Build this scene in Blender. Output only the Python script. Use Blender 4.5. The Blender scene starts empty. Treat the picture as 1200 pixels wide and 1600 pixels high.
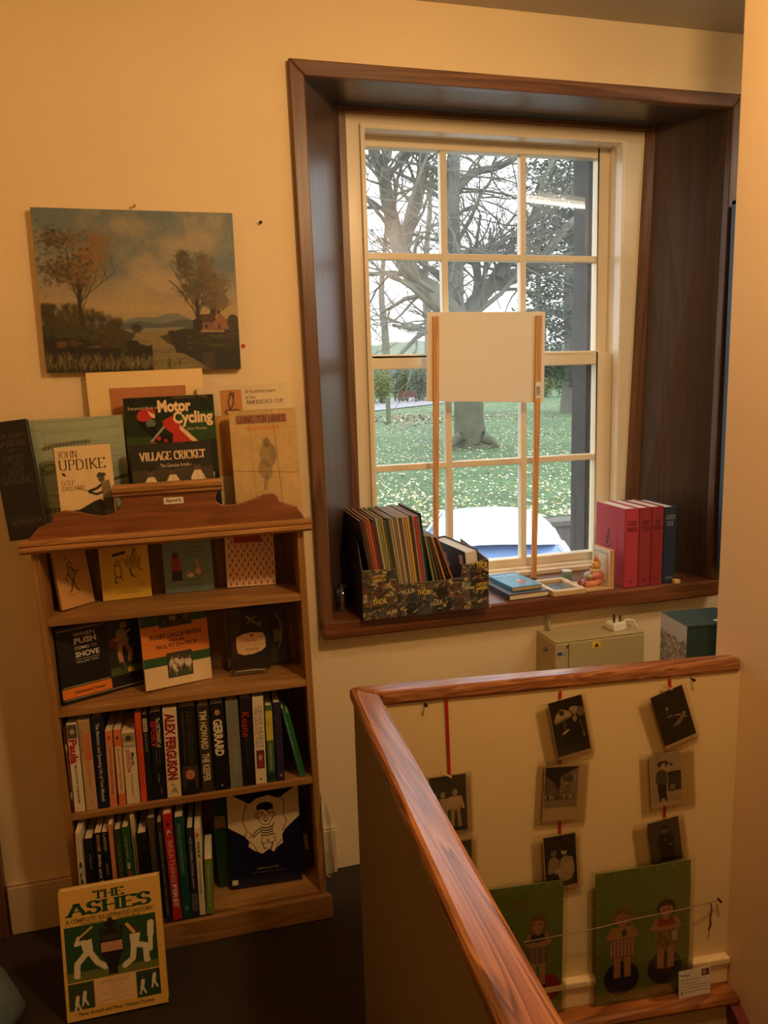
import bpy, bmesh, math, random
import numpy as np
from mathutils import Vector, Matrix, noise as mnoise
random.seed(7)
SC = bpy.context.scene
COL = SC.collection
PI = math.pi

# ------------------------------------------------------------------ camera, world, lights, exposure
EYE = 1.5
YAW, PITCH, ROLL, FPX = 0.258328, 0.165387, -0.030213, 1182.6
_cy, _sy = math.cos(YAW), math.sin(YAW)
FWD = Vector((_sy*math.cos(PITCH), _cy*math.cos(PITCH), -math.sin(PITCH)))
_r0 = Vector((_cy, -_sy, 0)); _u0 = _r0.cross(FWD)
RGT = _r0*math.cos(ROLL) + _u0*math.sin(ROLL)
UPV = _u0*math.cos(ROLL) - _r0*math.sin(ROLL)
CAM = Vector((0, 0, EYE))
cd = bpy.data.cameras.new('camera'); cam = bpy.data.objects.new('camera', cd); COL.objects.link(cam)
cd.sensor_fit = 'VERTICAL'; cd.sensor_height = 36; cd.sensor_width = 27; cd.lens = FPX*36/1600
cd.clip_start = .02; cd.clip_end = 400
cam.matrix_world = Matrix(((RGT.x, UPV.x, -FWD.x, 0), (RGT.y, UPV.y, -FWD.y, 0), (RGT.z, UPV.z, -FWD.z, EYE), (0, 0, 0, 1)))
SC.camera = cam
SC.view_settings.view_transform = 'Standard'; SC.view_settings.look = 'None'
SC.view_settings.gamma = 1; SC.view_settings.use_curve_mapping = False
SC.view_settings.exposure = 0.0
W = bpy.data.worlds.new('world'); SC.world = W; W.use_nodes = True
_bg = W.node_tree.nodes['Background']; _bg.inputs[0].default_value = (.93, .97, 1.0, 1); _bg.inputs[1].default_value = 3.0
LAMP_P = 47; LAMP_C = (1, .645, .315); LAMP_POS = (.76, .70, 2.36)
TUBE_P = 14; TUBE_C = (1, .84, .62)
FILL_P = 6.5; FILL_C = (1, .47, .13); FILL_POS = (-.72, 1.22, 2.37)  # unseen lamp added to brighten and warm the upper left wall
def lamp(name, loc, power, color, size=None, kind='POINT', rot=None, size_y=None):
    l = bpy.data.lights.new(name, kind); l.energy = power; l.color = color
    if kind == 'POINT': l.shadow_soft_size = size
    else: l.shape = 'RECTANGLE'; l.size = size; l.size_y = size_y
    o = bpy.data.objects.new(name, l); COL.objects.link(o); o.location = loc
    if rot: o.rotation_euler = rot
    return o
lamp('pendant_bulb_light', LAMP_POS, LAMP_P, LAMP_C, .07)
lamp('added_left_wall_light', FILL_POS, FILL_P, FILL_C, .06)
lamp('strip_tube_light', (2.35, 1.09, 2.425), TUBE_P, TUBE_C, 1.2, 'AREA', (0, 0, -.25), .05)

# ------------------------------------------------------------------ pixel helpers (photograph treated as 1200 x 1600)
def ray(x, y): return RGT*((x-600)/FPX) - UPV*((y-800)/FPX) + FWD
def onY(x, y, Y): d = ray(x, y); return CAM + d*(Y/d.y)
def onX(x, y, X): d = ray(x, y); return CAM + d*(X/d.x)
def onZ(x, y, Z): d = ray(x, y); return CAM + d*((Z-EYE)/d.z)
def onP(x, y, P0, N): d = ray(x, y); return CAM + d*((P0-CAM).dot(N)/d.dot(N))
def crop(ox, oy, s): return lambda x, y: (ox+x/s, oy+y/s)
def lin(c):
    c = c/255.0
    return c/12.92 if c <= .04045 else ((c+.055)/1.055)**2.4
def S(r, g, b): return (lin(r), lin(g), lin(b), 1)

# ------------------------------------------------------------------ materials
MATS = {}
def nd(t, kind, **kw):
    n = t.nodes.new(kind)
    for k, v in kw.items():
        if hasattr(n, k): setattr(n, k, v)
    return n
def mat(name, col, rough=.6, metal=0, spec=.5, vary=.06, scale=30, bump=0, bscale=200, coat=0, trans=0, alpha=1, emit=None):
    if name in MATS: return MATS[name]
    m = bpy.data.materials.new(name); m.use_nodes = True; t = m.node_tree; b = t.nodes['Principled BSDF']
    b.inputs['Roughness'].default_value = rough; b.inputs['Metallic'].default_value = metal
    b.inputs['Specular IOR Level'].default_value = spec; b.inputs['Coat Weight'].default_value = coat
    b.inputs['Transmission Weight'].default_value = trans; b.inputs['Alpha'].default_value = alpha
    b.inputs['Base Color'].default_value = col
    tc = nd(t, 'ShaderNodeTexCoord')
    if vary:
        n = nd(t, 'ShaderNodeTexNoise'); n.inputs['Scale'].default_value = scale; n.inputs['Detail'].default_value = 5
        t.links.new(tc.outputs['Object'], n.inputs['Vector'])
        r = nd(t, 'ShaderNodeMapRange'); r.inputs[3].default_value = 1-vary; r.inputs[4].default_value = 1+vary
        t.links.new(n.outputs['Fac'], r.inputs[0])
        mx = nd(t, 'ShaderNodeVectorMath', operation='SCALE'); mx.inputs[0].default_value = col[:3]
        t.links.new(r.outputs[0], mx.inputs['Scale']); t.links.new(mx.outputs[0], b.inputs['Base Color'])
    if bump:
        n2 = nd(t, 'ShaderNodeTexNoise'); n2.inputs['Scale'].default_value = bscale; n2.inputs['Detail'].default_value = 4
        t.links.new(tc.outputs['Object'], n2.inputs['Vector'])
        bp = nd(t, 'ShaderNodeBump'); bp.inputs['Strength'].default_value = bump; bp.inputs['Distance'].default_value = .004
        t.links.new(n2.outputs['Fac'], bp.inputs['Height']); t.links.new(bp.outputs[0], b.inputs['Normal'])
    if emit:
        b.inputs['Emission Color'].default_value = emit[0]; b.inputs['Emission Strength'].default_value = emit[1]
    MATS[name] = m
    return m
def wood(name, c1, c2, axis='X', rough=.4, ring=14, stretch=14, coat=0, knots=False, fine=.25):
    """grain runs along the given object axis"""
    if name in MATS: return MATS[name]
    m = bpy.data.materials.new(name); m.use_nodes = True; t = m.node_tree; b = t.nodes['Principled BSDF']
    b.inputs['Roughness'].default_value = rough; b.inputs['Coat Weight'].default_value = coat; b.inputs['Coat Roughness'].default_value = .2
    tc = nd(t, 'ShaderNodeTexCoord'); mp = nd(t, 'ShaderNodeMapping')
    s = {'X': (1.0/stretch, 1, 1), 'Y': (1, 1.0/stretch, 1), 'Z': (1, 1, 1.0/stretch)}[axis]
    mp.inputs['Scale'].default_value = s
    t.links.new(tc.outputs['Object'], mp.inputs['Vector'])
    n1 = nd(t, 'ShaderNodeTexNoise'); n1.inputs['Scale'].default_value = ring; n1.inputs['Detail'].default_value = 2; n1.inputs['Distortion'].default_value = .6
    t.links.new(mp.outputs[0], n1.inputs['Vector'])
    mul = nd(t, 'ShaderNodeMath', operation='MULTIPLY'); mul.inputs[1].default_value = 11
    t.links.new(n1.outputs['Fac'], mul.inputs[0])
    fr = nd(t, 'ShaderNodeMath', operation='FRACT'); t.links.new(mul.outputs[0], fr.inputs[0])
    ramp = nd(t, 'ShaderNodeValToRGB'); ramp.color_ramp.elements[0].color = c1; ramp.color_ramp.elements[1].color = c2
    ramp.color_ramp.elements[0].position = .0; ramp.color_ramp.elements[1].position = .85
    e = ramp.color_ramp.elements.new(.98); e.color = c1
    t.links.new(fr.outputs[0], ramp.inputs[0])
    n2 = nd(t, 'ShaderNodeTexNoise'); n2.inputs['Scale'].default_value = ring*14; n2.inputs['Detail'].default_value = 4
    t.links.new(mp.outputs[0], n2.inputs['Vector'])
    r = nd(t, 'ShaderNodeMapRange'); r.inputs[1].default_value = .3; r.inputs[2].default_value = .7; r.inputs[3].default_value = 1-fine; r.inputs[4].default_value = 1+fine*.5
    t.links.new(n2.outputs['Fac'], r.inputs[0])
    mx = nd(t, 'ShaderNodeVectorMath', operation='SCALE'); t.links.new(ramp.outputs[0], mx.inputs[0]); t.links.new(r.outputs[0], mx.inputs['Scale'])
    out = mx.outputs[0]
    if knots:
        v = nd(t, 'ShaderNodeTexVoronoi'); v.inputs['Scale'].default_value = 7.0
        mp2 = nd(t, 'ShaderNodeMapping'); mp2.inputs['Scale'].default_value = {'X': (.35, 1, 0), 'Y': (1, .35, 0), 'Z': (1, 0, .35)}[axis]
        t.links.new(tc.outputs['Object'], mp2.inputs['Vector']); t.links.new(mp2.outputs[0], v.inputs['Vector'])
        k = nd(t, 'ShaderNodeMapRange'); k.inputs[1].default_value = .05; k.inputs[2].default_value = .13; k.inputs[3].default_value = .28; k.inputs[4].default_value = 1
        t.links.new(v.outputs['Distance'], k.inputs[0])
        mx2 = nd(t, 'ShaderNodeVectorMath', operation='SCALE'); t.links.new(out, mx2.inputs[0]); t.links.new(k.outputs[0], mx2.inputs['Scale'])
        out = mx2.outputs[0]
    t.links.new(out, b.inputs['Base Color'])
    MATS[name] = m
    return m
def printed(name, rough=.45, coat=0):
    """colour comes from the mesh's own point colours (ink on paper, paint on canvas)"""
    if name in MATS: return MATS[name]
    m = bpy.data.materials.new(name); m.use_nodes = True; t = m.node_tree; b = t.nodes['Principled BSDF']
    a = nd(t, 'ShaderNodeAttribute'); a.attribute_name = 'Col'
    t.links.new(a.outputs['Color'], b.inputs['Base Color'])
    b.inputs['Roughness'].default_value = rough; b.inputs['Coat Weight'].default_value = coat; b.inputs['Coat Roughness'].default_value = .15
    MATS[name] = m
    return m
def clear(name, tint=(1, 1, 1, 1), rough=.03, gloss=.08, haze=0.0):
    """thin clear sheet: mostly see-through, a little mirror, optional haze standing in for dust and glare"""
    if name in MATS: return MATS[name]
    m = bpy.data.materials.new(name); m.use_nodes = True; t = m.node_tree; t.nodes.clear()
    o = nd(t, 'ShaderNodeOutputMaterial'); tr = nd(t, 'ShaderNodeBsdfTransparent'); tr.inputs[0].default_value = tint
    gl = nd(t, 'ShaderNodeBsdfGlossy'); gl.inputs['Roughness'].default_value = rough
    lw = nd(t, 'ShaderNodeLayerWeight'); lw.inputs['Blend'].default_value = .25
    mr = nd(t, 'ShaderNodeMapRange'); mr.inputs[3].default_value = gloss; mr.inputs[4].default_value = .7
    t.links.new(lw.outputs['Fresnel'], mr.inputs[0])
    mx = nd(t, 'ShaderNodeMixShader'); t.links.new(mr.outputs[0], mx.inputs[0]); t.links.new(tr.outputs[0], mx.inputs[1]); t.links.new(gl.outputs[0], mx.inputs[2])
    res = mx.outputs[0]
    if haze:
        df = nd(t, 'ShaderNodeBsdfTranslucent'); df.inputs[0].default_value = (.9, .9, .9, 1)
        n = nd(t, 'ShaderNodeTexNoise'); n.inputs['Scale'].default_value = 4; n.inputs['Detail'].default_value = 6
        tc = nd(t, 'ShaderNodeTexCoord'); t.links.new(tc.outputs['Object'], n.inputs['Vector'])
        m3 = nd(t, 'ShaderNodeMapRange'); m3.inputs[1].default_value = .3; m3.inputs[2].default_value = .8; m3.inputs[3].default_value = haze*.6; m3.inputs[4].default_value = haze*1.5
        t.links.new(n.outputs['Fac'], m3.inputs[0])
        mx2 = nd(t, 'ShaderNodeMixShader'); t.links.new(m3.outputs[0], mx2.inputs[0]); t.links.new(res, mx2.inputs[1]); t.links.new(df.outputs[0], mx2.inputs[2]); res = mx2.outputs[0]
    t.links.new(res, o.inputs[0])
    MATS[name] = m
    return m

# ------------------------------------------------------------------ mesh builder
class MB:
    def __init__(s): s.v = []; s.f = []; s.mi = []; s.cur = 0
    def quad(s, *p):
        i = len(s.v); s.v += [tuple(q) for q in p]; s.f.append(tuple(range(i, i+len(p)))); s.mi.append(s.cur); return s
    def hexa(s, p, M=None):
        """8 points: bottom loop 0-3 (counter-clockwise from above), top loop 4-7"""
        if M is not None: p = [M @ Vector(q) for q in p]
        i = len(s.v); s.v += [tuple(q) for q in p]
        for f in ((3, 2, 1, 0), (4, 5, 6, 7), (0, 1, 5, 4), (1, 2, 6, 5), (2, 3, 7, 6), (3, 0, 4, 7)):
            s.f.append(tuple(i+k for k in f)); s.mi.append(s.cur)
        return s
    def box(s, x0, x1, y0, y1, z0, z1, M=None):
        return s.hexa([(x0, y0, z0), (x1, y0, z0), (x1, y1, z0), (x0, y1, z0), (x0, y0, z1), (x1, y0, z1), (x1, y1, z1), (x0, y1, z1)], M)
    def prism(s, poly, y0, y1, M=None):
        """polygon of (x, z), extruded along y"""
        a = sum(poly[i][0]*poly[(i+1) % len(poly)][1]-poly[(i+1) % len(poly)][0]*poly[i][1] for i in range(len(poly)))
        if a < 0: poly = poly[::-1]
        n = len(poly); P = [Vector((x, y0, z)) for x, z in poly]+[Vector((x, y1, z)) for x, z in poly]
        if M is not None: P = [M @ q for q in P]
        i = len(s.v); s.v += [tuple(q) for q in P]
        s.f.append(tuple(i+k for k in range(n))); s.f.append(tuple(i+n+k for k in range(n-1, -1, -1))); s.mi += [s.cur]*2
        for k in range(n):
            l = (k+1) % n; s.f.append((i+k, i+n+k, i+n+l, i+l)); s.mi.append(s.cur)
        return s
    def tube(s, pts, rad, seg=8, cap=True):
        pts = [Vector(p) for p in pts]; n = len(pts)
        if not hasattr(rad, '__len__'): rad = [rad]*n
        i0 = len(s.v); up = Vector((.31, .17, .93)).normalized()
        for k in range(n):
            d = (pts[min(k+1, n-1)]-pts[max(k-1, 0)])
            if d.length < 1e-9: d = Vector((0, 0, 1))
            d.normalize(); a = d.cross(up)
            if a.length < 1e-3: a = d.cross(Vector((1, 0, 0)))
            a.normalize(); b = d.cross(a)
            for j in range(seg):
                t = 2*PI*j/seg; s.v.append(tuple(pts[k]+(a*math.cos(t)+b*math.sin(t))*rad[k]))
        for k in range(n-1):
            for j in range(seg):
                l = (j+1) % seg
                s.f.append((i0+k*seg+j, i0+(k+1)*seg+j, i0+(k+1)*seg+l, i0+k*seg+l)); s.mi.append(s.cur)
        if cap:
            s.f.append(tuple(i0+j for j in range(seg))); s.f.append(tuple(i0+(n-1)*seg+j for j in range(seg-1, -1, -1))); s.mi += [s.cur]*2
        return s
    def lathe(s, prof, c=(0, 0, 0), seg=20, M=None):
        """prof: (radius, height) pairs, turned round z"""
        i0 = len(s.v)
        for r, h in prof:
            for j in range(seg):
                t = 2*PI*j/seg; q = Vector((c[0]+r*math.cos(t), c[1]+r*math.sin(t), c[2]+h)); s.v.append(tuple(M @ q if M is not None else q))
        for k in range(len(prof)-1):
            for j in range(seg):
                l = (j+1) % seg; s.f.append((i0+k*seg+j, i0+k*seg+l, i0+(k+1)*seg+l, i0+(k+1)*seg+j)); s.mi.append(s.cur)
        s.f.append(tuple(i0+j for j in range(seg-1, -1, -1))); s.f.append(tuple(i0+(len(prof)-1)*seg+j for j in range(seg))); s.mi += [s.cur]*2
        return s
    def blob(s, c, r, rot=None, seg=14, rings=9):
        i0 = len(s.v); R = rot or Matrix.Identity(3)
        for a in range(rings+1):
            th = PI*a/rings
            for j in range(seg):
                t = 2*PI*j/seg; q = Vector((r[0]*math.sin(th)*math.cos(t), r[1]*math.sin(th)*math.sin(t), r[2]*math.cos(th)))
                s.v.append(tuple(R @ q + Vector(c)))
        for a in range(rings):
            for j in range(seg):
                l = (j+1) % seg; s.f.append((i0+a*seg+j, i0+(a+1)*seg+j, i0+(a+1)*seg+l, i0+a*seg+l)); s.mi.append(s.cur)
        return s
    def build(s, name, m, parent=None, bevel=0, smooth=False, weld=False):
        me = bpy.data.meshes.new(name); me.from_pydata(s.v, [], s.f)
        ms = m if isinstance(m, (list, tuple)) else [m]
        for q in ms: me.materials.append(q)
        if len(ms) > 1: me.polygons.foreach_set('material_index', s.mi)
        if smooth: me.polygons.foreach_set('use_smooth', [True]*len(s.f))
        me.update(); o = bpy.data.objects.new(name, me); COL.objects.link(o)
        if parent is not None: o.parent = parent
        if bevel:
            bm = bmesh.new(); bm.from_mesh(me); bmesh.ops.remove_doubles(bm, verts=bm.verts, dist=1e-5); bmesh.ops.recalc_face_normals(bm, faces=bm.faces); bm.to_mesh(me); bm.free()
            b = o.modifiers.new('bevel', 'BEVEL'); b.width = bevel; b.segments = 2; b.limit_method = 'ANGLE'; b.angle_limit = .7
        return o
def tag(o, label=None, cat=None, group=None, kind=None):
    if label: o['label'] = label
    if cat: o['category'] = cat
    if group: o['group'] = group
    if kind: o['kind'] = kind
    return o
def thing(name, label, cat, M=None, group=None):
    o = bpy.data.objects.new(name, None); COL.objects.link(o); o.empty_display_size = .05
    if M is not None: o.matrix_world = M
    return tag(o, label, cat, group)
def struct(o): o['kind'] = 'structure'; return o
def pose(o, ex, ey, ez):
    return Matrix(((ex.x, ey.x, ez.x, o.x), (ex.y, ey.y, ez.y, o.y), (ex.z, ey.z, ez.z, o.z), (0, 0, 0, 1)))

# ------------------------------------------------------------------ painting with numpy on a mesh grid (prints, pictures)
class Cv:
    """canvas in centimetres: x to the right, y up"""
    def __init__(s, w, h, bg, res=.13):
        s.w, s.h = w, h; s.nx = max(2, int(w/res)+1); s.ny = max(2, int(h/res)+1)
        s.X, s.Y = np.meshgrid(np.linspace(0, w, s.nx), np.linspace(0, h, s.ny)); s.C = np.zeros((s.ny, s.nx, 3)); s.C[:] = bg
        s.rng = np.random.RandomState(int(w*100+h*7) % 9999)
    def mix(s, m, col, a=1.0):
        m = np.clip(m, 0, 1)[..., None]*a; s.C = s.C*(1-m)+np.array(col, float)*m; return s
    def ell(s, cx, cy, rx, ry, col, rot=0, soft=.12, a=1):
        c, q = math.cos(rot), math.sin(rot); x = (s.X-cx)*c+(s.Y-cy)*q; y = -(s.X-cx)*q+(s.Y-cy)*c
        d = np.sqrt((x/rx)**2+(y/ry)**2); return s.mix((1-d)*min(rx, ry)/soft+.5, col, a)
    def rect(s, x0, y0, x1, y1, col, a=1):
        return s.mix(((s.X >= x0) & (s.X <= x1) & (s.Y >= y0) & (s.Y <= y1)).astype(float), col, a)
    def inside(s, P):
        m = np.zeros(s.X.shape, bool); n = len(P)
        for i in range(n):
            x1, y1 = P[i]; x2, y2 = P[(i+1) % n]
            if y1 == y2: continue
            c = ((y1 > s.Y) != (y2 > s.Y)) & (s.X < (x2-x1)*(s.Y-y1)/(y2-y1)+x1); m ^= c
        return m
    def poly(s, P, col, a=1): return s.mix(s.inside(P).astype(float), col, a)
    def line(s, P, w, col, a=1, soft=.08):
        m = np.zeros(s.X.shape)
        for (x1, y1), (x2, y2) in zip(P[:-1], P[1:]):
            dx, dy = x2-x1, y2-y1; L = dx*dx+dy*dy+1e-9; t = np.clip(((s.X-x1)*dx+(s.Y-y1)*dy)/L, 0, 1)
            d = np.hypot(s.X-x1-t*dx, s.Y-y1-t*dy); m = np.maximum(m, np.clip((w/2-d)/soft+.5, 0, 1))
        return s.mix(m, col, a)
    def noise(s, cell, seed=0):
        """smooth value noise 0..1 with the given cell size (a number or a pair)"""
        cx, cy = cell if hasattr(cell, '__len__') else (cell, cell)
        r = np.random.RandomState(seed); gx, gy = int(s.w/cx)+3, int(s.h/cy)+3; g = r.rand(gy, gx)
        fx, fy = s.X/cx, s.Y/cy; ix, iy = fx.astype(int), fy.astype(int); tx, ty = fx-ix, fy-iy
        tx = tx*tx*(3-2*tx); ty = ty*ty*(3-2*ty)
        return (g[iy, ix]*(1-tx)+g[iy, ix+1]*tx)*(1-ty)+(g[iy+1, ix]*(1-tx)+g[iy+1, ix+1]*tx)*ty
    def fbm(s, cell, seed=0, oct=4):
        a, t, o = 1.0, 0, 0
        for k in range(oct):
            o = o+a*s.noise(cell if not hasattr(cell, '__len__') else tuple(cell), seed+k*17); t += a; a *= .55
            cell = cell/2 if not hasattr(cell, '__len__') else (cell[0]/2, cell[1]/2)
        return o/t
    def grain(s, amt, cell=.5, seed=3): s.C *= (1+amt*(s.fbm(cell, seed)-.5)*2)[..., None]; return s
    def scribble(s, x0, x1, y, h, col, seed=0, a=.8, gap=.3, word=1.2):
        """a line of writing too small to read"""
        r = random.Random(seed); x = x0
        while x < x1:
            w = min(word*(.4+r.random()), x1-x); n = max(2, int(w/(h*.5)))
            P = [(x+w*i/n, y+h*(r.random()-.5)*.9) for i in range(n+1)]; s.line(P, h*.42, col, a, .1); x += w+gap
        return s
def sheet(name, cv, parent, x0=0, z0=0, y=0, rough=.45, coat=0, sx=None, sz=None, mp=None):
    """the canvas as a printed face in the parent's x-z plane, looking towards -y"""
    me = bpy.data.meshes.new(name); nx, ny = cv.nx, cv.ny
    sx = sx or cv.w/100; sz = sz or cv.h/100
    co = np.stack([x0+cv.X/cv.w*sx, np.full(cv.X.shape, y), z0+cv.Y/cv.h*sz], -1).reshape(-1, 3)
    if mp is not None: co = mp(co)
    i = np.arange(nx*ny).reshape(ny, nx); q = np.stack([i[:-1, :-1], i[:-1, 1:], i[1:, 1:], i[1:, :-1]], -1).reshape(-1)
    nf = (nx-1)*(ny-1); me.vertices.add(nx*ny); me.vertices.foreach_set('co', co.astype(np.float32).ravel())
    me.loops.add(nf*4); me.loops.foreach_set('vertex_index', q.astype(np.int32)); me.polygons.add(nf)
    me.polygons.foreach_set('loop_start', np.arange(0, nf*4, 4, dtype=np.int32)); me.polygons.foreach_set('loop_total', np.full(nf, 4, np.int32))
    me.update(calc_edges=True)
    ca = me.color_attributes.new('Col', 'FLOAT_COLOR', 'POINT')
    c = np.ones((nx*ny, 4)); c[:, :3] = np.clip(cv.C, 0, 1).reshape(-1, 3); ca.data.foreach_set('color', c.astype(np.float32).ravel())
    me.materials.append(printed('print_r%d_c%d' % (rough*100, coat*100), rough, coat))
    o = bpy.data.objects.new(name, me); COL.objects.link(o)
    if parent is not None: o.parent = parent
    return o
def C3(r, g, b): return (lin(r), lin(g), lin(b))

# ------------------------------------------------------------------ lettering
def _ink(col, rough=.5):
    return mat('ink_%d_%d_%d' % tuple(int(255*c) for c in col[:3]), col, rough, vary=0)
def letters(name, s, parent, box, col, y=-.0008, bold=0.0, rot=0, fitx=True, shear=0, spacing=1.0, rough=.5, align='C', mp=None):
    """sans lettering fitted into box (x0, z0, x1, z1) of the parent's x-z plane; rot in degrees turns it (-90 reads downwards)"""
    cu = bpy.data.curves.new(name, 'FONT'); cu.body = s; cu.offset = bold; cu.shear = shear; cu.space_character = spacing; cu.align_x = 'CENTER'; cu.resolution_u = 3; cu.space_line = .95
    ob = bpy.data.objects.new(name, cu); COL.objects.link(ob)
    dg = bpy.context.evaluated_depsgraph_get(); me = bpy.data.meshes.new_from_object(ob.evaluated_get(dg)); bpy.data.objects.remove(ob); bpy.data.curves.remove(cu)
    n = len(me.vertices); co = np.zeros(n*3, np.float32); me.vertices.foreach_get('co', co); co = co.reshape(-1, 3)
    a = math.radians(rot); R = np.array([[math.cos(a), -math.sin(a)], [math.sin(a), math.cos(a)]]); xy = co[:, :2] @ R.T
    return _place(name, me, xy, parent, box, col, y, fitx, rough, align, mp)
def _place(name, me, xy, parent, box, col, y, fitx, rough, align='C', mp=None):
    lo, hi = xy.min(0), xy.max(0); x0, z0, x1, z1 = box; sx, sz = (x1-x0)/(hi[0]-lo[0]), (z1-z0)/(hi[1]-lo[1])
    if not fitx: sx = sz = min(sx, sz)
    ctr = (lo+hi)/2; out = np.zeros((len(xy), 3)); out[:, 0] = (x0+x1)/2+(xy[:, 0]-ctr[0])*sx; out[:, 1] = y; out[:, 2] = (z0+z1)/2+(xy[:, 1]-ctr[1])*sz
    if mp is not None: out = mp(out)
    me.vertices.foreach_set('co', out.astype(np.float32).ravel()); me.materials.clear(); me.materials.append(_ink(col, rough)); me.update()
    o = bpy.data.objects.new(name, me); COL.objects.link(o); o.parent = parent
    return o
def _arc(cx, cy, rx, ry, a0, a1, n=10): return [(cx+rx*math.cos(math.radians(a0+(a1-a0)*i/n)), cy+ry*math.sin(math.radians(a0+(a1-a0)*i/n))) for i in range(n+1)]
GL = {'A': (.8, [[(0.02, 0), (.4, 1)], [(.4, 1), (.78, 0)], [(.17, .35), (.63, .35)]]), 'B': (.68, [[(.1, 0), (.1, 1)], [(.1, 1)]+_arc(.35, .76, .26, .24, 90, -90)+[(.1, .52)], [(.1, .52)]+_arc(.37, .26, .29, .26, 90, -90)+[(.1, 0)]]),
 'C': (.74, [_arc(.42, .5, .36, .5, 50, 310, 16), [(.65, .88), (.65, .7)]]), 'D': (.78, [[(.1, 0), (.1, 1)], [(.1, 1)]+_arc(.3, .5, .42, .5, 90, -90, 14)+[(.1, 0)]]),
 'E': (.66, [[(.1, 0), (.1, 1)], [(.1, .985), (.6, .985)], [(.1, .52), (.48, .52)], [(.1, .015), (.62, .015)], [(.6, 1), (.6, .82)], [(.62, 0), (.62, .2)]]), 'F': (.62, [[(.1, 0), (.1, 1)], [(.1, .985), (.58, .985)], [(.1, .52), (.46, .52)], [(.58, 1), (.58, .82)]]),
 'G': (.8, [_arc(.42, .5, .36, .5, 50, 320, 16), [(.68, .42), (.68, .05)], [(.52, .42), (.78, .42)]]), 'H': (.82, [[(.12, 0), (.12, 1)], [(.7, 0), (.7, 1)], [(.12, .5), (.7, .5)]]), 'I': (.36, [[(.18, 0), (.18, 1)]]),
 'J': (.5, [[(.34, 1), (.34, .2)]+_arc(.2, .15, .14, .17, 0, -160, 6)]), 'K': (.78, [[(.12, 0), (.12, 1)], [(.12, .42), (.66, 1)], [(.28, .58), (.7, 0)]]), 'L': (.62, [[(.12, 0), (.12, 1)], [(.12, .015), (.58, .015)], [(.58, 0), (.58, .22)]]),
 'M': (.96, [[(.12, 0), (.12, 1)], [(.12, 1), (.48, .1)], [(.48, .1), (.84, 1)], [(.84, 1), (.84, 0)]]), 'N': (.84, [[(.12, 0), (.12, 1)], [(.12, 1), (.7, .02)], [(.7, 0), (.7, 1)]]), 'O': (.84, [_arc(.42, .5, .36, .5, 0, 360, 22)]),
 'P': (.66, [[(.12, 0), (.12, 1)], [(.12, 1)]+_arc(.34, .74, .26, .26, 90, -90)+[(.12, .48)]]), 'Q': (.84, [_arc(.42, .5, .36, .5, 0, 360, 22), [(.45, .2), (.75, -.12)]]), 'R': (.74, [[(.12, 0), (.12, 1)], [(.12, 1)]+_arc(.36, .75, .25, .25, 90, -90)+[(.12, .5)], [(.36, .5), (.68, 0)]]),
 'S': (.62, [_arc(.31, .75, .23, .25, 30, 270, 12)[:-1]+_arc(.31, .25, .25, .25, 90, -150, 12), [(.53, .95), (.53, .75)], [(.08, .05), (.08, .25)]]), 'T': (.7, [[(.35, 0), (.35, 1)], [(.04, .985), (.66, .985)], [(.04, 1), (.04, .8)], [(.66, 1), (.66, .8)]]), 'U': (.82, [[(.12, 1), (.12, .35)]+_arc(.41, .33, .29, .33, 180, 360, 12)+[(.7, 1)]]),
 'V': (.8, [[(.04, 1), (.4, 0)], [(.4, 0), (.76, 1)]]), 'W': (1.1, [[(.04, 1), (.3, 0)], [(.3, 0), (.55, .95)], [(.55, .95), (.8, 0)], [(.8, 0), (1.06, 1)]]), 'X': (.78, [[(.06, 0), (.72, 1)], [(.06, 1), (.72, 0)]]), 'Y': (.78, [[(.39, 0), (.39, .48)], [(.04, 1), (.39, .48)], [(.39, .48), (.74, 1)]]), 'Z': (.66, [[(.06, .98), (.6, .98)], [(.6, 1), (.06, 0)], [(.06, .02), (.6, .02)]]),
 "'": (.25, [[(.12, 1), (.12, .75)]]), ' ': (.4, [])}
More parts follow.
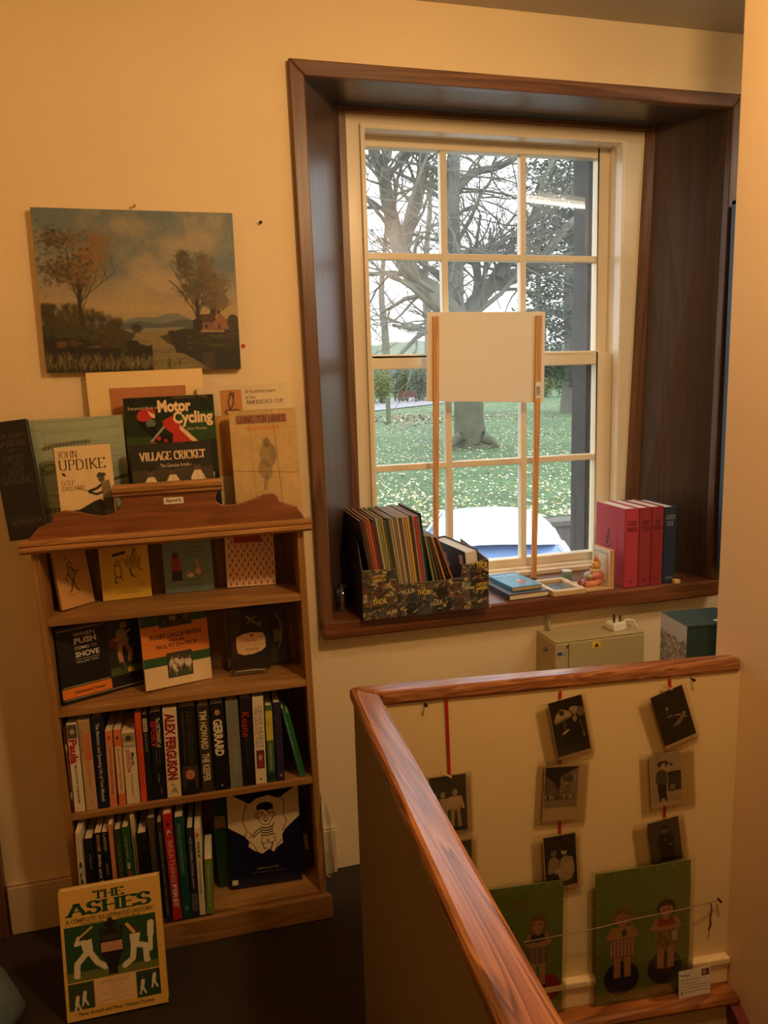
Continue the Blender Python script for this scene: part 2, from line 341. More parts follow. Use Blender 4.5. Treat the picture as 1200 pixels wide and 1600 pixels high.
def serif(name, s, parent, box, col, y=-.0008, wt=.12, thin=.05, slab=.06, sw=.22, rot=0, fitx=True, rough=.5, gap=.08, mp=None):
    """capitals drawn as strokes with slab feet, fitted into box"""
    V, F = [], []
    def q(*p): i = len(V); V.extend(p); F.append((i, i+1, i+2, i+3))
    for li, ln in enumerate(s.split('\n')):
        x, segs = 0.0, []
        for ch in ln:
            w, st = GL[ch]
            for P in st:
                P = [(x+a, b) for a, b in P]; segs.append(P)
            x += w+gap
        for P in segs:
            dy0 = -1.4*li; xo = -x/2
            for (x1, y1), (x2, y2) in zip(P[:-1], P[1:]):
                L = math.hypot(x2-x1, y2-y1) or 1; vert = abs(y2-y1)/L; t = (thin+(wt-thin)*vert)/2; nx_, ny_ = -(y2-y1)/L*t, (x2-x1)/L*t
                e = .012; ex, ey = (x2-x1)/L*e, (y2-y1)/L*e
                q((xo+x1-nx_-ex, dy0+y1-ny_-ey), (xo+x2-nx_+ex, dy0+y2-ny_+ey), (xo+x2+nx_+ex, dy0+y2+ny_+ey), (xo+x1+nx_-ex, dy0+y1+ny_-ey))
            for (a, b), (c, d) in ((P[0], P[1]), (P[-1], P[-2])):
                if abs(b-d) > .35*abs(a-c) and (abs(b) < .001 or abs(b-1) < .001) and abs(a-c) < .9*abs(b-d)+.05:
                    z = b if b < .5 else b-slab; h = sw/2+wt/2*.3
                    q((xo+a-h, dy0+z), (xo+a+h, dy0+z), (xo+a+h, dy0+z+slab), (xo+a-h, dy0+z+slab))
    me = bpy.data.meshes.new(name); me.from_pydata([(a, b, 0) for a, b in V], [], F); me.update()
    xy = np.array(V); a = math.radians(rot); R = np.array([[math.cos(a), -math.sin(a)], [math.sin(a), math.cos(a)]])
    return _place(name, me, xy @ R.T, parent, box, col, y, fitx, rough, 'C', mp)
# ------------------------------------------------------------------ the setting
YW, YF = 2.15, 2.40           # room face of the window wall, face of the white window frame
M_wall = mat('cream_wall', S(226, 203, 160), .75, vary=.035, scale=6, bump=.25, bscale=160)
M_wall2 = mat('yellow_cream_wall', S(228, 203, 150), .7, vary=.04, scale=5, bump=.1, bscale=120)
M_wall3 = mat('peach_wall', S(226, 196, 150), .7, vary=.03, scale=5, bump=.1, bscale=120)
M_skirt = mat('skirting_paint', S(205, 180, 140), .5, vary=.05, scale=8)
M_ceil = mat('ceiling_paint', S(188, 180, 168), .8, vary=.03, scale=4)
M_carpet = mat('brown_carpet', S(42, 29, 17), .95, vary=.35, scale=220, bump=.6, bscale=500)
M_white = mat('white_gloss_paint', S(232, 218, 190), .28, vary=.04, scale=10, bump=.06, bscale=60)
M_mahog = wood('dark_reveal_wood', S(72, 56, 46), S(84, 67, 56), 'Z', rough=.33, ring=9, stretch=18, fine=.12)
M_mahogX = wood('dark_reveal_wood_across', S(72, 56, 46), S(84, 67, 56), 'X', rough=.33, ring=9, stretch=18, fine=.12)
M_trimZ = wood('trim_wood_upright', S(92, 60, 40), S(122, 84, 58), 'Z', rough=.38, ring=10, stretch=20, knots=True)
M_trimX = wood('trim_wood_across', S(96, 62, 42), S(130, 90, 62), 'X', rough=.38, ring=10, stretch=20)
M_sill = wood('sill_wood', S(96, 52, 28), S(130, 78, 46), 'X', rough=.3, ring=9, stretch=18)
M_stone = mat('dark_outside_stone', S(66, 64, 62), .9, vary=.3, scale=14, bump=.5, bscale=40)

def wall_with_hole(y0, y1, hx0, hx1, hz0, hz1, X0=-1.45, X1=3.2, Z0=-1.6, Z1=2.6):
    m = MB(); m.box(X0, hx0, y0, y1, Z0, Z1); m.box(hx1, X1, y0, y1, Z0, Z1); m.box(hx0, hx1, y0, y1, Z0, hz0); m.box(hx0, hx1, y0, y1, hz1, Z1)
    return m
struct(wall_with_hole(YW, YW+.02, .375, 1.72, .77, 2.33).build('wall_window', M_wall))
struct(wall_with_hole(YW+.02, 2.56, .375, 1.72, .77, 2.33).build('wall_window_core', M_stone))
struct(wall_with_hole(2.56, 2.665, .54, 1.468, .80, 2.36).build('wall_outer', M_stone))
# floor: landing and the narrow passage behind the parapet; the stair well is left open
m = MB(); m.box(-1.45, .36, -1.6, YW, -.12, 0); m.box(.36, 1.30, 1.50, YW, -.12, 0); m.box(1.30, 3.2, -1.6, YW, -.12, 0); m.box(.36, 1.30, -1.6, -.9, -.12, 0)
struct(m.build('floor', M_carpet))
struct(MB().box(.26, .36, -1.0, -.2, -1.4, -.12).box(1.225, 1.36, -1.0, .35, -1.4, -.12).box(.26, 1.36, -1.0, -.9, -1.4, -.12).build('wall_stairwell', M_wall2))
struct(MB().box(.24, 1.36, -1.0, 1.62, -1.5, -1.4).build('floor_lower', M_carpet))
struct(MB().box(-1.45, 3.2, -1.6, YW, 2.53, 2.6).build('ceiling', M_ceil))
struct(MB().box(-1.5, -1.45, -1.6, YW, -.12, 2.6).build('wall_left', M_wall))
struct(MB().box(3.2, 3.25, -1.6, YW, -.12, 2.6).build('wall_right', M_wall))
struct(MB().box(-1.45, 3.2, -1.65, -1.6, -.12, 2.6).build('wall_rear', M_wall))
# partition on the right of the stairs: its far edge stands just behind the end of the hand rail
m = MB(); m.hexa([(1.225, .35, -1.5), (1.33, .35, -1.5), (1.33, 1.505, -1.5), (1.224, 1.505, -1.5), (1.225, .35, 2.53), (1.33, .35, 2.53), (1.33, 1.505, 2.53), (1.225, 1.505, 2.53)])
struct(m.build('wall_partition', M_wall3, bevel=.006))
# parapet walls round the stair well: far one (with the postcards) and left one
PY = -.0925                                        # the far parapet runs slightly towards us on the right
def parY(x): return 1.50 + (x-.36)*(-.085/.86)      # its stair-side face
m = MB(); m.hexa([(.36, parY(.36), -1.4), (1.224, parY(1.224), -1.4), (1.224, parY(1.224)+.06, -1.4), (.36, parY(.36)+.06, -1.4), (.36, parY(.36), .818), (1.224, parY(1.224), .818), (1.224, parY(1.224)+.06, .818), (.36, parY(.36)+.06, .818)])
struct(m.build('wall_stair_far', M_wall2))
m = MB(); m.hexa([(.246, -.2, -1.4), (.302, -.2, -1.4), (.364, 1.50, -1.4), (.328, 1.555, -1.4), (.246, -.2, .818), (.302, -.2, .818), (.364, 1.50, .818), (.328, 1.555, .818)])
struct(m.build('wall_stair_left', mat('olive_panel_paint', S(118, 100, 66), .6, vary=.06, scale=10)))
# hand rail boards on the parapets
rz0, rz1 = .818, .85
A = onZ(545, 1072, rz1); B = onZ(593, 1083, rz1); Cc = onZ(1140, 1020, rz1); D = onZ(1140, 1031, rz1); E_ = onZ(782, 1600, rz1); F_ = onZ(887, 1600, rz1)
def ext(p, q, k): return p+(q-p)*k
M_railX = wood('hand_rail_wood_across', S(128, 74, 40), S(178, 118, 72), 'X', rough=.27, ring=18, stretch=20, coat=.6)
M_railY = wood('hand_rail_wood', S(122, 70, 38), S(190, 126, 76), 'Y', rough=.27, ring=20, stretch=22, coat=.6, knots=True)
g = lambda p, z: (p.x, p.y, z)
Cw = ext(A, Cc, (1.221-A.x)/(Cc.x-A.x)); Dw = ext(B, D, (1.221-B.x)/(D.x-B.x))
rail = tag(bpy.data.objects.new('hand_rail', None), 'varnished pine hand rail capping the stairwell parapet walls', 'hand rail'); COL.objects.link(rail); rail.location = (.35, 1.5, .818)
O = Vector((-.35, -1.5, -.818))
def sh(*ps): return [tuple(Vector(p)+O) for p in ps]
MB().hexa(sh(g(B, rz0), g(Dw, rz0), g(Cw, rz0), g(A, rz0), g(B, rz1), g(Dw, rz1), g(Cw, rz1), g(A, rz1))).build('cross_rail', M_railX, rail, bevel=.008)
E2, F2 = ext(A, E_, 1.9), ext(B, F_, 1.9)
MB().hexa(sh(g(E2, rz0), g(F2, rz0), g(B, rz0), g(A, rz0), g(E2, rz1), g(F2, rz1), g(B, rz1), g(A, rz1))).build('long_rail', M_railY, rail, bevel=.009)
# skirtings, landing edge over the stairs
struct(MB().box(-.56, .378, YW-.02, YW, 0, .145).box(-.56, .378, YW-.014, YW, .145, .152).build('baseboard_window', M_skirt, bevel=.003))
def far_skirt(x0, x1, z0, z1, t): return [(x0, parY(x0)-t, z0), (x1, parY(x1)-t, z0), (x1, parY(x1)+.002, z0), (x0, parY(x0)+.002, z0), (x0, parY(x0)-t, z1), (x1, parY(x1)-t, z1), (x1, parY(x1)+.002, z1), (x0, parY(x0)+.002, z1)]
struct(MB().hexa(far_skirt(.36, 1.222, .004, .068, .012)).hexa(far_skirt(.36, 1.222, .062, .08, .02)).build('baseboard_stair', mat('stair_skirting_paint', S(238, 214, 165), .5, vary=.04), bevel=.004))
m = MB(); m.hexa(far_skirt(.36, 1.224, -.020, .006, .062)); struct(m.build('trim_landing_edge', wood('landing_edge_wood', S(120, 66, 30), S(172, 108, 56), 'X', rough=.35, ring=10, stretch=16), bevel=.012))
m = MB(); m.hexa(far_skirt(.36, 1.224, -1.4, -.020, .045)); struct(m.build('wall_riser', mat('riser_paint', S(200, 166, 112), .7)))
m = MB(); m.hexa([(1.196, .4, -.75), (1.224, .4, -.75), (1.224, 1.37, -.06), (1.196, 1.37, -.06), (1.196, .4, -.70), (1.224, .4, -.70), (1.224, 1.37, -.01), (1.196, 1.37, -.01)])
struct(m.build('trim_stair_string', mat('stair_string_paint', S(110, 36, 26), .6)))
for k in range(4):                                   # carpeted steps going down towards us
    z = -.2*(k+1); struct(MB().box(.37, 1.22, 1.38-.26*(k+1), 1.40-.26*k, z-.2, z).build('stair_step', M_carpet))
# window: trim on the wall, splayed reveal panels, sill, white frame, two sliding sashes
m = MB()
m.prism([(.341, 2.352), (.382, 2.352-.04), (.398, .79), (.358, .79)], YW-.022, YW+.01)
struct(m.build('trim_1', M_trimZ, bevel=.004))
m = MB(); m.prism([(.341, 2.352), (1.749, 2.352), (1.711, 2.312), (.382, 2.312)], YW-.022, YW+.01); struct(m.build('trim_2', M_trimX, bevel=.004))
m = MB(); m.prism([(1.749, 2.352), (1.711, 2.312), (1.698, .79), (1.738, .79)], YW-.022, YW+.01); struct(m.build('trim_3', M_trimZ, bevel=.004))
def panel(name, a, b, c, d, n, t, mm):
    """a board through four points, thickness t along n"""
    n = Vector(n)*t; P = [Vector(q) for q in (a, b, c, d)]
    return struct(MB().hexa([*P, *[p+n for p in P]]).build(name, mm))
panel('wall_reveal_left', (.382, YW, .80), (.382, YW, 2.33), (.54, YF, 2.345), (.54, YF, .80), (-1, .6, 0), .02, M_mahog)
panel('wall_reveal_right', (1.711, YW, .80), (1.56, YF, .80), (1.598, YF, 2.345), (1.711, YW, 2.33), (1, .6, 0), .02, M_mahog)
panel('wall_reveal_top', (.37, YW, 2.312), (1.72, YW, 2.312), (1.61, YF+.1, 2.345), (.53, YF+.1, 2.345), (0, 0, 1), .02, M_mahogX)
struct(MB().prism([(.505, .80), (.547, .80), (.545, 2.345), (.515, 2.345)], YF-.025, YF+.02).build('trim_4', M_trimZ))
struct(MB().prism([(1.53, .80), (1.60, .80), (1.625, 2.345), (1.586, 2.345)], YF-.025, YF+.02).build('trim_5', M_trimZ))
struct(MB().box(.505, 1.62, YF-.02, YF+.02, 2.318, 2.35).build('trim_6', M_trimX))
sill = MB().hexa([(.362, 2.105, .765), (1.72, 2.105, .765), (1.72, YF+.06, .765), (.362, YF+.06, .765), (.362, 2.105, .822), (1.72, 2.105, .822), (1.72, YF+.06, .822), (.362, YF+.06, .822)]).build('window_sill', M_sill, bevel=.007)
struct(sill)
win = struct(thing('window_1', 'white painted sash window of twelve panes', 'window', Matrix.Translation((1.05, YF, .822)))); 
for k in ('label', 'category'): del win[k]
O = Vector((-1.05, -YF, -.822)); T1 = Matrix.Translation(O)
def X_(z, x0, x1): return x0+(x1-x0)*(z-.822)/1.5
# box frame: casing boards with a stepped inner edge
m = MB()
m.prism([(.548, .822), (.60, .822), (.60, 2.29), (.545, 2.318)], YF, YF+.13, T1)
m.prism([(1.505, .822), (1.537, .822), (1.587, 2.318), (1.505, 2.29)], YF, YF+.13, T1)
m.prism([(.545, 2.318), (1.587, 2.318), (1.505, 2.285), (.60, 2.285)], YF, YF+.13, T1)
m.box(.60, 1.505, YF+.01, YF+.14, .80, .846, T1)
m.prism([(.592, .84), (.607, .84), (.607, 2.28), (.592, 2.28)], YF-.012, YF+.03, T1)
m.prism([(1.495, .84), (1.51, .84), (1.51, 2.28), (1.495, 2.28)], YF-.012, YF+.03, T1)
m.box(.592, 1.51, YF-.012, YF+.03, 2.275, 2.29, T1); m.box(.55, 1.535, YF-.015, YF+.03, .822, .838, T1)
m.build('frame', M_white, win, bevel=.004)
M_glass = clear('window_glass', gloss=.035, haze=.075); M_glass2 = clear('window_glass_less_haze', gloss=.035, haze=.022)  # haze stands in for sky glare and dust, stronger in the upper panes
def sash(name, y0, z0, z1, x0, x1, gx0, gx1, gz0, gz1, vb, hb, label):
    m = MB(); y1 = y0+.04
    m.box(x0, gx0, y0, y1, z0, z1, T1); m.box(gx1, x1, y0, y1, z0, z1, T1); m.box(gx0, gx1, y0, y1, z0, gz0, T1); m.box(gx0, gx1, y0, y1, gz1, z1, T1)
    for x in vb: m.prism([(x-.011, gz0), (x+.011, gz0), (x+.011, gz1), (x-.011, gz1)], y0+.004, y1-.006, T1)
    m.box(gx0, gx1, y0+.005, y1-.007, hb-.011, hb+.011, T1)
    o = m.build(name, M_white, win, bevel=.003)
    xs = [gx0]+list(vb)+[gx1]; zs = [gz0, hb, gz1]
    for i in range(3):
        for j in range(2):
            b = .002; p = MB(); y = y0+.026; dx = 0
            p.quad(*[tuple(Vector(q)+O) for q in ((xs[i]-b, y, zs[j]-b), (xs[i+1]+b, y, zs[j]-b), (xs[i+1]+b, y, zs[j+1]+b), (xs[i]-b, y, zs[j+1]+b))])
            p.build('pane', M_glass if name == 'upper_sash' else M_glass2, o)
    return o
sash('upper_sash', YF+.085, 1.555, 2.29, .602, 1.505, .628, 1.462, 1.602, 2.252, (.895, 1.181), 1.918, '')
sash('lower_sash', YF+.042, .846, 1.592, .602, 1.505, .622, 1.442, .874, 1.552, (.885, 1.163), 1.224, '')
# lamps above the view; the landing one is added to warm the left wall
for LP, lab in ((LAMP_POS, 'pendant lamp over the stairwell, with a shade added to darken the ceiling'), (FILL_POS, 'unseen pendant lamp added over the landing to warm the left wall')):
    t = thing('pendant_lamp', lab, 'lamp', Matrix.Translation((LP[0], LP[1], 2.53)))
    MB().tube([(0, 0, 0), (0, 0, -.07)], .004).build('flex', mat('lamp_flex', S(230, 225, 210), .5), t)
    MB().lathe([(.02, -.066), (.06, -.07), (.17, -.115), (.172, -.118), (.06, -.075), (.02, -.07)], seg=28).build('added_shade', mat('added_shade_white', S(225, 215, 195), .6), t, smooth=True)  # shade disc added to keep the bulb's light off the ceiling
t = thing('strip_lamp', 'fluorescent strip lamp under the ceiling beyond the partition', 'lamp', Matrix.Translation((2.35, 1.09, 2.525)) @ Matrix.Rotation(-.25, 4, 'Z'))
MB().box(-.65, .65, -.04, .04, -.06, 0).build('housing', mat('lamp_housing', S(230, 230, 225), .4), t, bevel=.006)
MB().tube([(-.6, 0, -.085), (.6, 0, -.085)], .013, 10).build('tube', mat('tube_glow', S(255, 240, 215), .4, vary=0, emit=((1, .86, .62, 1), 14)), t)
# wood at the far left: door architrave; board of dark blue beyond the partition
struct(MB().box(-.66, -.565, YW-.035, YW, 0, 2.1).build('trim_7', M_trimZ, bevel=.004))
t = thing('notice_board', 'narrow dark blue board hanging beyond the partition, right of the window', 'board', Matrix.Translation((1.84, 2.085, .86)))
MB().box(-.135, .135, 0, .012, 0, 1.165).build('panel', mat('dark_blue_felt', S(76, 110, 136), .8, vary=.1), t)
m = MB(); m.box(-.14, -.128, -.004, .016, 0, 1.17); m.box(.128, .14, -.004, .016, 0, 1.17); m.box(-.14, .14, -.004, .016, 1.16, 1.172); m.build('frame', mat('dark_blue_frame', S(60, 92, 116), .5), t)
MB().tube([(0, .012, 1.165), (0, .04, 1.23)], .003, 6).build('hook', mat('steel', S(150, 150, 150), .35, 1), t)
# ------------------------------------------------------------------ outside: lawn, trees, path, car
def groundZ(Y):
    pts = [(0, -1.5), (11.4, -1.45), (11.6, -.86), (26, -.55), (45, -.32), (70, -.12), (120, .1), (200, .3)]
    for (a, b), (c, d) in zip(pts[:-1], pts[1:]):
        if Y <= c: return b+(d-b)*(Y-a)/(c-a)
    return pts[-1][1]
def gz(x, Y): return groundZ(Y)
def onG(px, py):
    d = ray(px, py)
    lo, hi = 2.6, 190
    for _ in range(60):
        mid = (lo+hi)/2; p = CAM+d*(mid/d.y)
        if p.z < groundZ(mid): hi = mid
        else: lo = mid
    return CAM+d*(lo/d.y)
def grass_mat():
    m = bpy.data.materials.new('lawn_grass'); m.use_nodes = True; t = m.node_tree; b = t.nodes['Principled BSDF']; b.inputs['Roughness'].default_value = .9
    tc = nd(t, 'ShaderNodeTexCoord'); n = nd(t, 'ShaderNodeTexNoise'); n.inputs['Scale'].default_value = .5; n.inputs['Detail'].default_value = 8
    t.links.new(tc.outputs['Object'], n.inputs['Vector']); r = nd(t, 'ShaderNodeValToRGB'); e = r.color_ramp.elements
    e[0].position = .3; e[0].color = S(60, 86, 52); e[1].position = .7; e[1].color = S(86, 114, 68)
    x = r.color_ramp.elements.new(.5); x.color = S(70, 100, 60)
    t.links.new(n.outputs['Fac'], r.inputs[0]); n2 = nd(t, 'ShaderNodeTexNoise'); n2.inputs['Scale'].default_value = 9; n2.inputs['Detail'].default_value = 5
    t.links.new(tc.outputs['Object'], n2.inputs['Vector']); mr = nd(t, 'ShaderNodeMapRange'); mr.inputs[1].default_value = .3; mr.inputs[2].default_value = .7; mr.inputs[3].default_value = .6; mr.inputs[4].default_value = 1.35
    t.links.new(n2.outputs['Fac'], mr.inputs[0]); v = nd(t, 'ShaderNodeVectorMath', operation='SCALE'); t.links.new(r.outputs[0], v.inputs[0]); t.links.new(mr.outputs[0], v.inputs['Scale']); t.links.new(v.outputs[0], b.inputs['Base Color'])
    return m
ys = [2.7, 11.4, 11.6, 14, 18, 22, 26, 32, 38, 45, 55, 70, 90, 120, 200]
def strip(name, x0, x1, ya, yb, mm, dz=0):
    Y = [ya]+[y for y in ys if ya < y < yb]+[yb]; m = MB()
    for a, b in zip(Y[:-1], Y[1:]): m.quad((x0(a), a, groundZ(a)+dz), (x1(a), a, groundZ(a)+dz), (x1(b), b, groundZ(b)+dz), (x0(b), b, groundZ(b)+dz))
    return m.build(name, mm)
struct(strip('ground_lawn', lambda y: -40-y*.5, lambda y: 60+y, 11.6, 200, grass_mat()))
struct(strip('ground_road', lambda y: -30, lambda y: 60, 2.7, 11.45, mat('tarmac', S(92, 92, 94), .9, vary=.15, scale=30)))
# the grey path at the far left of the lawn
a, b, c, d = onG(560, 646), onG(700, 630), onG(700, 619), onG(560, 627)
m = MB(); m.quad(*[(p.x, p.y, groundZ(p.y)+.07) for p in (a+(a-b)*.6, b, c, d+(d-c)*.6)]); struct(m.build('ground_path', mat('path_tarmac', S(132, 132, 140), .8, vary=.12, scale=2)))
# low retaining wall at the near edge of the lawn
struct(MB().hexa([(-30, 8.6, -1.5), (2.5, 8.6, -1.5), (2.5, 11.62, -1.5), (-30, 11.62, -1.5), (-30, 8.6, -.96), (2.5, 8.6, -.96), (2.5, 11.62, -.855), (-30, 11.62, -.855)]).build('ground_lawn_near', bpy.data.materials['lawn_grass']))
m = MB(); m.box(2.55, 30, 11.3, 11.6, -1.5, -.9); m.box(2.5, 30.1, 11.24, 11.64, -.9, -.82)
tag(m.build('garden_wall', mat('garden_wall_stone', S(92, 88, 80), .9, vary=.3, scale=3, bump=.4, bscale=20)), 'low grey stone garden wall along the near edge of the lawn', 'wall')
# fallen leaves
rnd = random.Random(11)
lm = MB()
for k in range(34000):
    Y = 11.8+(rnd.random()**1.7)*48; x = Y*(.02+.78*rnd.random())-2
    if (x/Y) < .02: continue
    dn = mnoise.noise(Vector((x*.35, Y*.2, 3)))
    if rnd.random() > .62+dn*.8 - (0 if Y > 15 else .1): continue
    z = groundZ(Y)+.025; s = .020+.024*rnd.random(); a = rnd.random()*6.28; t1, t2 = (rnd.random()-.5)*.9, (rnd.random()-.3)*1.0
    ux = Vector((math.cos(a), math.sin(a), t1)).normalized()*s; uy = Vector((-math.sin(a), math.cos(a), t2)).normalized()*s*.75
    p = Vector((x, Y, z+.02)); lm.cur = rnd.choice((0, 0, 0, 1, 1, 2))
    lm.quad(p-ux, p-uy, p+ux, p+uy)
pb = onG(655, 655)
for k in range(900):
    x, Y = pb.x+rnd.gauss(0, 2.4), pb.y+rnd.gauss(0, 2.6); a = rnd.random()*6.28; s = .06+.05*rnd.random(); ux = Vector((math.cos(a), math.sin(a), rnd.uniform(-.4, .4)))*s; uy = Vector((-math.sin(a), math.cos(a), rnd.uniform(-.4, .4)))*s*.75; p = Vector((x, Y, groundZ(Y)+.05)); lm.cur = 2 if rnd.random() < .9 else 0
    lm.quad(p-ux, p-uy, p+ux, p+uy)
leafc = [mat('leaf_pale', S(214, 208, 188), .7, vary=.1), mat('leaf_yellow', S(196, 182, 124), .7, vary=.1), mat('leaf_brown', S(128, 100, 76), .7, vary=.1)]
tag(lm.build('fallen_leaves', leafc), 'pale fallen leaves scattered over the green lawn', 'leaves', kind='stuff')
# bare trees
M_bark = mat('grey_bark', S(104, 102, 90), .9, vary=.3, scale=5, bump=.5, bscale=9)
M_bark2 = mat('mossy_bark', S(84, 86, 68), .95, vary=.6, scale=2.2, bump=.9, bscale=9)
def grow(m, p, d, r, L, depth, rn, droop=0.0, spread=.6):
    n = 4; pts = [p]; rad = [r]; q = p.copy(); dd = d.copy()
    for k in range(n):
        dd = (dd+Vector((rn.uniform(-1, 1), rn.uniform(-1, 1), rn.uniform(-1, 1)))*.22+Vector((0, 0, -droop))).normalized(); q = q+dd*L/n; pts.append(q.copy()); rad.append(r*(1-.5*(k+1)/n))
    m.tube(pts, rad, 5 if depth > 1 else 3, cap=False)
    if depth <= 0: return
    for k in range(3 if depth > 1 else 4):
        i = rn.randint(1, n); v = Vector((rn.uniform(-1, 1), rn.uniform(-1, 1), rn.uniform(-.7, 1))).normalized()
        nd_ = (dd+v*spread*1.5).normalized(); grow(m, pts[i].copy(), nd_, rad[i]*.62, L*rn.uniform(.55, .85), depth-1, rn, droop, spread)
def limb(m, pts, Y, seg=9, rn=None, twigs=0, depth=2, tl=2.0, jit=.6):
    """limb through pixel points (x, y, diameter in pixels) at about distance Y"""
    P, R = [], []
    for i, (x, y, w) in enumerate(pts):
        yy = Y+(0 if i == 0 else (rn.random()-.5)*jit*2); p = onY(x, y, yy); P.append(p); R.append(w*.5*(p-CAM).dot(FWD)/FPX)
    # smooth
    Q, RR = [P[0]], [R[0]]
    for i in range(len(P)-1):
        p0 = P[max(i-1, 0)]; p1 = P[i]; p2 = P[i+1]; p3 = P[min(i+2, len(P)-1)]
        for k in (1, 2, 3, 4):
            t = k/4; Q.append(.5*((2*p1)+(p2-p0)*t+(2*p0-5*p1+4*p2-p3)*t*t+(3*p1-p0-3*p2+p3)*t**3)); RR.append(R[i]+(R[i+1]-R[i])*t)
    m.tube(Q, RR, seg, cap=False)
    for k in range(twigs):
        i = rn.randint(1, len(Q)-1); d = (Q[min(i+1, len(Q)-1)]-Q[i-1]).normalized(); v = Vector((rn.uniform(-1, 1), rn.uniform(-1, 1), rn.uniform(-.5, 1)))
        grow(m, Q[i].copy(), (d*.4+v).normalized(), max(RR[i]*.3, .02), tl*rn.uniform(.6, 1.3), depth, rn)
rn = random.Random(5)
base = onG(738, 698); YT = base.y
big = thing('bare_tree', 'great bare tree with a broad mossy trunk standing mid-lawn behind the white board', 'tree', Matrix.Translation(base))
O2 = -base
def shift(m): m.v = [tuple(Vector(q)+O2) for q in m.v]; return m
m = MB(); limb(m, [(740, 704, 78), (737, 690, 54), (733, 660, 47), (732, 600, 46), (728, 540, 48), (716, 500, 52)], YT, 14, rn, 0, jit=.1)
for (x, y, x2, y2, w) in ((722, 680, 700, 702, 18), (752, 682, 778, 700, 20), (745, 690, 750, 710, 18)): limb(m, [(x, y, w), ((x+x2)/2, (y+y2)/2-2, w*.8), (x2, y2, w*.4)], YT-.5, 7, rn, 0, jit=.1)
shift(m).build('trunk', M_bark2, big, smooth=True)
for pts, tw in (([(716, 510, 46), (690, 470, 38), (655, 440, 32), (628, 400, 27), (612, 340, 23), (600, 280, 20), (580, 225, 17), (566, 180, 14)], 26),
                ([(628, 400, 22), (640, 350, 20), (655, 300, 18), (662, 240, 16), (668, 180, 14), (660, 120, 12)], 22),
                ([(716, 520, 38), (708, 460, 33), (706, 400, 30), (705, 330, 27), (708, 260, 22), (715, 200, 18), (728, 120, 14)], 26),
                ([(720, 520, 36), (745, 470, 28), (780, 436, 22), (815, 425, 18), (850, 400, 14), (890, 350, 11), (930, 320, 8)], 30),
                ([(612, 345, 18), (600, 300, 15), (604, 250, 14), (612, 200, 12), (610, 150, 10)], 14),
                ([(708, 300, 18), (740, 270, 13), (775, 262, 11), (810, 245, 9), (845, 225, 7)], 18),
                ([(780, 436, 14), (800, 380, 12), (835, 340, 10), (850, 280, 8), (880, 220, 6)], 18),
                ([(706, 420, 20), (740, 395, 14), (775, 400, 11), (800, 410, 9)], 14)):
    m = MB(); limb(m, pts, YT, 9, rn, tw, 2, 2.6, 1.2); shift(m).build('limb', M_bark, big)
# trees farther back
for i, (px, py, w, h, nm) in enumerate(((600, 618, 15, 330, 'thin bare tree behind the bench at the far left of the lawn'), (668, 622, 18, 380, 'bare tree behind the path, partly hidden by the left stick of the board'), (905, 610, 26, 420, 'bare tree by the far hedge near the dark window jamb'), (845, 604, 14, 330, 'slim bare tree by the far hedge right of the board'))):
    p = onG(px, py); Y = p.y; b = thing('bare_tree', nm, 'tree', Matrix.Translation(p)); O2 = -p; rr = random.Random(20+i); m = MB(); m.tube([(0, 0, -.2), (.1, 0, .6)], [w*.6*Y/FPX, w*.5*Y/FPX], 8)
    limb(m, [(px, py, w), (px+3, py-h*.25, w*.85), (px-4, py-h*.5, w*.6), (px+5, py-h*.8, w*.35)], Y, 7, rr, 0, 3, 4, .5); n0 = len(m.v)
    m2 = MB(); limb(m2, [(px+2, py-h*.2, w*.3), (px-3, py-h*.5, w*.5), (px+4, py-h*.85, w*.25)], Y, 5, rr, 26, 2, h*.16*Y/FPX, .8)
    mt = MB(); mt.v = m.v; mt.f = m.f; mt.mi = m.mi; mt.v = mt.v[:16]+[tuple(Vector(q)+O2) for q in mt.v[16:]]
    mt.build('trunk', M_bark, b); shift(m2).build('branches', M_bark, b)
# evergreens and hedge shrubs
def foliage(c, r, n, size, rr, flat=.6):
    m = MB()
    for k in range(n):
        v = Vector((rr.gauss(0, 1), rr.gauss(0, 1), rr.gauss(0, 1))).normalized()*(rr.random()**.4)
        lump = 1+.35*mnoise.noise(v*2.3+Vector((c[0], c[1], 0)))
        p = Vector((v.x*r[0], v.y*r[1], v.z*r[2]))*lump
        a, b = rr.uniform(0, 6.28), rr.uniform(-.8, .8); u = Vector((math.cos(a), math.sin(a), b)).normalized()*size*rr.uniform(.6, 1.4); w = u.cross(Vector((rr.uniform(-1, 1), rr.uniform(-1, 1), rr.uniform(-1, 1)))).normalized()*size*.5
        p = p+Vector(c); m.quad(p-u, p-w, p+u, p+w)
    return m
GREENS = [mat('dark_evergreen', S(46, 62, 42), .8, vary=.25, scale=1), mat('mid_green_leaf', S(70, 92, 54), .8, vary=.25, scale=1), mat('yellow_green_leaf', S(108, 122, 62), .8, vary=.25, scale=1), mat('grey_green_leaf', S(88, 100, 78), .8, vary=.25, scale=1)]
p = onG(888, 622); Y = 40.0; p = Vector((onY(888, 620, Y).x, Y, groundZ(Y)))
ev = thing('evergreen_tree', 'dark spreading evergreen tree at the right behind the lawn', 'tree', Matrix.Translation(p)); rr = random.Random(4)
m = MB(); m.tube([(0, 0, -.1), (.2, 0, 3), (0, .1, 7), (.2, 0, 11)], [.5, .42, .3, .12], 10)
for k in range(16):
    z = 2.5+k*.55; a = rr.uniform(0, 6.28); L = rr.uniform(2.5, 4.6)*(1.15-k/30); m.tube([(0, 0, z), (math.cos(a)*L*.5, math.sin(a)*L*.5, z+.5), (math.cos(a)*L, math.sin(a)*L, z+.5)], [.14, .09, .03], 6)
m.build('trunk', M_bark, ev)
m = MB()
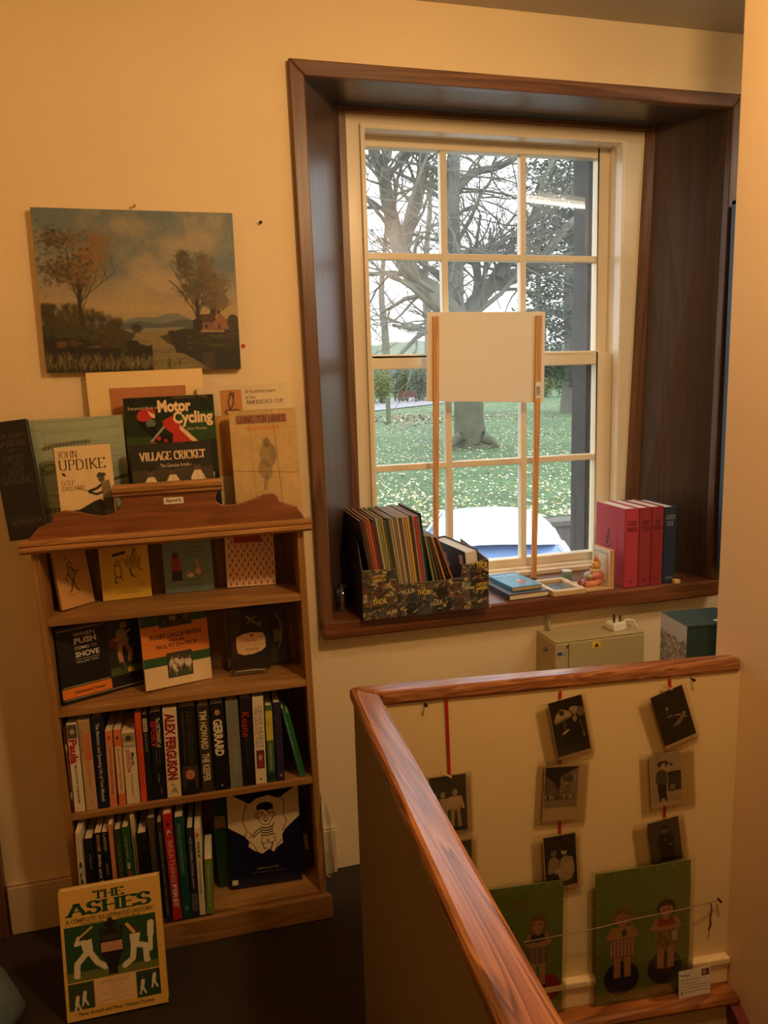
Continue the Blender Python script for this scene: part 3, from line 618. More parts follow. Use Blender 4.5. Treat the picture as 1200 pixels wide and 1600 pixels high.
for k in range(64):
    z = 1.2+k*.2; a = k*2.4; L = rr.uniform(1.0, 4.3)*(1.12-k/90); f = foliage((math.cos(a)*L, math.sin(a)*L, z+.3), (1.5, 1.5, .45), 200, .14, rr); i = len(m.v); m.v += f.v; m.f += [tuple(q+i for q in t) for t in f.f]; m.mi += f.mi
m.build('foliage', GREENS[0], ev)
hz = [(560, 66, 2.2, 2.6, 2), (596, 68, 2.4, 3.0, 2), (628, 74, 2.6, 3.6, 1), (655, 72, 2.4, 3.4, 3), (688, 74, 2.8, 3.4, 1), (722, 76, 2.8, 3.6, 3), (756, 76, 2.8, 3.4, 1), (790, 74, 2.6, 3.2, 3), (822, 72, 2.6, 3.4, 1), (852, 70, 2.6, 3.4, 2), (884, 70, 2.8, 3.8, 1), (918, 68, 2.8, 4.2, 0), (950, 66, 2.8, 4.2, 1)]
NM = ['yellowing shrub at the far left end of the hedge', 'yellow-green shrub left of the blue banner', 'green shrub directly behind the blue banner', 'grey-green shrub behind the wooden bench', 'green shrub behind the left stick of the board', 'grey-green shrub hidden behind the great tree trunk', 'green shrub just right of the great tree trunk', 'grey-green shrub behind the right half of the board', 'green shrub seen along the right edge of the board', 'yellow-green shrub right of the board on the far lawn edge', 'green shrub left of the dark window jamb', 'dark shrub behind the dark window jamb', 'green shrub at the far right end of the hedge']
for i, (px, Y, w, h, k) in enumerate(hz):
    x = onY(px, 600, Y).x; p = Vector((x, Y, groundZ(Y))); rr = random.Random(60+i)
    s = thing('garden_shrub', NM[i]+', beyond the lawn', 'shrub', Matrix.Translation(p), 'shrubs along the far hedge')
    m = MB()
    for q in range(7): a = q*.9; m.tube([(0, 0, -.1), (math.cos(a)*.5, math.sin(a)*.4, h*.5), (math.cos(a)*1.0, math.sin(a)*.8, h*.9)], [.06, .04, .015], 5)
    m.build('stems', M_bark, s); foliage((0, 0, h*.5), (w*.47, w*.36, h*.55), 1500, .12, rr).build('foliage', GREENS[k], s)
# far wooded hill closing the view
m = MB(); rr = random.Random(9); pts = [(x, 130+8*mnoise.noise(Vector((x*.02, 0, 0))), 5.5+2.2*mnoise.noise(Vector((x*.05, 1, 0)))+1.2*mnoise.noise(Vector((x*.21, 4, 0)))) for x in range(-60, 200, 3)]
for (a, b, h), (c, d, k) in zip(pts[:-1], pts[1:]): m.quad((a, b, 0), (c, d, 0), (c, d, k), (a, b, h)); m.quad((a, b, h), (c, d, k), (c, d+40, k+5), (a, b+40, h+5))
struct(m.build('ground_hill', mat('far_woodland', S(98, 112, 92), .95, vary=.3, scale=.4)))
# bench, post, banner on its pole
M_bench = mat('bench_wood', S(96, 58, 48), .8, vary=.15)
p = onG(637, 629); Y = p.y; k = 28*(p-CAM).dot(FWD)/FPX
b = thing('park_bench', 'brown wooden park bench beyond the path, seen small at the left of the lawn', 'bench', Matrix.Translation(p) @ Matrix.Rotation(-.25, 4, 'Z') @ Matrix.Scale(k/1.6, 4))
for x in (-.75, .75):
    MB().box(x-.04, x+.04, -.05, .03, 0, .62).build('leg', M_bench, b); MB().box(x-.04, x+.04, .42, .5, 0, .8).build('leg', M_bench, b); MB().box(x-.045, x+.045, -.08, .5, .6, .66).build('armrest', M_bench, b)
MB().box(-.04, .04, -.05, .03, 0, .42).build('leg', M_bench, b); MB().box(-.04, .04, .4, .46, 0, .42).build('leg', M_bench, b)
m = MB(); [m.box(-.78, .78, .02+.12*q, .12+.12*q, .40, .44) for q in range(4)]; m.build('seat', M_bench, b)
m = MB(); m.prism([(-.78, .5), (.78, .5), (.78, .86), (.45, .98), (0, 1.04), (-.45, .98), (-.78, .86)], .46, .5); m.build('backrest', M_bench, b)
p = onG(607, 662); m = MB(); hgt = 42*(p-CAM).dot(FWD)/FPX; m.tube([(0, 0, -.1), (.01, 0, hgt*.96), (.01, 0, hgt)], [.12, .115, .05], 8)
o = m.build('bollard_post', mat('weathered_post', S(92, 104, 76), .9, vary=.2)); o.location = p; tag(o, 'weathered wooden post standing on the lawn in front of the path', 'post')
p = onG(618, 626); b = thing('banner_pole', 'dark pole carrying a pale blue banner behind the path', 'banner', Matrix.Translation(p)); k = (p-CAM).dot(FWD)/FPX
MB().tube([(0, 0, -.1), (0, 0, 66*k)], [1.4*k, 1.1*k], 8).build('pole', mat('dark_pole', S(46, 56, 70), .6), b)
m = MB(); m.prism([(-4*k, 16*k), (6*k, 16*k), (4*k, 52*k), (-3*k, 60*k)], -.9*k, -.6*k-.9*k); m.build('banner', mat('banner_cloth', S(112, 128, 160), .8, vary=.1), b)
MB().box(-2*k, 2*k, -2.6*k, -2.2*k, 27*k, 33*k).build('notice', mat('notice_white', S(225, 228, 235), .6), b)
# parked white car, seen from behind and above
YC = 7.6; xc = onY(778, 850, YC).x
car = thing('parked_car', 'white car parked just outside below the window', 'car', Matrix.Translation((xc, YC, -1.47)) @ Matrix.Rotation(-.32, 4, 'Z'))
M_car = mat('white_car_paint', S(240, 242, 244), .25, vary=.0, coat=.6); M_cg = mat('car_glass', S(104, 134, 176), .08, vary=0, spec=.8); M_tyre = mat('tyre_rubber', S(30, 30, 32), .8)  # car glass has the reflected sky put into its blue base colour
def loft(m, secs, seg_fn):
    n = len(secs[0]); i0 = len(m.v)
    for s_ in secs: m.v += s_
    for a in range(len(secs)-1):
        for j in range(n-1): m.f.append((i0+a*n+j, i0+a*n+j+1, i0+(a+1)*n+j+1, i0+(a+1)*n+j)); m.mi.append(0)
def sect(y, hw, zt, zb, rnd_=.5, n=17):
    out = []
    for j in range(n):
        t = PI*j/(n-1); c = math.cos(t); s_ = math.sin(t); out.append((-hw*math.copysign(abs(c)**rnd_, c), y, zb+(zt-zb)*(s_**rnd_ if s_ > 0 else 0)))
    return out
m = MB(); loft(m, [sect(-1.95, .62, .55, .3), sect(-1.9, .80, .80, .25), sect(-1.5, .86, .93, .22), sect(-.8, .88, .98, .2), sect(0, .88, .98, .2), sect(1.0, .88, .97, .2), sect(1.8, .86, .9, .22), sect(2.25, .78, .74, .28), sect(2.3, .6, .5, .3)], None); m.build('body', M_car, car, smooth=True)
def roofsec(y, hw, zt, zb, n=19): return sect(y, hw, zt, zb, .85, n)
m = MB(); loft(m, [roofsec(-.68, .30, 1.345, 1.335), roofsec(-.62, .50, 1.385, 1.325), roofsec(-.45, .62, 1.425, 1.285), roofsec(-.1, .66, 1.46, 1.27), roofsec(.4, .67, 1.475, 1.27), roofsec(1.0, .65, 1.455, 1.27), roofsec(1.4, .58, 1.40, 1.29), roofsec(1.6, .4, 1.36, 1.32)], None); m.build('roof', M_car, car, smooth=True)
m = MB(); m.hexa([(-.80, -1.22, .95), (.80, -1.22, .95), (.80, 1.95, .93), (-.80, 1.95, .93), (-.56, -.56, 1.31), (.56, -.56, 1.31), (.56, 1.5, 1.31), (-.56, 1.5, 1.31)]); m.build('windscreen', M_cg, car, bevel=.03)
for x in (-1, 1):
    m = MB(); [MB().tube(q, [.035, .03], 6).build('pillar', M_car, car) for q in ([(x*.83, -1.25, .93), (x*.6, -.55, 1.33)], [(x*.83, 1.95, .92), (x*.57, 1.5, 1.33)], [(x*.82, .3, .96), (x*.64, .3, 1.31)])]
    for y in (-1.25, 1.4):
        m = MB(); m.tube([(x*.70, y, .31), (x*.88, y, .31)], .31, 20); m.build('wheel', M_tyre, car)
MB().tube([(-.35, -1.2, .98), (.28, -.86, 1.17)], .012, 6).build('wiper', M_tyre, car)
# ------------------------------------------------------------------ bookcase
BYAW, BROLL = -.041, .015
bx = Vector((math.cos(BYAW)*math.cos(BROLL), math.sin(BYAW)*math.cos(BROLL), BROLL)).normalized()
by = Vector((-math.sin(BYAW), math.cos(BYAW), 0)); bz = bx.cross(by).normalized(); by = bz.cross(bx)
BO = Vector((-.358, 1.972, -.006)); BM = pose(BO, bx, by, bz); BI = BM.inverted()
BW, BD = .669, .172
SH = [.080, .428, .714, .955]         # tops of the four shelves
M_pine = wood('bookcase_pine', S(138, 98, 50), S(168, 124, 70), 'X', rough=.5, ring=8, stretch=14, fine=.15)
M_pineZ = wood('bookcase_pine_upright', S(138, 98, 50), S(168, 124, 70), 'Z', rough=.5, ring=8, stretch=14, fine=.15)
M_pinel = wood('bookcase_moulding_pine', S(150, 104, 54), S(182, 132, 76), 'X', rough=.45, ring=10, stretch=14, knots=True)
bc = thing('bookcase', 'small pine bookcase with a carved pediment standing under the painting', 'bookcase', BM)
for x0 in (0, BW-.018): MB().box(x0, x0+.018, 0, BD, 0, 1.128).build('side_panel', M_pineZ, bc, bevel=.0015)
MB().box(.018, BW-.018, BD-.008, BD, .02, 1.128).build('back_panel', wood('bookcase_back', S(100, 68, 34), S(122, 84, 46), 'Z', rough=.6, ring=8, stretch=14), bc)
for z in SH: MB().box(.018, BW-.018, .001, BD-.008, z-.018, z).build('shelf', M_pine, bc, bevel=.0015)
MB().prism([(-.014, 0), (BW+.014, 0), (BW+.014, .062), (BW+.004, .072), (-.004, .072), (-.014, .062)], -.018, .0).build('plinth', M_pine, bc, bevel=.003)
m = MB(); m.box(-.012, BW+.012, -.020, BD, 1.128, 1.150); m.build('top_board', M_pinel, bc, bevel=.003)
prof = [(-.006, 1.126), (-.020, 1.130), (-.027, 1.136), (-.027, 1.142), (-.022, 1.146), (-.026, 1.150), (-.026, 1.157), (-.018, 1.161), (-.006, 1.161)]
m = MB(); n = len(prof)
for x in (-.02, BW+.02): m.v += [(x, a, b) for a, b in prof]
for k in range(n): l = (k+1) % n; m.f.append((k, n+k, n+l, l)); m.mi.append(0)
m.f.append(tuple(range(n))); m.f.append(tuple(range(2*n-1, n-1, -1))); m.mi += [0, 0]
m.build('cornice', M_pinel, bc)
def bc_front(px, py, y=0):           # pixel on a plane parallel to the case's front -> (x, z) in the case's frame
    p = BI @ onP(px, py, BM @ Vector((0, y, 0)), by); return p.x, p.z
cA = crop(0, 560, 2.5)
ped = [(96, 690), (150, 662), (203, 640), (205, 618), (222, 602), (250, 596), (300, 600), (350, 610), (400, 616), (445, 606), (468, 585), (474, 562), (466, 545), (447, 535), (445, 518), (860, 490), (865, 508), (850, 520), (842, 540), (846, 562), (870, 574), (935, 570), (985, 552), (1030, 534), (1065, 528), (1085, 540), (1088, 556), (1120, 566), (1160, 578), (1192, 592)]
P = [bc_front(*cA(*q), y=-.002) for q in ped]
P[0] = (P[0][0], 1.155); P[-1] = (P[-1][0], 1.155)
MB().prism(P, -.004, .012).build('pediment', wood('pediment_pine', S(122, 70, 34), S(140, 86, 46), 'X', rough=.45, ring=7, stretch=10), bc, bevel=.002)
a = bc_front(*cA(438, 508), y=-.01); b = bc_front(*cA(866, 482), y=-.01)
x0, x1, zz = a[0], b[0], (a[1]+b[1])/2-.007
m = MB(); pr = [(-.004, zz-.016), (-.012, zz-.012), (-.012, zz-.005), (-.018, zz-.002), (-.02, zz+.008), (-.012, zz+.014), (.014, zz+.014), (.014, zz-.016)]; n = len(pr)
for x in (x0, x1): m.v += [(x, q, r) for q, r in pr]
for k in range(n): l = (k+1) % n; m.f.append((k, n+k, n+l, l)); m.mi.append(0)
m.f.append(tuple(range(n))); m.f.append(tuple(range(2*n-1, n-1, -1))); m.mi += [0, 0]
m.build('pediment_moulding', M_pinel, bc)
a = bc_front(*cA(640, 572), y=-.006); b = bc_front(*cA(716, 540), y=-.006)
lb = MB().box(a[0], b[0], -.006, -.004, a[1], b[1]).build('name_card', mat('card_white', S(226, 214, 190), .6), bc, bevel=.001); lb['label'] = 'small white card reading Sport'
letters('card_lettering', 'Sport', lb, (a[0]+.006, a[1]+.004, b[0]-.006, b[1]-.003), S(30, 24, 20), y=-.0066, bold=.012)

# ------------------------------------------------------------------ books
M_pages = mat('page_block', S(216, 200, 166), .8, vary=.12, scale=260); M_pages2 = mat('page_block_tan', S(186, 160, 116), .8, vary=.12, scale=260)
def cov(rgb, rough=.42): return mat('cover_%d_%d_%d' % rgb, S(*rgb), rough, vary=.05, scale=25)
def book(name, label, cat, M, w, h, t, rgb, hard=True, group=None, pages=None, rough=.42):
    """front cover in the local x-z plane at y = 0 facing -y, spine along x = 0"""
    o = thing(name, label, cat, M, group); b = .0024 if hard else .0008; e = .003 if hard else .0; sp = min(b, t*.3); b = min(b, t*.22)
    poly = [(0, 0), (w, 0), (w, b), (sp, b), (sp, t-b), (w, t-b), (w, t), (0, t)]
    Q = Matrix(((1, 0, 0, 0), (0, 0, 1, 0), (0, 1, 0, 0), (0, 0, 0, 1)))
    c = MB().prism(poly, 0, h, Q).build('cover', cov(rgb, rough), o, bevel=min(.0012, b*.45))
    MB().box(sp*.9, w-e-.0006, b*.9, t-b*.9, e, h-e).build('pages', pages or M_pages, o)
    return o, c
def fr(w, h, x0, z0, x1, z1): return (x0*w, z0*h, x1*w, z1*h)
def rectfit(pts, P0, N, up):
    TL, TR, BL, BR = [onP(*p, P0, N) for p in pts]
    ex = ((TR-TL)+(BR-BL)).normalized(); ey = N.copy(); ez = ex.cross(ey).normalized(); ex = ey.cross(ez).normalized()
    if ez.dot(up) < 0: ez = -ez
    w = ((TR-TL).length+(BR-BL).length)/2; h = ((TL-BL).length+(TR-BR).length)/2; c = (TL+TR+BL+BR)/4
    return c-ex*w/2-ez*h/2, ex, ey, ez, w, h
def snap(o, ex, ey, ez, w, h, t, S0, n):
    """lift or lower along n so that the lowest corner touches the plane through S0"""
    lo = min((o+ex*a*w+ey*b*t+ez*c*h-S0).dot(n) for a in (0, 1) for b in (0, 1) for c in (0, 1)); return o-n*(lo-.0004), lo
def front_pose(pts, t, S0, n, lean, d=None, yaw=None, bh=None, quiet=True):
    """standing book seen from its front: corner pixels TL TR BL BR; stands on the plane through S0 with normal n.
    d None: the bottom corners are seen on the plane; d given: the bottom is hidden, the book is lengthened down to the plane"""
    bh = bh or by
    if d is None:
        a, b = onP(*pts[2], S0, n), onP(*pts[3], S0, n); p = (a+b)/2
        if yaw is None: e = (b-a).normalized(); hor = n.cross(e)
        else: hor = bh*math.cos(yaw)+bh.cross(n)*math.sin(yaw)
    else:
        p = S0+bh*d; y_ = yaw or 0; hor = bh*math.cos(y_)+bh.cross(n)*math.sin(y_)
    hor = (hor-n*hor.dot(n)).normalized()
    N = (hor*math.cos(lean)-n*math.sin(lean)).normalized(); o, ex, ey, ez, w, h = rectfit(pts, p, N, n)
    if d is None: o, lo = snap(o, ex, ey, ez, w, h, t, S0, n)
    else:
        lo = min((o+ex*a*w+ey*b*t-S0).dot(n) for a in (0, 1) for b in (0, 1))-.0004; k = lo/ez.dot(n); o = o-ez*k; h += k
    if not quiet: q = BI @ o; print('front', [round(v, 3) for v in (*q, w, h, lo)], 'top depth', round((BI @ (o+ez*h+ey*t)).y, 3))
    return pose(o, ex, ey, ez), w, h
def on_shelf(k): return BM @ Vector((0, 0, SH[k])), bz
def spine_pose(pts, d, shelf):
    S0 = BM @ Vector((0, 0, shelf)); P0 = BM @ Vector((0, d, 0)); TL, TR, BL, BR = [onP(*p, P0, by) for p in pts]
    ez = ((TL-BL)+(TR-BR)).normalized(); ex = by.cross(ez).normalized()
    if ex.dot(bx) < 0: ex = -ex
    w = ((TR-TL).dot(ex)+(BR-BL).dot(ex))/2; h = ((TL-BL).dot(ez)+(TR-BR).dot(ez))/2; o = (TL+TR+BL+BR)/4-ex*w/2-ez*h/2
    o, lo = snap(o, ex, by, ez, w, h, .0, S0, bz)
    return pose(o+ex*w, by, -ex, ez), w, h, lo
def spine_mp(t): return lambda co: np.stack([co[:, 1], t-co[:, 0], co[:, 2]], -1)
def spine_text(c, t, h, s, x0, z0, x1, z1, rgb, style='s', rot=-90, **k):
    f = letters if style == 's' else serif
    return f('spine_lettering', s, c, (x0*t, z0*h, x1*t, z1*h), S(*rgb), y=-.0006, rot=rot, mp=spine_mp(t), **k)
def spine_art(c, t, h, x0, z0, x1, z1, cv, name='spine_picture'):
    return sheet(name, cv, c, x0*t, z0*h, -.0004, sx=(x1-x0)*t, sz=(z1-z0)*h, mp=spine_mp(t))
def face(cv, skin=(176, 128, 96), hair=(50, 36, 26), cx=None, cy=None, r=None):
    cx = cx or cv.w/2; cy = cy or cv.h*.5; r = r or cv.w*.3
    cv.ell(cx, cy+r*.25, r*1.02, r*1.25, C3(*hair)); cv.ell(cx, cy-r*.05, r*.82, r*1.1, C3(*skin)); cv.rect(cx-r*.45, cy+r*.12, cx-r*.1, cy+r*.26, C3(40, 26, 20)); cv.rect(cx+r*.12, cy+r*.12, cx+r*.45, cy+r*.26, C3(40, 26, 20))
    cv.ell(cx+r*.05, cy-r*.15, r*.12, r*.25, C3(int(skin[0]*.75), int(skin[1]*.75), int(skin[2]*.75))); cv.rect(cx-r*.25, cy-r*.58, cx+r*.3, cy-r*.46, C3(110, 50, 44)); return cv

PREV = []
def fit_row(M, t, h, zs, first):
    """trim a spine on its left so that it never cuts into its neighbour or the case's side"""
    A = BI @ M; b0, z_ = A.translation, A.col[2].xyz; lv = A.col[1].xyz
    def xs(p, z): return p.x+z_.x*(z-p.z)/z_.z
    if first: PREV.clear(); PREV.append((lambda z: .0188, 9))
    f, top = PREV[-1]; over = 0
    for z in (zs, min(zs+h, top)): over = max(over, f(z)-xs(b0+lv*t, z))
    if over > 0: t -= over+.0002
    r = max(xs(b0, zs), xs(b0, zs+h))-(BW-.0188)
    if r > 0: M = BM @ Matrix.Translation((-r, 0, 0)) @ A; t = t-r*.5; b0 = (BI @ M).translation
    bb = b0.copy(); PREV.append((lambda z: bb.x+.0004+z_.x*(z-bb.z)/z_.z, zs+h)); return M, t
# --- row of upright books on the third shelf
c3 = crop(70, 1070, 2.667); W_ = (232, 220, 190)
G3 = 'upright sports books on the third shelf'
ROW3 = [
 ((38, 186), (86, 180), (80, 541), (123, 533), (92, 26, 26), .15, 'maroon book with two pale leaf emblems on its spine, leftmost on the third shelf'),
 ((84, 166), (132, 160), (122, 535), (170, 528), (226, 214, 186), .15, 'white book with a small portrait over a big red title on its spine'),
 ((135, 158), (185, 151), (175, 533), (222, 526), (196, 164, 120), .15, 'tan book with faded orange lettering beside the navy book'),
 ((190, 150), (240, 141), (225, 528), (272, 520), (22, 26, 50), .15, 'navy book with a long white script title down its spine'),
 ((248, 201), (280, 196), (272, 518), (303, 512), (214, 150, 118), .12, 'thin pale pink book with an orange-pink top label, just right of the navy book'),
 ((284, 193), (314, 188), (310, 509), (340, 502), (216, 116, 70), .12, 'thin orange and cream book left of the cream book with a red and black title'),
 ((318, 203), (373, 193), (343, 502), (398, 491), (222, 206, 172), .13, 'cream book with a red and black name under a grey crowd picture'),
 ((373, 125), (398, 120), (402, 496), (428, 490), (214, 84, 40), .15, 'tall thin bright orange-red book'),
 ((399, 126), (426, 121), (430, 488), (456, 482), (26, 26, 24), .15, 'thin black book with a small white block of lettering at its top'),
 ((427, 118), (483, 108), (455, 483), (507, 473), (20, 20, 20), .15, 'black dictionary with red SPORT lettering on its spine'),
 ((488, 105), (548, 97), (512, 478), (570, 468), (226, 206, 172), .15, 'cream book with a huge dark red two-word name on its spine'),
 ((551, 96), (626, 87), (576, 466), (648, 452), (22, 21, 20), .15, 'thick black book with a colour portrait low on its spine'),
 ((631, 92), (681, 85), (658, 456), (707, 445), (58, 48, 32), .15, 'dark olive book with cream capitals ending in THE KEEPER'),
 ((685, 80), (741, 70), (712, 441), (772, 430), (18, 18, 20), .15, 'black book with bold white capitals and a small face at its top'),
 ((749, 70), (803, 62), (775, 431), (826, 424), (120, 122, 106), .15, 'grey-green book with faint lettering'),
 ((807, 60), (860, 51), (828, 426), (876, 418), (20, 19, 20), .15, 'black book with red lower-case name on its spine'),
 ((862, 55), (910, 47), (880, 418), (925, 411), (222, 206, 176), .15, 'cream book with grey capitals and a small red picture low on its spine'),
 ((914, 75), (945, 68), (930, 396), (962, 388), (58, 96, 48), .13, 'thin green and yellow book beside the purple-navy book'),
 ((947, 60), (980, 52), (970, 388), (1000, 380), (44, 38, 64), .14, 'plain purple-navy book, last that stands upright on the third shelf'),
 ((978, 84), (1003, 92), (1093, 367), (1114, 368), (44, 112, 74), .11, 'slim pale-green book leaning left, nearer the upright books'),
 ((1004, 106), (1040, 118), (1115, 370), (1137, 365), (40, 104, 44), .11, 'slim bright green book leaning left against the other, last on the third shelf'),
]
bk3 = []
for TL, TR, BL, BR, rgb, dep, lab in ROW3:
    M, t, h, lo = spine_pose([c3(*q) for q in (TL, TR, BL, BR)], .008 if len(bk3) < 19 else .012, SH[1]); M, t = fit_row(M, t, h, SH[1], not bk3)
    o, c = book('upright_book', lab, 'book', M, min(dep, BD-.022), h, t-.0006, rgb, hard=len(bk3) not in (4, 5, 6), group=G3); bk3.append((o, c, t-.0006, h))
    if len(bk3) == 19: break
for k, (hh, x0) in enumerate(((.212, .617), (.198, None))):
    f, top = PREV[-1]; tt = .0085
    if k == 0:
        ph = 0.0
        while x0-hh*math.sin(ph) > f(SH[1]+hh*math.cos(ph))+.0012 and ph < .6: ph += .002
        xb = x0
    else: xb = x0_ + (tt+.0004)/math.cos(ph)
    x0_ = xb; exv = bx*math.cos(ph)+bz*math.sin(ph); ezv = bz*math.cos(ph)-bx*math.sin(ph); o_ = BM @ Vector((xb, .012, SH[1]+.0004))
    o, c = book('upright_book', ROW3[19+k][6], 'book', pose(o_+exv*tt, by, -exv, ezv), .11, hh, tt, ROW3[19+k][4], group=G3); bk3.append((o, c, tt, hh))
def B3(i): return bk3[i][1:]
c, t, h = B3(0); cv = Cv(2.2, 24, C3(92, 26, 26))
for y in (19.2, 4.5): cv.ell(1.2, y, .85, 1.05, C3(196, 186, 132)).poly([(.4, y-.2), (2.0, y-.2), (1.2, y-2.1)], C3(196, 186, 132))
spine_art(c, t, h, .02, .04, .98, .96, cv); spine_text(c, t, h, 'J.P. DUNLEAVY', .52, .28, .88, .68, (214, 206, 180)); spine_text(c, t, h, 'THE HISTORY OF THE GAME', .2, .33, .36, .62, (150, 110, 90))
c, t, h = B3(1); cv = Cv(2.2, 3.6, C3(90, 84, 66)).grain(.4); face(cv, (200, 176, 140), (40, 32, 26)); spine_art(c, t, h, .05, .83, .95, .985, cv); spine_text(c, t, h, 'Paula', .08, .55, .86, .82, (178, 34, 48), bold=.04); spine_text(c, t, h, 'My Story So Far  Paula Radcliffe', .36, .10, .62, .53, (34, 28, 26), bold=.01)
c, t, h = B3(2); cv = Cv(2.2, 8, C3(180, 146, 100)).grain(.3, 1.2); cv.poly([(.9, 0), (2.1, 0), (2.1, 6), (.9, 5)], C3(206, 118, 74)); spine_art(c, t, h, .05, .55, .95, .97, cv); spine_text(c, t, h, 'The Player', .12, .64, .3, .82, (110, 84, 54)); spine_text(c, t, h, 'Becker', .38, .22, .86, .62, (214, 108, 62)); spine_text(c, t, h, '.', .5, .08, .62, .09, (60, 30, 24))
c, t, h = B3(3); spine_text(c, t, h, 'The Memoirs and Sporting Life of Tom Mitchell', .28, .08, .66, .93, (220, 214, 196), bold=.005)
c, t, h = B3(4); spine_art(c, t, h, .02, .82, .98, .985, Cv(1.4, 3, C3(222, 128, 84)).ell(.7, 1.5, .25, .5, C3(140, 50, 30)));spine_art(c, t, h, .02, .03, .98, .13, Cv(1.4, 2, C3(222, 122, 80))); spine_text(c, t, h, 'THE RACING GAME by R. Rodrigo', .3, .16, .68, .78, (60, 34, 26))
c, t, h = B3(5); spine_art(c, t, h, .02, .16, .98, .78, Cv(1.4, 12, C3(224, 190, 146)));spine_art(c, t, h, .25, .84, .75, .94, Cv(1, 2, C3(216, 116, 70)).ell(.5, 1, .3, .5, C3(60, 30, 20))); spine_text(c, t, h, 'Encyclopedia of Rugby Football', .3, .2, .68, .75, (58, 32, 24))
c, t, h = B3(6); cv = Cv(2.3, 3.6, C3(150, 134, 104)).grain(.6, .6); cv.ell(1.15, 2.2, .55, .8, C3(70, 60, 48)); [cv.ell(.3+.25*k, .7+.3*(k % 2), .12, .5, C3(210, 196, 160)) for k in range(8)]; spine_art(c, t, h, .04, .79, .96, .985, cv); spine_text(c, t, h, 'JOHNSON', .14, .45, .52, .76, (172, 40, 40), bold=.02); spine_text(c, t, h, 'Martin', .58, .53, .84, .71, (34, 28, 26), bold=.02); spine_text(c, t, h, 'The autobiography', .42, .12, .6, .42, (120, 100, 80))
c, t, h = B3(7); spine_text(c, t, h, 'THE OFFICIAL HISTORY OF THE CUP', .34, .22, .62, .8, (150, 50, 26))
c, t, h = B3(8); spine_art(c, t, h, .18, .80, .82, .95, Cv(1, 3, C3(210, 200, 170))); spine_text(c, t, h, 'RUGBY', .26, .81, .7, .94, (30, 26, 22), bold=.01); spine_text(c, t, h, 'All the World', .35, .58, .65, .78, (190, 180, 156))
c, t, h = B3(9); spine_text(c, t, h, 'SPORT', .08, .60, .50, .90, (168, 34, 34), bold=.05); spine_text(c, t, h, 'The DICTIONARY of', .54, .60, .86, .93, (216, 206, 180), bold=.02); spine_text(c, t, h, 'over three thousand entries', .36, .40, .5, .57, (130, 122, 104)); spine_text(c, t, h, 'from archery to yachting', .6, .40, .72, .57, (130, 122, 104)); spine_text(c, t, h, 'Routledge', .42, .20, .54, .3, (200, 190, 170)); spine_text(c, t, h, 'London', .6, .06, .72, .14, (170, 160, 140))
c, t, h = B3(10); spine_text(c, t, h, 'ALEX FERGUSON', .10, .2, .84, .94, (142, 22, 34), bold=.045); cv = Cv(2.4, 2.6, C3(224, 204, 170)); cv.line([(.5, .5), (1.2, 2.3), (1.9, .4)], .18, C3(90, 80, 66)).line([(.4, 1.2), (2.0, 1.6)], .1, C3(120, 100, 84)).ell(1.3, 1.2, .3, .5, C3(150, 132, 108)); spine_art(c, t, h, .1, .02, .95, .13, cv); spine_text(c, t, h, '-1', .3, .14, .55, .19, (60, 50, 44))
c, t, h = B3(11); cv = face(Cv(3.2, 6.2, C3(64, 56, 44)), (196, 134, 92), (96, 66, 40), 1.6, 3.9, 1.1); cv.poly([(.4, 0), (.8, 2.2), (1.6, 2.7), (2.4, 2.2), (2.9, 0)], C3(22, 24, 28)); spine_art(c, t, h, .06, .06, .94, .33, cv); spine_text(c, t, h, 'ALEX FERGUSON', .44, .36, .8, .95, (66, 60, 50), bold=.02); spine_text(c, t, h, 'MANAGING MY LIFE  MY AUTOBIOGRAPHY', .2, .38, .32, .94, (96, 90, 78))
c, t, h = B3(12); spine_text(c, t, h, 'TIM HOWARD', .18, .5, .78, .94, (218, 200, 160), bold=.03); spine_text(c, t, h, 'THE KEEPER', .18, .13, .78, .45, (218, 200, 160), bold=.03)
c, t, h = B3(13); cv = face(Cv(2.4, 3.8, C3(26, 24, 24)), (186, 132, 96), (40, 30, 24)); spine_art(c, t, h, .14, .82, .9, .975, cv); spine_text(c, t, h, 'GERRARD', .16, .4, .82, .82, (228, 214, 180), bold=.045); spine_text(c, t, h, 'o', .42, .05, .54, .065, (220, 210, 190), bold=.05)
c, t, h = B3(14); spine_text(c, t, h, 'BLESSED', .4, .18, .66, .46, (150, 150, 130)); spine_text(c, t, h, 'THE AUTOBIOGRAPHY', .3, .5, .6, .92, (128, 130, 112))
c, t, h = B3(15); spine_text(c, t, h, 'Keane', .14, .56, .76, .84, (186, 40, 40), rot=-90); spine_text(c, t, h, 'The Autobiography', .36, .26, .54, .53, (90, 84, 78))
c, t, h = B3(16); spine_text(c, t, h, 'GEOFF HURST', .46, .42, .84, .9, (120, 110, 96)); spine_text(c, t, h, '1966 AND ALL THAT', .14, .42, .4, .88, (120, 110, 96)); cv = Cv(2, 4, C3(96, 44, 44)).grain(.5, .8); cv.ell(1, 2.4, .5, .7, C3(190, 140, 110)).ell(1, .8, .7, .8, C3(150, 40, 44)); spine_art(c, t, h, .16, .18, .88, .39, cv); spine_text(c, t, h, 'o', .4, .05, .6, .07, (40, 40, 40), bold=.05)
c, t, h = B3(17); cv = Cv(1.4, 20, C3(66, 104, 54)); cv.rect(0, 11, 1.4, 19, C3(190, 176, 66)); cv.grain(.35, .8); cv.rect(0, 0, 1.4, 2.4, C3(30, 40, 40)); spine_art(c, t, h, .04, .02, .96, .98, cv); spine_text(c, t, h, 'THE FOOTBALL YEARBOOK', .34, .16, .64, .52, (200, 196, 150))
c, t, h = B3(18); spine_text(c, t, h, '88', .35, .06, .65, .09, (200, 196, 180), rot=0)
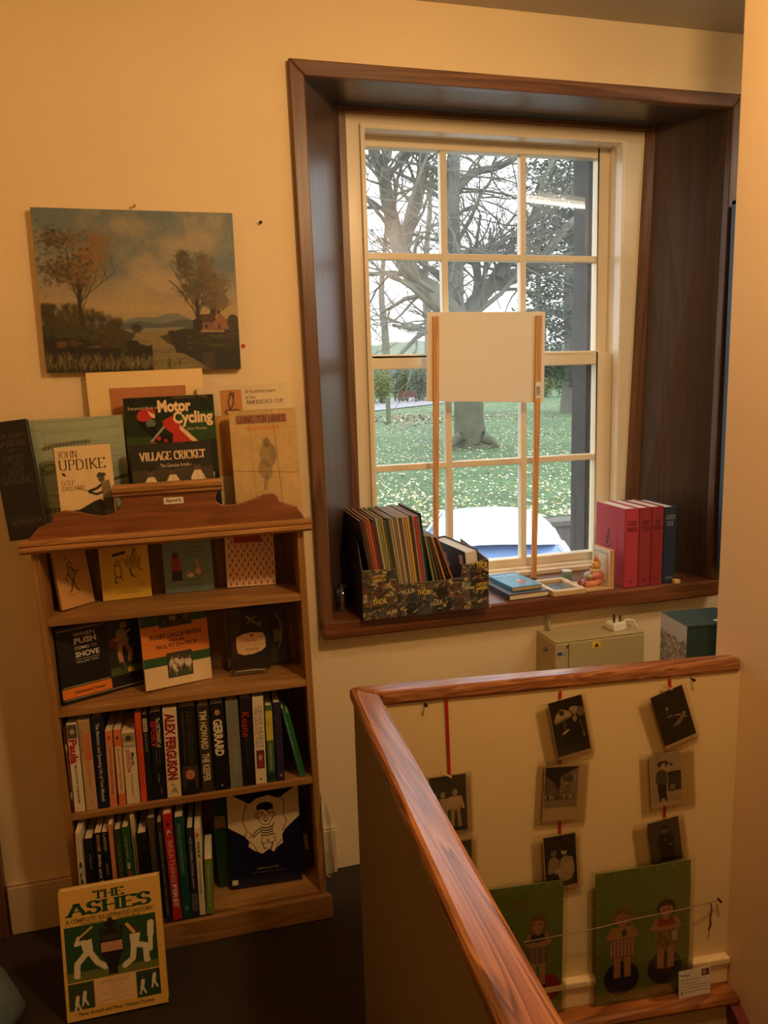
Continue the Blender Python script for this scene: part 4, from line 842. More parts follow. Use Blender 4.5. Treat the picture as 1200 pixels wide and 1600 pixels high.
c, t, h = B3(19); spine_text(c, t, h, 'MATCH ANNUAL', .3, .4, .66, .8, (150, 190, 150))

# --- bottom shelf
c4 = crop(70, 1230, 2.5); c4b = crop(70, 1240, 6.316)
G4 = 'upright sports books on the bottom shelf'
ROW4 = [  # top left, top right of the spine; bottom centre line runs to the shelf edge; the last number shifts depth
 (c4b(172, 412), c4b(362, 385), (117, 1478), (137, 1473), (220, 206, 176), .15, True, 'thick white book with a big dark green title, leftmost on the bottom shelf'),
 (c4b(365, 520), c4b(472, 508), (138, 1473), (160, 1470), (24, 22, 20), .14, True, 'black book with one small white line of lettering, second on the bottom shelf'),
 (c4b(488, 462), c4b(560, 450), (161.5, 1470), (172, 1467), (28, 24, 20), .13, False, 'dark paperback whose spine reads SOCCER Skills and'),
 (c4b(562, 448), c4b(622, 438), (173, 1467), (183.5, 1464), (22, 24, 20), .13, False, 'dark paperback on golf beside the thin peach book'),
 (c4b(624, 376), c4b(672, 368), (185, 1465), (191.5, 1463), (206, 132, 96), .14, False, 'thin peach book on the bottom shelf'),
 (c4b(676, 420), c4b(748, 402), (193, 1462), (206, 1459), (40, 62, 38), .14, True, 'dark green book with a faded title between the peach book and the brighter green book'),
 (c4b(750, 396), c4b(828, 376), (207, 1459), (220, 1456), (40, 84, 36), .14, True, 'brighter green book with a red and white number on its spine'),
 (c4b(842, 316), c4b(886, 304), (222, 1457), (228, 1454), (206, 192, 160), .14, False, 'thin white booklet between the bright green and the plain black book'),
 (c4b(908, 450), c4b(1000, 434), (229, 1455), (245, 1451), (22, 20, 18), .13, True, 'plain black book low behind the yellow cover standing on the floor'),
 (c4(399, 161), c4(433, 152), (247, 1452), (258, 1449), (84, 74, 58), .14, True, 'grey-brown book left of the dark book with a long white title'),
 (c4(436, 156), c4(458, 151), c4(476, 545), c4(497, 538), (42, 36, 36), .14, True, 'dark book with a long white upright title, just left of the red one'),
 (c4(459, 133), c4(496, 124), c4(504, 545), c4(539, 538), (186, 44, 42), .14, True, 'bright red book reading BREATHING FIRE'),
 (c4(500, 116), c4(541, 108), c4(541, 512), c4(573, 502), (26, 74, 66), .14, True, 'teal book right of the red one'),
 (c4(546, 146), c4(578, 140), c4(574, 492), c4(601, 486), (36, 38, 58), .14, True, 'navy book with white capitals between the teal and the white golf guide'),
 (c4(580, 140), c4(605, 134), c4(603, 484), c4(627, 476), (222, 210, 180), .14, True, 'white book reading GOLF A PRACTICAL GUIDE'),
 (c4(619, 266), c4(651, 261), c4(631, 480), c4(660, 473), (112, 134, 60), .12, False, 'short olive-green paperback, last of the upright books on the bottom shelf'),
]
bk4 = []
for TL, TR, BL, BR, rgb, dep, hard, lab in ROW4:
    i = len(bk4); M, t, h, lo = spine_pose([TL, TR, BL, BR], (-.036 if i == 0 else -.012) if i not in (7, 9) else .004, SH[0]); M, t = fit_row(M, t, h, SH[0], not bk4)
    o, c = book('upright_book', lab, 'book', M, dep, h, t-.0008, rgb, hard=hard, group=G4); bk4.append((c, t-.0008, h))
c, t, h = bk4[0]; serif('spine_lettering', 'GOLF', c, (.30*t, .16*h, .94*t, .74*h), S(24, 70, 52), y=-.0006, rot=-90, mp=spine_mp(t), wt=.26, thin=.1, slab=.1, sw=.4); spine_text(c, t, h, 'THE COMPLETE BOOK OF', .46, .76, .62, .97, (70, 60, 44))
c, t, h = bk4[1]; spine_text(c, t, h, 'Images of', .5, .69, .68, .84, (200, 190, 168))
c, t, h = bk4[2]; spine_text(c, t, h, 'SOCCER', .34, .81, .74, .98, (224, 170, 110), bold=.02); spine_text(c, t, h, 'Skills and Tactics', .34, .36, .74, .79, (222, 206, 176), bold=.02)
c, t, h = bk4[3]; spine_text(c, t, h, 'LADIES', .26, .82, .66, .985, (214, 204, 176), style='f'); spine_text(c, t, h, 'GOLF', .3, .57, .68, .69, (200, 190, 164), style='f')
c, t, h = bk4[5]; spine_text(c, t, h, 'THE GOLF GAME', .34, .3, .68, .88, (150, 120, 80))
c, t, h = bk4[6]; spine_text(c, t, h, 'THE BATSMEN', .36, .69, .58, .92, (196, 200, 150)); spine_text(c, t, h, '5', .3, .59, .66, .66, (224, 214, 190), bold=.04); spine_text(c, t, h, '0', .3, .51, .66, .58, (190, 50, 40), bold=.04)
c, t, h = bk4[7]; spine_text(c, t, h, 'rules and records of the club', .34, .12, .62, .86, (110, 96, 76))
c, t, h = bk4[9]; spine_text(c, t, h, 'CRICKET', .3, .6, .66, .93, (110, 98, 78))
c, t, h = bk4[10]; spine_text(c, t, h, 'ADVENTURE BETWEEN THE COVERS', .3, .06, .62, .9, (156, 148, 136))
c, t, h = bk4[11]; spine_text(c, t, h, 'BREATHING', .26, .36, .78, .75, (232, 190, 176)); spine_text(c, t, h, 'FIRE!', .26, .13, .78, .34, (240, 214, 200), bold=.035); cv = Cv(2, 5, C3(176, 40, 40)); cv.ell(1, 3.6, .35, .5, C3(30, 24, 40)).ell(1, 1.7, .5, .7, C3(222, 196, 180)).ell(1.1, 1.4, .3, .4, C3(120, 30, 40)); spine_art(c, t, h, .1, .75, .9, .96, cv)
c, t, h = bk4[12]; spine_text(c, t, h, 'ENGLAND: AN ILLUSTRATED HISTORY', .32, .44, .6, .93, (150, 176, 150)); spine_art(c, t, h, .2, .06, .8, .14, Cv(1.6, 2, C3(26, 74, 66)).ell(.8, 1, .5, .7, C3(84, 128, 110)))
c, t, h = bk4[13]; spine_text(c, t, h, 'SPORT & GENERAL PICTORIAL SURVEY', .34, .32, .64, .9, (206, 200, 186)); spine_art(c, t, h, .05, .06, .95, .26, Cv(1.5, 5, C3(90, 86, 80)).grain(.5))
c, t, h = bk4[14]; spine_text(c, t, h, 'GOLF', .3, .66, .72, .84, (30, 28, 30), bold=.03); spine_text(c, t, h, 'A PRACTICAL GUIDE', .34, .24, .64, .62, (40, 38, 38)); spine_art(c, t, h, .2, .88, .8, .95, Cv(1, 1.5, C3(222, 210, 180)).poly([(.1, 1.4), (.9, .75), (.1, .1)], C3(190, 36, 40)))
c, t, h = bk4[15]; spine_text(c, t, h, 'THE LAWS OF BOWLS & SKITTLES', .34, .12, .62, .9, (206, 210, 160))
# ------------------------------------------------------------------ books standing with their fronts to the room
def cover_art(name, cv, c, w, h, x0=0, z0=0, x1=1, z1=1, y=-.0004, **k): return sheet(name, cv, c, x0*w, z0*h, y, sx=(x1-x0)*w, sz=(z1-z0)*h, **k)
def cover_text(c, w, h, s, x0, z0, x1, z1, rgb, style='s', y=-.0009, **k): return (letters if style == 's' else serif)('lettering', s, c, (x0*w, z0*h, x1*w, z1*h), S(*rgb), y=y, **k)
def quad4(cr, *p): return [cr(*q) for q in p]
c2 = crop(40, 800, 2.5)
GS = 'small books on the top shelf'
# tan
S0, n = on_shelf(3)
M, w, h = front_pose(quad4(c2, (88, 146), (216, 124), (134, 394), (262, 352)), .010, S0, n, .16, quiet=False); M = BM @ Matrix.Translation((.006, 0, 0)) @ BI @ M
o, c = book('small_book', 'small worn tan book with a line drawing of a figure, first on the top shelf', 'book', M, w, h, .010, (196, 148, 86), group=GS)
cv = Cv(9, 17, C3(200, 150, 88)).grain(.12, 2.5); k = C3(70, 44, 26)
cv.line([(3.2, 11.5), (4.0, 12.6), (4.6, 11.8), (4.2, 10.9), (3.4, 11.2), (3.2, 11.5)], .25, k).line([(3.6, 11), (3.2, 9), (4.2, 7), (5.2, 8.8), (4.4, 10.8)], .3, k).line([(4.4, 10.2), (5.8, 9.4), (6.2, 9.8)], .3, k).line([(3.2, 9.2), (2.4, 8.4), (2.8, 7.4)], .25, k).line([(4.2, 7.2), (3.4, 4.6), (2.8, 4.2)], .35, k).line([(4.4, 7.2), (4.8, 5.0), (5.4, 4.2)], .35, k).line([(2.2, 3.6), (4.4, 3.3), (6.2, 4.0)], .15, k, .7).ell(4.1, 9, .8, 1.6, C3(120, 84, 50), .1, a=.5).line([(3.0, 13.2), (3.6, 14.2)], .2, k)
cover_art('cover_picture', cv, c, w, h)
# yellow
M, w, h = front_pose(quad4(c2, (285, 104), (472, 88), (298, 353), (492, 332)), .012, S0, n, .11, yaw=.02, quiet=False)
o, c = book('small_book', 'small bright yellow book with an ink drawing of two figures, second on the top shelf', 'book', M, w, h, .012, (216, 178, 66), group=GS)
cv = Cv(12, 16, C3(220, 182, 68)).grain(.05, 4); k = C3(50, 42, 26)
cv.poly([(3.2, 11.6), (6.4, 12.2), (6.4, 11.4), (3.2, 10.8)], k).ell(4.4, 9.4, .9, .8, k, a=.35).line([(3.6, 8.8), (3.4, 6.4), (4.4, 5.4), (5.2, 6.6), (5.0, 8.4), (3.6, 8.8)], .2, k).line([(3.8, 6), (3.4, 4.4), (4.0, 4.2)], .3, k).line([(4.8, 6), (5.2, 5.0)], .3, k).ell(8.2, 9.2, 2.0, 1.9, k, a=.25)
for a in range(7): cv.line([(6.4+.5*a, 8+.5*math.sin(a*2)), (7.0+.5*a, 10.6+.5*math.cos(a*3))], .14, k)
cv.line([(8.2, 11.0), (8.6, 12.6), (9.2, 11.4)], .3, k).line([(7.2, 7.4), (7.6, 5.8), (8.4, 5.4)], .35, k).line([(6.2, 9.2), (5.6, 10.4)], .25, k).line([(9.4, 7.6), (10.2, 6.8)], .25, k).line([(10.0, 3.6), (10.5, 4.0), (9.8, 3.0)], .12, k, .7)
cover_art('cover_picture', cv, c, w, h); cover_text(c, w, h, 'A Sporting Year', .36, .115, .76, .145, (120, 90, 40)); cover_art('rule', Cv(8, .15, C3(110, 84, 40)), c, w, h, .3, .09, .82, .096, y=-.0007)
# blue
M, w, h = front_pose(quad4(c2, (529, 82), (722, 66), (545, 320), (735, 303)), .010, S0, n, .03, yaw=.02, quiet=False)
o, c = book('small_book', 'small pale blue book with a red-coated figure, third on the top shelf', 'book', M, w, h, .010, (112, 138, 136), group=GS)
cv = Cv(12, 15.5, C3(116, 142, 140)).grain(.05, 4); k = C3(36, 34, 34)
cv.ell(3.0, 9.4, .8, .9, C3(70, 40, 36)).poly([(2.0, 8.8), (4.0, 8.8), (4.4, 5.6), (1.9, 5.6)], C3(150, 52, 46)).poly([(1.9, 5.6), (4.4, 5.6), (4.3, 3.0), (1.8, 3.0)], C3(44, 40, 40)).ell(6.4, 4.2, .9, .6, C3(222, 206, 190)).ell(5.9, 4.9, .4, .5, C3(180, 120, 100)).ell(8.4, 5.0, .7, .9, C3(216, 160, 150)).ell(8.4, 6.6, .4, .6, C3(200, 140, 120)).line([(8.2, 7.2), (8.2, 8.0)], .2, C3(230, 200, 180)).line([(1.4, 2.9), (9.6, 3.1)], .2, k, .6).line([(7.6, 4.2), (10.0, 4.6)], .14, k, .5)
for q in range(3): cv.scribble(5.6+.3*q, 9.8, 11.2-1.1*q, .5, C3(60, 66, 66), 40+q, .7)
cover_art('cover_picture', cv, c, w, h); cover_text(c, w, h, 'Stories by the Fire', .32, .09, .78, .12, (50, 44, 40))
# cream with red pattern
M, w, h = front_pose(quad4(c2, (777, 66), (966, 50), (786, 297), (978, 286)), .010, S0, n, .07, yaw=.02, quiet=False)
o, c = book('small_book', 'small cream book patterned with little red figures, last on the top shelf', 'book', M, w, h, .010, (226, 196, 150), group=GS)
cv = Cv(12, 16, C3(228, 198, 152))
for r_ in range(12):
    for q in range(8):
        x, y = .9+q*1.5+(.7 if r_ % 2 else 0), .8+r_*1.25
        cv.poly([(x-.3, y-.35), (x+.35, y-.35), (x+.22, y+.2), (x, y+.5), (x-.15, y+.1)], C3(176, 40, 36)).ell(x+.05, y+.5, .14, .16, C3(120, 30, 26)); cv.ell(x+.75, y+.5, .09, .2, C3(190, 110, 60))
cv.rect(2.2, 11.6, 8.9, 16, C3(168, 30, 44)); cover_art('cover_picture', cv, c, w, h); cover_text(c, w, h, 'A Cricket\nFancy', .3, .8, .64, .9, (196, 84, 84))
# --- second shelf
S0, n = on_shelf(2); G2 = 'books facing out on the second shelf'
M, w, h = front_pose(quad4(c2, (78, 462), (430, 410), (113, 779), (448, 667)), .008, S0, n, .10, yaw=-.46, quiet=False); M = M @ Matrix.Translation((.022, -.002, 0)); w -= .012
o, c = book('large_book', 'black book with an orange Centenary Issues band, at the left of the second shelf', 'book', M, w, h, .008, (18, 17, 18), group=G2, hard=False)
cv = Cv(9, 22, C3(36, 40, 26)).grain(.5, 1.5)
cv.rect(0, 0, 9, 3.2, C3(70, 84, 40)).ell(4.2, 14.6, 1.7, 3.4, C3(150, 146, 130), .15).ell(4.8, 19.2, 1.0, 1.2, C3(176, 120, 90)).ell(2.2, 12.4, 1.6, 2.4, C3(120, 60, 50), .3).line([(3.4, 12), (3.0, 8), (3.4, 3.4)], 1.3, C3(186, 132, 98)).line([(4.8, 12), (6.0, 8.4), (5.8, 5)], 1.3, C3(170, 116, 86)).line([(3.2, 4.4), (3.3, 2.4)], 1.2, C3(40, 60, 44)).ell(6.6, 16, 1.2, 3, C3(22, 22, 24)).line([(6.4, 17), (4.4, 15.2), (2.8, 13.4)], .9, C3(176, 126, 94)).ell(2.4, 14.2, .8, .5, C3(170, 130, 80), .5).grain(.25, .7)
cover_art('cover_picture', cv, c, w, h, .59, .2, .985, .975)
cover_art('title_band', Cv(12, 4, C3(224, 124, 40)), c, w, h, .0, .055, .585, .19); cover_text(c, w, h, 'Centenary Issues', .14, .09, .5, .145, (30, 22, 20), bold=.015)
for z in (.205, .035, .955): cover_art('rule', Cv(12, .2, C3(216, 206, 186)), c, w, h, .02, z, .98 if z < .1 else .57, z+.006)
k = (226, 218, 196)
for s, z0, z1, x0, x1, b in (('WHEN', .855, .905, .2, .45, 0), ('PUSH', .755, .835, .2, .46, .04), ('COMES TO', .68, .72, .2, .46, .01), ('SHOVE', .575, .65, .2, .48, .03), ('VOLUME TWO', .5, .525, .2, .46, 0)): cover_text(c, w, h, s, x0, z0, x1, z1, k, bold=b)
cover_art('rule', Cv(6, .2, C3(216, 206, 186)), c, w, h, .2, .545, .48, .55)
b_ = MB().box(.80*w, .87*w, -.0012, -.0005, .22*h, .28*h).build('price_sticker', mat('sticker_yellow', S(226, 176, 50), .5), c)
# rugby league review
M, w, h = front_pose(quad4(c2, (425, 416), (690, 380), (491, 706), (743, 645)), .01, S0, n, .12, quiet=False)
o, c = book('large_book', 'green, orange and cream RUGBY LEAGUE REVIEW book, middle of the second shelf', 'book', M, w, h, .01, (220, 196, 150), group=G2, hard=False)
cv = Cv(17, 24, C3(226, 202, 156)); cv.rect(0, 7, 17, 10, C3(44, 84, 46)).rect(0, 10, 17, 20.2, C3(222, 130, 46)).rect(0, 20.2, 17, 24, C3(40, 78, 50)).rect(0, 23.2, 17, 24, C3(30, 50, 36))
cover_art('cover_print', cv, c, w, h)
def scrum(W_, H_, sd, dark=False):
    cv = Cv(W_, H_, C3(60, 62, 42)).grain(.5, 1.0, sd); r = random.Random(sd); cv.rect(0, 0, W_, H_*.25, C3(70, 80, 46))
    for q in range(7): x = W_*(.1+.8*r.random()); y = H_*(.3+.4*r.random()); col = C3(*r.choice(((196, 186, 160), (40, 36, 34), (150, 120, 90), (210, 200, 176)))); cv.ell(x, y, W_*.09, H_*.2, col, r.uniform(-.8, .8)).ell(x+W_*.04, y+H_*.22, W_*.035, H_*.07, C3(150, 106, 80)).line([(x, y-H_*.1), (x+W_*r.uniform(-.12, .12), y-H_*.32)], W_*.05, C3(150, 110, 84))
    if dark: cv.C *= .42
    return cv
cover_art('frame_line', Cv(7, 6, C3(40, 30, 26)), c, w, h, .34, .11, .72, .45, y=-.0007); cover_art('cover_picture', scrum(7, 6, 3), c, w, h, .35, .12, .71, .44, y=-.001)
cover_art('cover_picture', scrum(8, 5, 8, True), c, w, h, .27, .80, .76, .985, y=-.0007)
k = (70, 26, 22); cover_text(c, w, h, 'RUGBY LEAGUE REVIEW', .12, .655, .9, .72, k, bold=.02); cover_text(c, w, h, '1983-84', .4, .59, .62, .635, k, bold=.02); cover_text(c, w, h, 'PAUL FITZPATRICK', .2, .52, .82, .575, k, bold=.02); cover_text(c, w, h, 'of The Guardian', .4, .485, .62, .505, (120, 60, 40)); cover_text(c, w, h, 'C', .46, .745, .5, .775, k)
# dark cricket book on a clear stand, green book behind it
c7 = crop(340, 930, 7.5)
M, w, h = front_pose(quad4(c7, (560, 70), (762, 52), (640, 862), (838, 828)), .012, S0, n, .02, yaw=0, quiet=False); M = BM @ Matrix.Translation((-.02, .022, .003)) @ BI @ M
w0 = w; o, c = book('large_book', 'dark green book with a thin pale arc, standing behind the book on the clear stand', 'book', M, w+.02, h, .012, (52, 56, 44), group=G2); w += .02
cv = Cv(12, 18, C3(54, 58, 46)).grain(.12, 2); cv.rect(6, 6, 9.6, 9.2, C3(128, 112, 60)).line([(8.0, 13.5), (9.6, 11.5), (10.1, 9), (9.6, 6.5), (8.2, 4.4)], .35, C3(178, 158, 104)); cover_art('cover_picture', cv, c, w, h)
M, w, h = front_pose(quad4(c7, (118, 172), (604, 132), (190, 905), (640, 866)), .016, S0, n, .03, yaw=.0, quiet=False); M = BM @ Matrix.Translation((0, -.004, .001)) @ BI @ M
o, c = book('large_book', 'dark brown and navy book with a cream shield-shaped label, held on a clear plastic stand', 'book', M @ Matrix.Translation((0, 0, .007)), w, h-.007, .016, (26, 26, 28), group=G2); h -= .007
cv = Cv(12, 18, C3(28, 28, 30)); cv.poly([(0, 18), (3.4, 18), (3.0, 11), (2.2, 0), (0, 0)], C3(62, 44, 38)).rect(0, 0, 12, 3, C3(46, 32, 30)); cv.ell(6.2, 14.4, 1.9, 1.6, C3(60, 52, 36)).ell(6.2, 14.4, 1.5, 1.2, C3(30, 28, 26)).line([(5, 15.4), (7.4, 13.4)], .45, C3(150, 130, 76)).line([(7.4, 15.2), (5.2, 13.6)], .45, C3(110, 110, 92)).ell(8.6, 13.0, .8, .6, C3(96, 100, 100))
P = [(1.6, 9.3), (3.6, 10.2), (6.4, 10.6), (9.6, 10.3), (10.4, 8.8), (10.4, 6.0), (9, 4.9), (6.4, 4.1), (3.6, 4.0), (2.0, 4.7), (1.6, 6.6)]
cv.poly(P, C3(226, 190, 142)).ell(6.3, 9.7, .5, .4, C3(150, 60, 44)); cover_art('cover_picture', cv, c, w, h)
cover_text(c, w, h, 'Cardus', .34, .44, .66, .485, (160, 50, 40), shear=.3); cover_text(c, w, h, 'ON THE CRICKET', .2, .37, .82, .40, (196, 150, 110)); cover_text(c, w, h, 'Memories', .34, .295, .7, .34, (160, 50, 40), shear=.3)
st = thing('book_stand', 'clear plastic easel stand holding the dark cricket book on the second shelf', 'stand', M); M_acr = clear('clear_acrylic', (.95, .96, .94, 1), gloss=.09)
MB().box(-.012, w+.002, .0175, .0200, .004, h*.86).build('back_plate', M_acr, st, bevel=.001)
MB().box(-.006, w*.86, -.026, .018, .001, .0035).build('ledge', M_acr, st, bevel=.001)
MB().box(-.006, w*.86, -.0285, -.026, .001, .016).build('lip', M_acr, st, bevel=.001)
m = MB(); m.tube([(w*.1, -.03, .003), (w*.1, -.036, .012), (w*.5, -.038, .014), (w*.8, -.036, .012), (w*.8, -.03, .003)], .0022, 6); m.build('loop', mat('acrylic_edge', S(235, 225, 205), .1, vary=0, trans=.7), st, smooth=True)
# --- bottom shelf: booklet with a caricature, dark green folder
S0, n = on_shelf(0)
c6 = crop(350, 1230, 6.316)
M, w, h = front_pose(quad4(c6, (34, 60), (728, -30), (62, 1014), (776, 926)), .006, S0, n, .10, yaw=.03, quiet=False)
h4 = h
o, c = book('booklet', 'navy booklet with a cartoon of a smiling rugby player, on the bottom shelf', 'booklet', M, w, h, .006, (20, 22, 46), hard=False)
cv = Cv(21, 29, C3(22, 24, 48), .11); wht = C3(226, 206, 166); k = C3(24, 22, 26)
cv.rect(0, 22, 21, 29, C3(18, 22, 22)).poly([(0, 28.6), (6.4, 24.6), (8.6, 26), (12, 26.6), (15, 25.4), (21, 29), (21, 19.6), (16.6, 16.0), (15.6, 14.4), (15.8, 12.0), (14.2, 11.0), (13, 9.6), (11.6, 10.6), (9.6, 9.4), (7.2, 10.6), (5.6, 12.0), (6.0, 13.4), (4.6, 15.2), (0, 18.2)], wht)
cv.line([(5.6, 25), (4.8, 22), (4.3, 19.4), (5.4, 16.6), (4.6, 15)], .22, k).line([(15.8, 26), (16.6, 23.6), (16.2, 20.6), (17.2, 18.4), (15.8, 15.6)], .22, k).line([(6.0, 13.4), (7.4, 11.8), (8.4, 9.8)], .2, k).line([(15.6, 13), (14.2, 11.8), (13.4, 10)], .2, k)
cv.ell(10.9, 20.8, 2.1, 2.9, wht).ell(10.9, 23.2, 2.5, 1.5, k).poly([(8.9, 22.6), (10.0, 22.6), (11.2, 22.0), (12.9, 22.5), (12.9, 20), (11, 18), (9, 20)], wht)
cv.line([(8.8, 22.6), (8.9, 19.6), (10.0, 18.0), (11.8, 17.9), (13.0, 19.8), (13.1, 22.4)], .2, k).ell(8.5, 20.8, .5, .8, k).ell(8.55, 20.8, .3, .55, wht).ell(13.4, 20.8, .5, .8, k).ell(13.35, 20.8, .3, .55, wht)
cv.line([(9.5, 21.6), (10.4, 21.7)], .28, k).line([(11.6, 21.7), (12.5, 21.6)], .28, k).ell(10.0, 21.1, .25, .25, k).ell(12.1, 21.1, .25, .25, k).line([(11.0, 21), (10.7, 20.1), (11.3, 19.9)], .16, k).poly([(9.8, 19.7), (11.0, 19.2), (12.3, 19.8), (11.0, 18.7)], k)
cv.poly([(9.6, 17.6), (12.6, 17.6), (13.2, 15.2), (9.8, 14.6)], wht)
for q in range(4): cv.line([(9.6, 17.2-.75*q), (11.2, 16.9-.75*q), (13.0, 17.3-.75*q)], .34, k)
cv.line([(9.6, 17.2), (8.0, 16.2), (6.8, 15.0)], .3, k).line([(9.6, 16.2), (8.2, 15.4), (7.0, 14.4)], .3, k).line([(6.8, 15.2), (6.0, 16.2)], .2, k).line([(6.6, 14.8), (5.9, 14.6)], .2, k).line([(12.8, 17.0), (13.4, 18.2)], .25, k)
cv.line([(9.8, 14.6), (9.4, 12.6), (11.2, 12.4), (11.4, 13.6), (11.8, 12.2), (13.6, 12.8), (13.2, 15)], .2, k).line([(9.8, 12.4), (10.2, 10.8), (11, 10.9)], .3, k).line([(12.8, 12.4), (12.2, 10.6), (11.6, 9.6)], .35, k)
cover_art('cover_picture', cv, c, w, h, rough=.2); cover_text(c, w, h, 'KEITH MUTTER', .38, .165, .68, .185, (150, 140, 118)); cover_text(c, w, h, 'An autobiography of the Rugby League player', .29, .13, .78, .145, (120, 112, 100))
MB().box(.02*w, .1*w, -.001, -.0005, .035*h, .085*h).build('price_sticker', mat('sticker_cream', S(222, 206, 166), .5), c)
M, w, h = front_pose(quad4(c4, (640, 62), (722, 50), (664, 403), (730, 388)), .014, S0, n, .06, yaw=0, quiet=False); M = M @ Matrix.Translation((.010, .004, 0)); w -= .010
o, c = book('folder', 'dark green folder standing upright between the olive paperback and the booklet', 'folder', M, w, h, .014, (26, 60, 40)); MB().box(.1*w, .8*w, -.0008, -.0003, .68*h, .82*h).build('label', mat('label_tan', S(150, 120, 80), .6), c)
M, w, h = front_pose(quad4(c4, (985, 8), (1028, 4), (1000, 366), (1034, 352)), .008, S0, n, .06, yaw=0, quiet=False)
M = M @ Matrix.Translation((-.10, .046, .013)); w += .10
o, c = book('large_book', 'dark green book showing as a strip behind the right edge of the booklet', 'book', M, w, h, .008, (36, 50, 36)); MB().box(.88*w, .97*w, -.0008, -.0003, .18*h, .36*h).build('gold_badge', mat('gold_foil', S(206, 160, 84), .35, .4), c)
# --- on top of the bookcase (bottoms hidden behind the pediment)
T0 = BM @ Vector((0, 0, 1.1505)); GT = 'books facing out on top of the bookcase'
def top_book(pts, t, d, lean, name, label, rgb, hard=True, yaw=0, cat='book'):
    M, w, h = front_pose(quad4(cA, *pts), t, T0, bz, lean, d=d, yaw=yaw, quiet=False); o, c = book(name, label, cat, M, w, h, t, rgb, hard=hard, group=GT); return o, c, w, h
o, c, w, h = top_book([(-28, 247), (122, 239), (8, 680), (158, 645)], .022, .045, .10, 'large_book', 'black yacht and boat sailing manual overhanging the left end of the bookcase top', (28, 24, 22))
for s, x0, x1, z0, z1 in (("DON KEMP'S", .16, .9, .855, .895), ('MANUAL', .1, .94, .785, .84), ('OF', .42, .6, .735, .77), ('YACHT', .2, .78, .655, .715), ('AND', .42, .7, .61, .645), ('BOAT', .32, .72, .54, .6), ('SAILING', .1, .92, .47, .53)): cover_text(c, w, h, s, x0, z0, x1, z1, (96, 84, 66), style='f', wt=.09, thin=.035)
cover_text(c, w, h, 'EIGHTH EDITION', .14, .135, .92, .165, (110, 98, 78), style='f'); cover_text(c, w, h, 'COMPLETELY REVISED AND\nEXPANDED', .22, .06, .82, .105, (66, 58, 48), style='f')
for z in (.18, .122): cover_art('rule', Cv(12, .2, C3(96, 84, 66)), c, w, h, .08, z, .98, z+.003)
o, c, w, h = top_book([(60, 243), (480, 222), (85, 655), (515, 612)], .014, .085, .10, 'large_book', 'pale blue-green book covered in old rigging engravings, behind the small golf paperback', (150, 164, 140), hard=True)
cv = Cv(27, 27, C3(152, 166, 142), .12).grain(.08, 3); k = C3(74, 76, 58); r = random.Random(3)
for q in range(16): y = 26-q*1.6+r.random(); cv.line([(4+r.random()*4, y), (14+r.random()*8, y-.4+r.random()*.8), (26, y+r.random())], .12, k, .55)
for q in range(20): x = 6+20*r.random(); y = 3+22*r.random(); cv.line([(x, y), (x+.6*r.random(), y+2.4*r.random())], .12, k, .5)
cv.line([(6.6, 20.2), (10, 20.8), (14, 21.2), (18, 21.3)], .9, C3(110, 114, 90)); [cv.line([(7+q*.9, 19.7+.05*q), (7.3+q*.9, 21.3)], .16, k) for q in range(12)]
cv.line([(9, 19.8), (9.2, 17.4)], .3, k).ell(7.6, 15.6, 2.0, 1.0, k, .2, a=.7).ell(7.6, 15.6, 1.3, .5, C3(150, 164, 140), .2).line([(6.0, 14.2), (9.4, 14.8)], .2, k)
for q in range(7): cv.ell(6.2+q*1.1, 5.8+.1*(q % 2), .75, .45, k, .3).ell(6.2+q*1.1, 5.8+.1*(q % 2), .45, .22, C3(150, 164, 140), .3)
cv.line([(20, 11), (24, 12.2), (27, 12.8)], .6, k).line([(20, 12.8), (22, 10), (23.6, 10.6)], .5, k).poly([(11, 2.6), (13.2, 3.4), (12.8, 5.4), (11, 5.4)], C3(150, 66, 46)).line([(6, 9.4), (12, 9.0)], .15, k); cover_art('cover_picture', cv, c, w, h)
o, c, w, h = top_book([(218, 347), (430, 335), (234, 640), (456, 615)], .014, .022, .10, 'paperback', 'small golf paperback with a golfer silhouette against a pale sky, leaning on the engraved book', (222, 196, 146), hard=False)
cv = Cv(13, 18.5, C3(226, 200, 150), .1).grain(.03, 4); k = C3(34, 34, 26)
cv.poly([(0, 2.6), (0, 7.0), (2, 7.2), (4.6, 7.4), (6, 8.0), (8, 8.8), (9.6, 9.2), (10.4, 8.6), (10.4, 2.4)], k).rect(0, 0, 13, 2.7, C3(112, 108, 76)).grain(.06, 1)
cv.line([(4.4, 11.8), (7.0, 10.9)], .12, k).line([(7.0, 10.9), (9.0, 11.4), (10.6, 12.4)], .55, k).line([(7.2, 10.7), (8.8, 10.2), (10.4, 10.6)], .5, k).ell(10.2, 13.4, .8, .9, C3(96, 84, 64)).poly([(9.0, 13.6), (9.6, 14.6), (11.2, 14.4), (11.4, 13.8)], C3(70, 62, 50)).poly([(10.0, 12.6), (12.0, 13.0), (12.6, 9.4), (10.2, 9.2)], C3(126, 112, 84)).poly([(10.2, 9.3), (12.7, 9.4), (12.4, 5), (12.0, 1.0), (10.2, 1.0), (10.4, 5)], C3(58, 54, 40)).poly([(10.0, 1.2), (13, 1.2), (13, 3.6), (12.4, 2.6)], C3(40, 38, 30)).rect(0, 0, 13, .6, C3(50, 50, 38))
k_ = int(1.7/18.5*cv.ny); cv.C = np.roll(cv.C, -k_, 0); cv.C[-k_:] = np.array(C3(226, 200, 150))
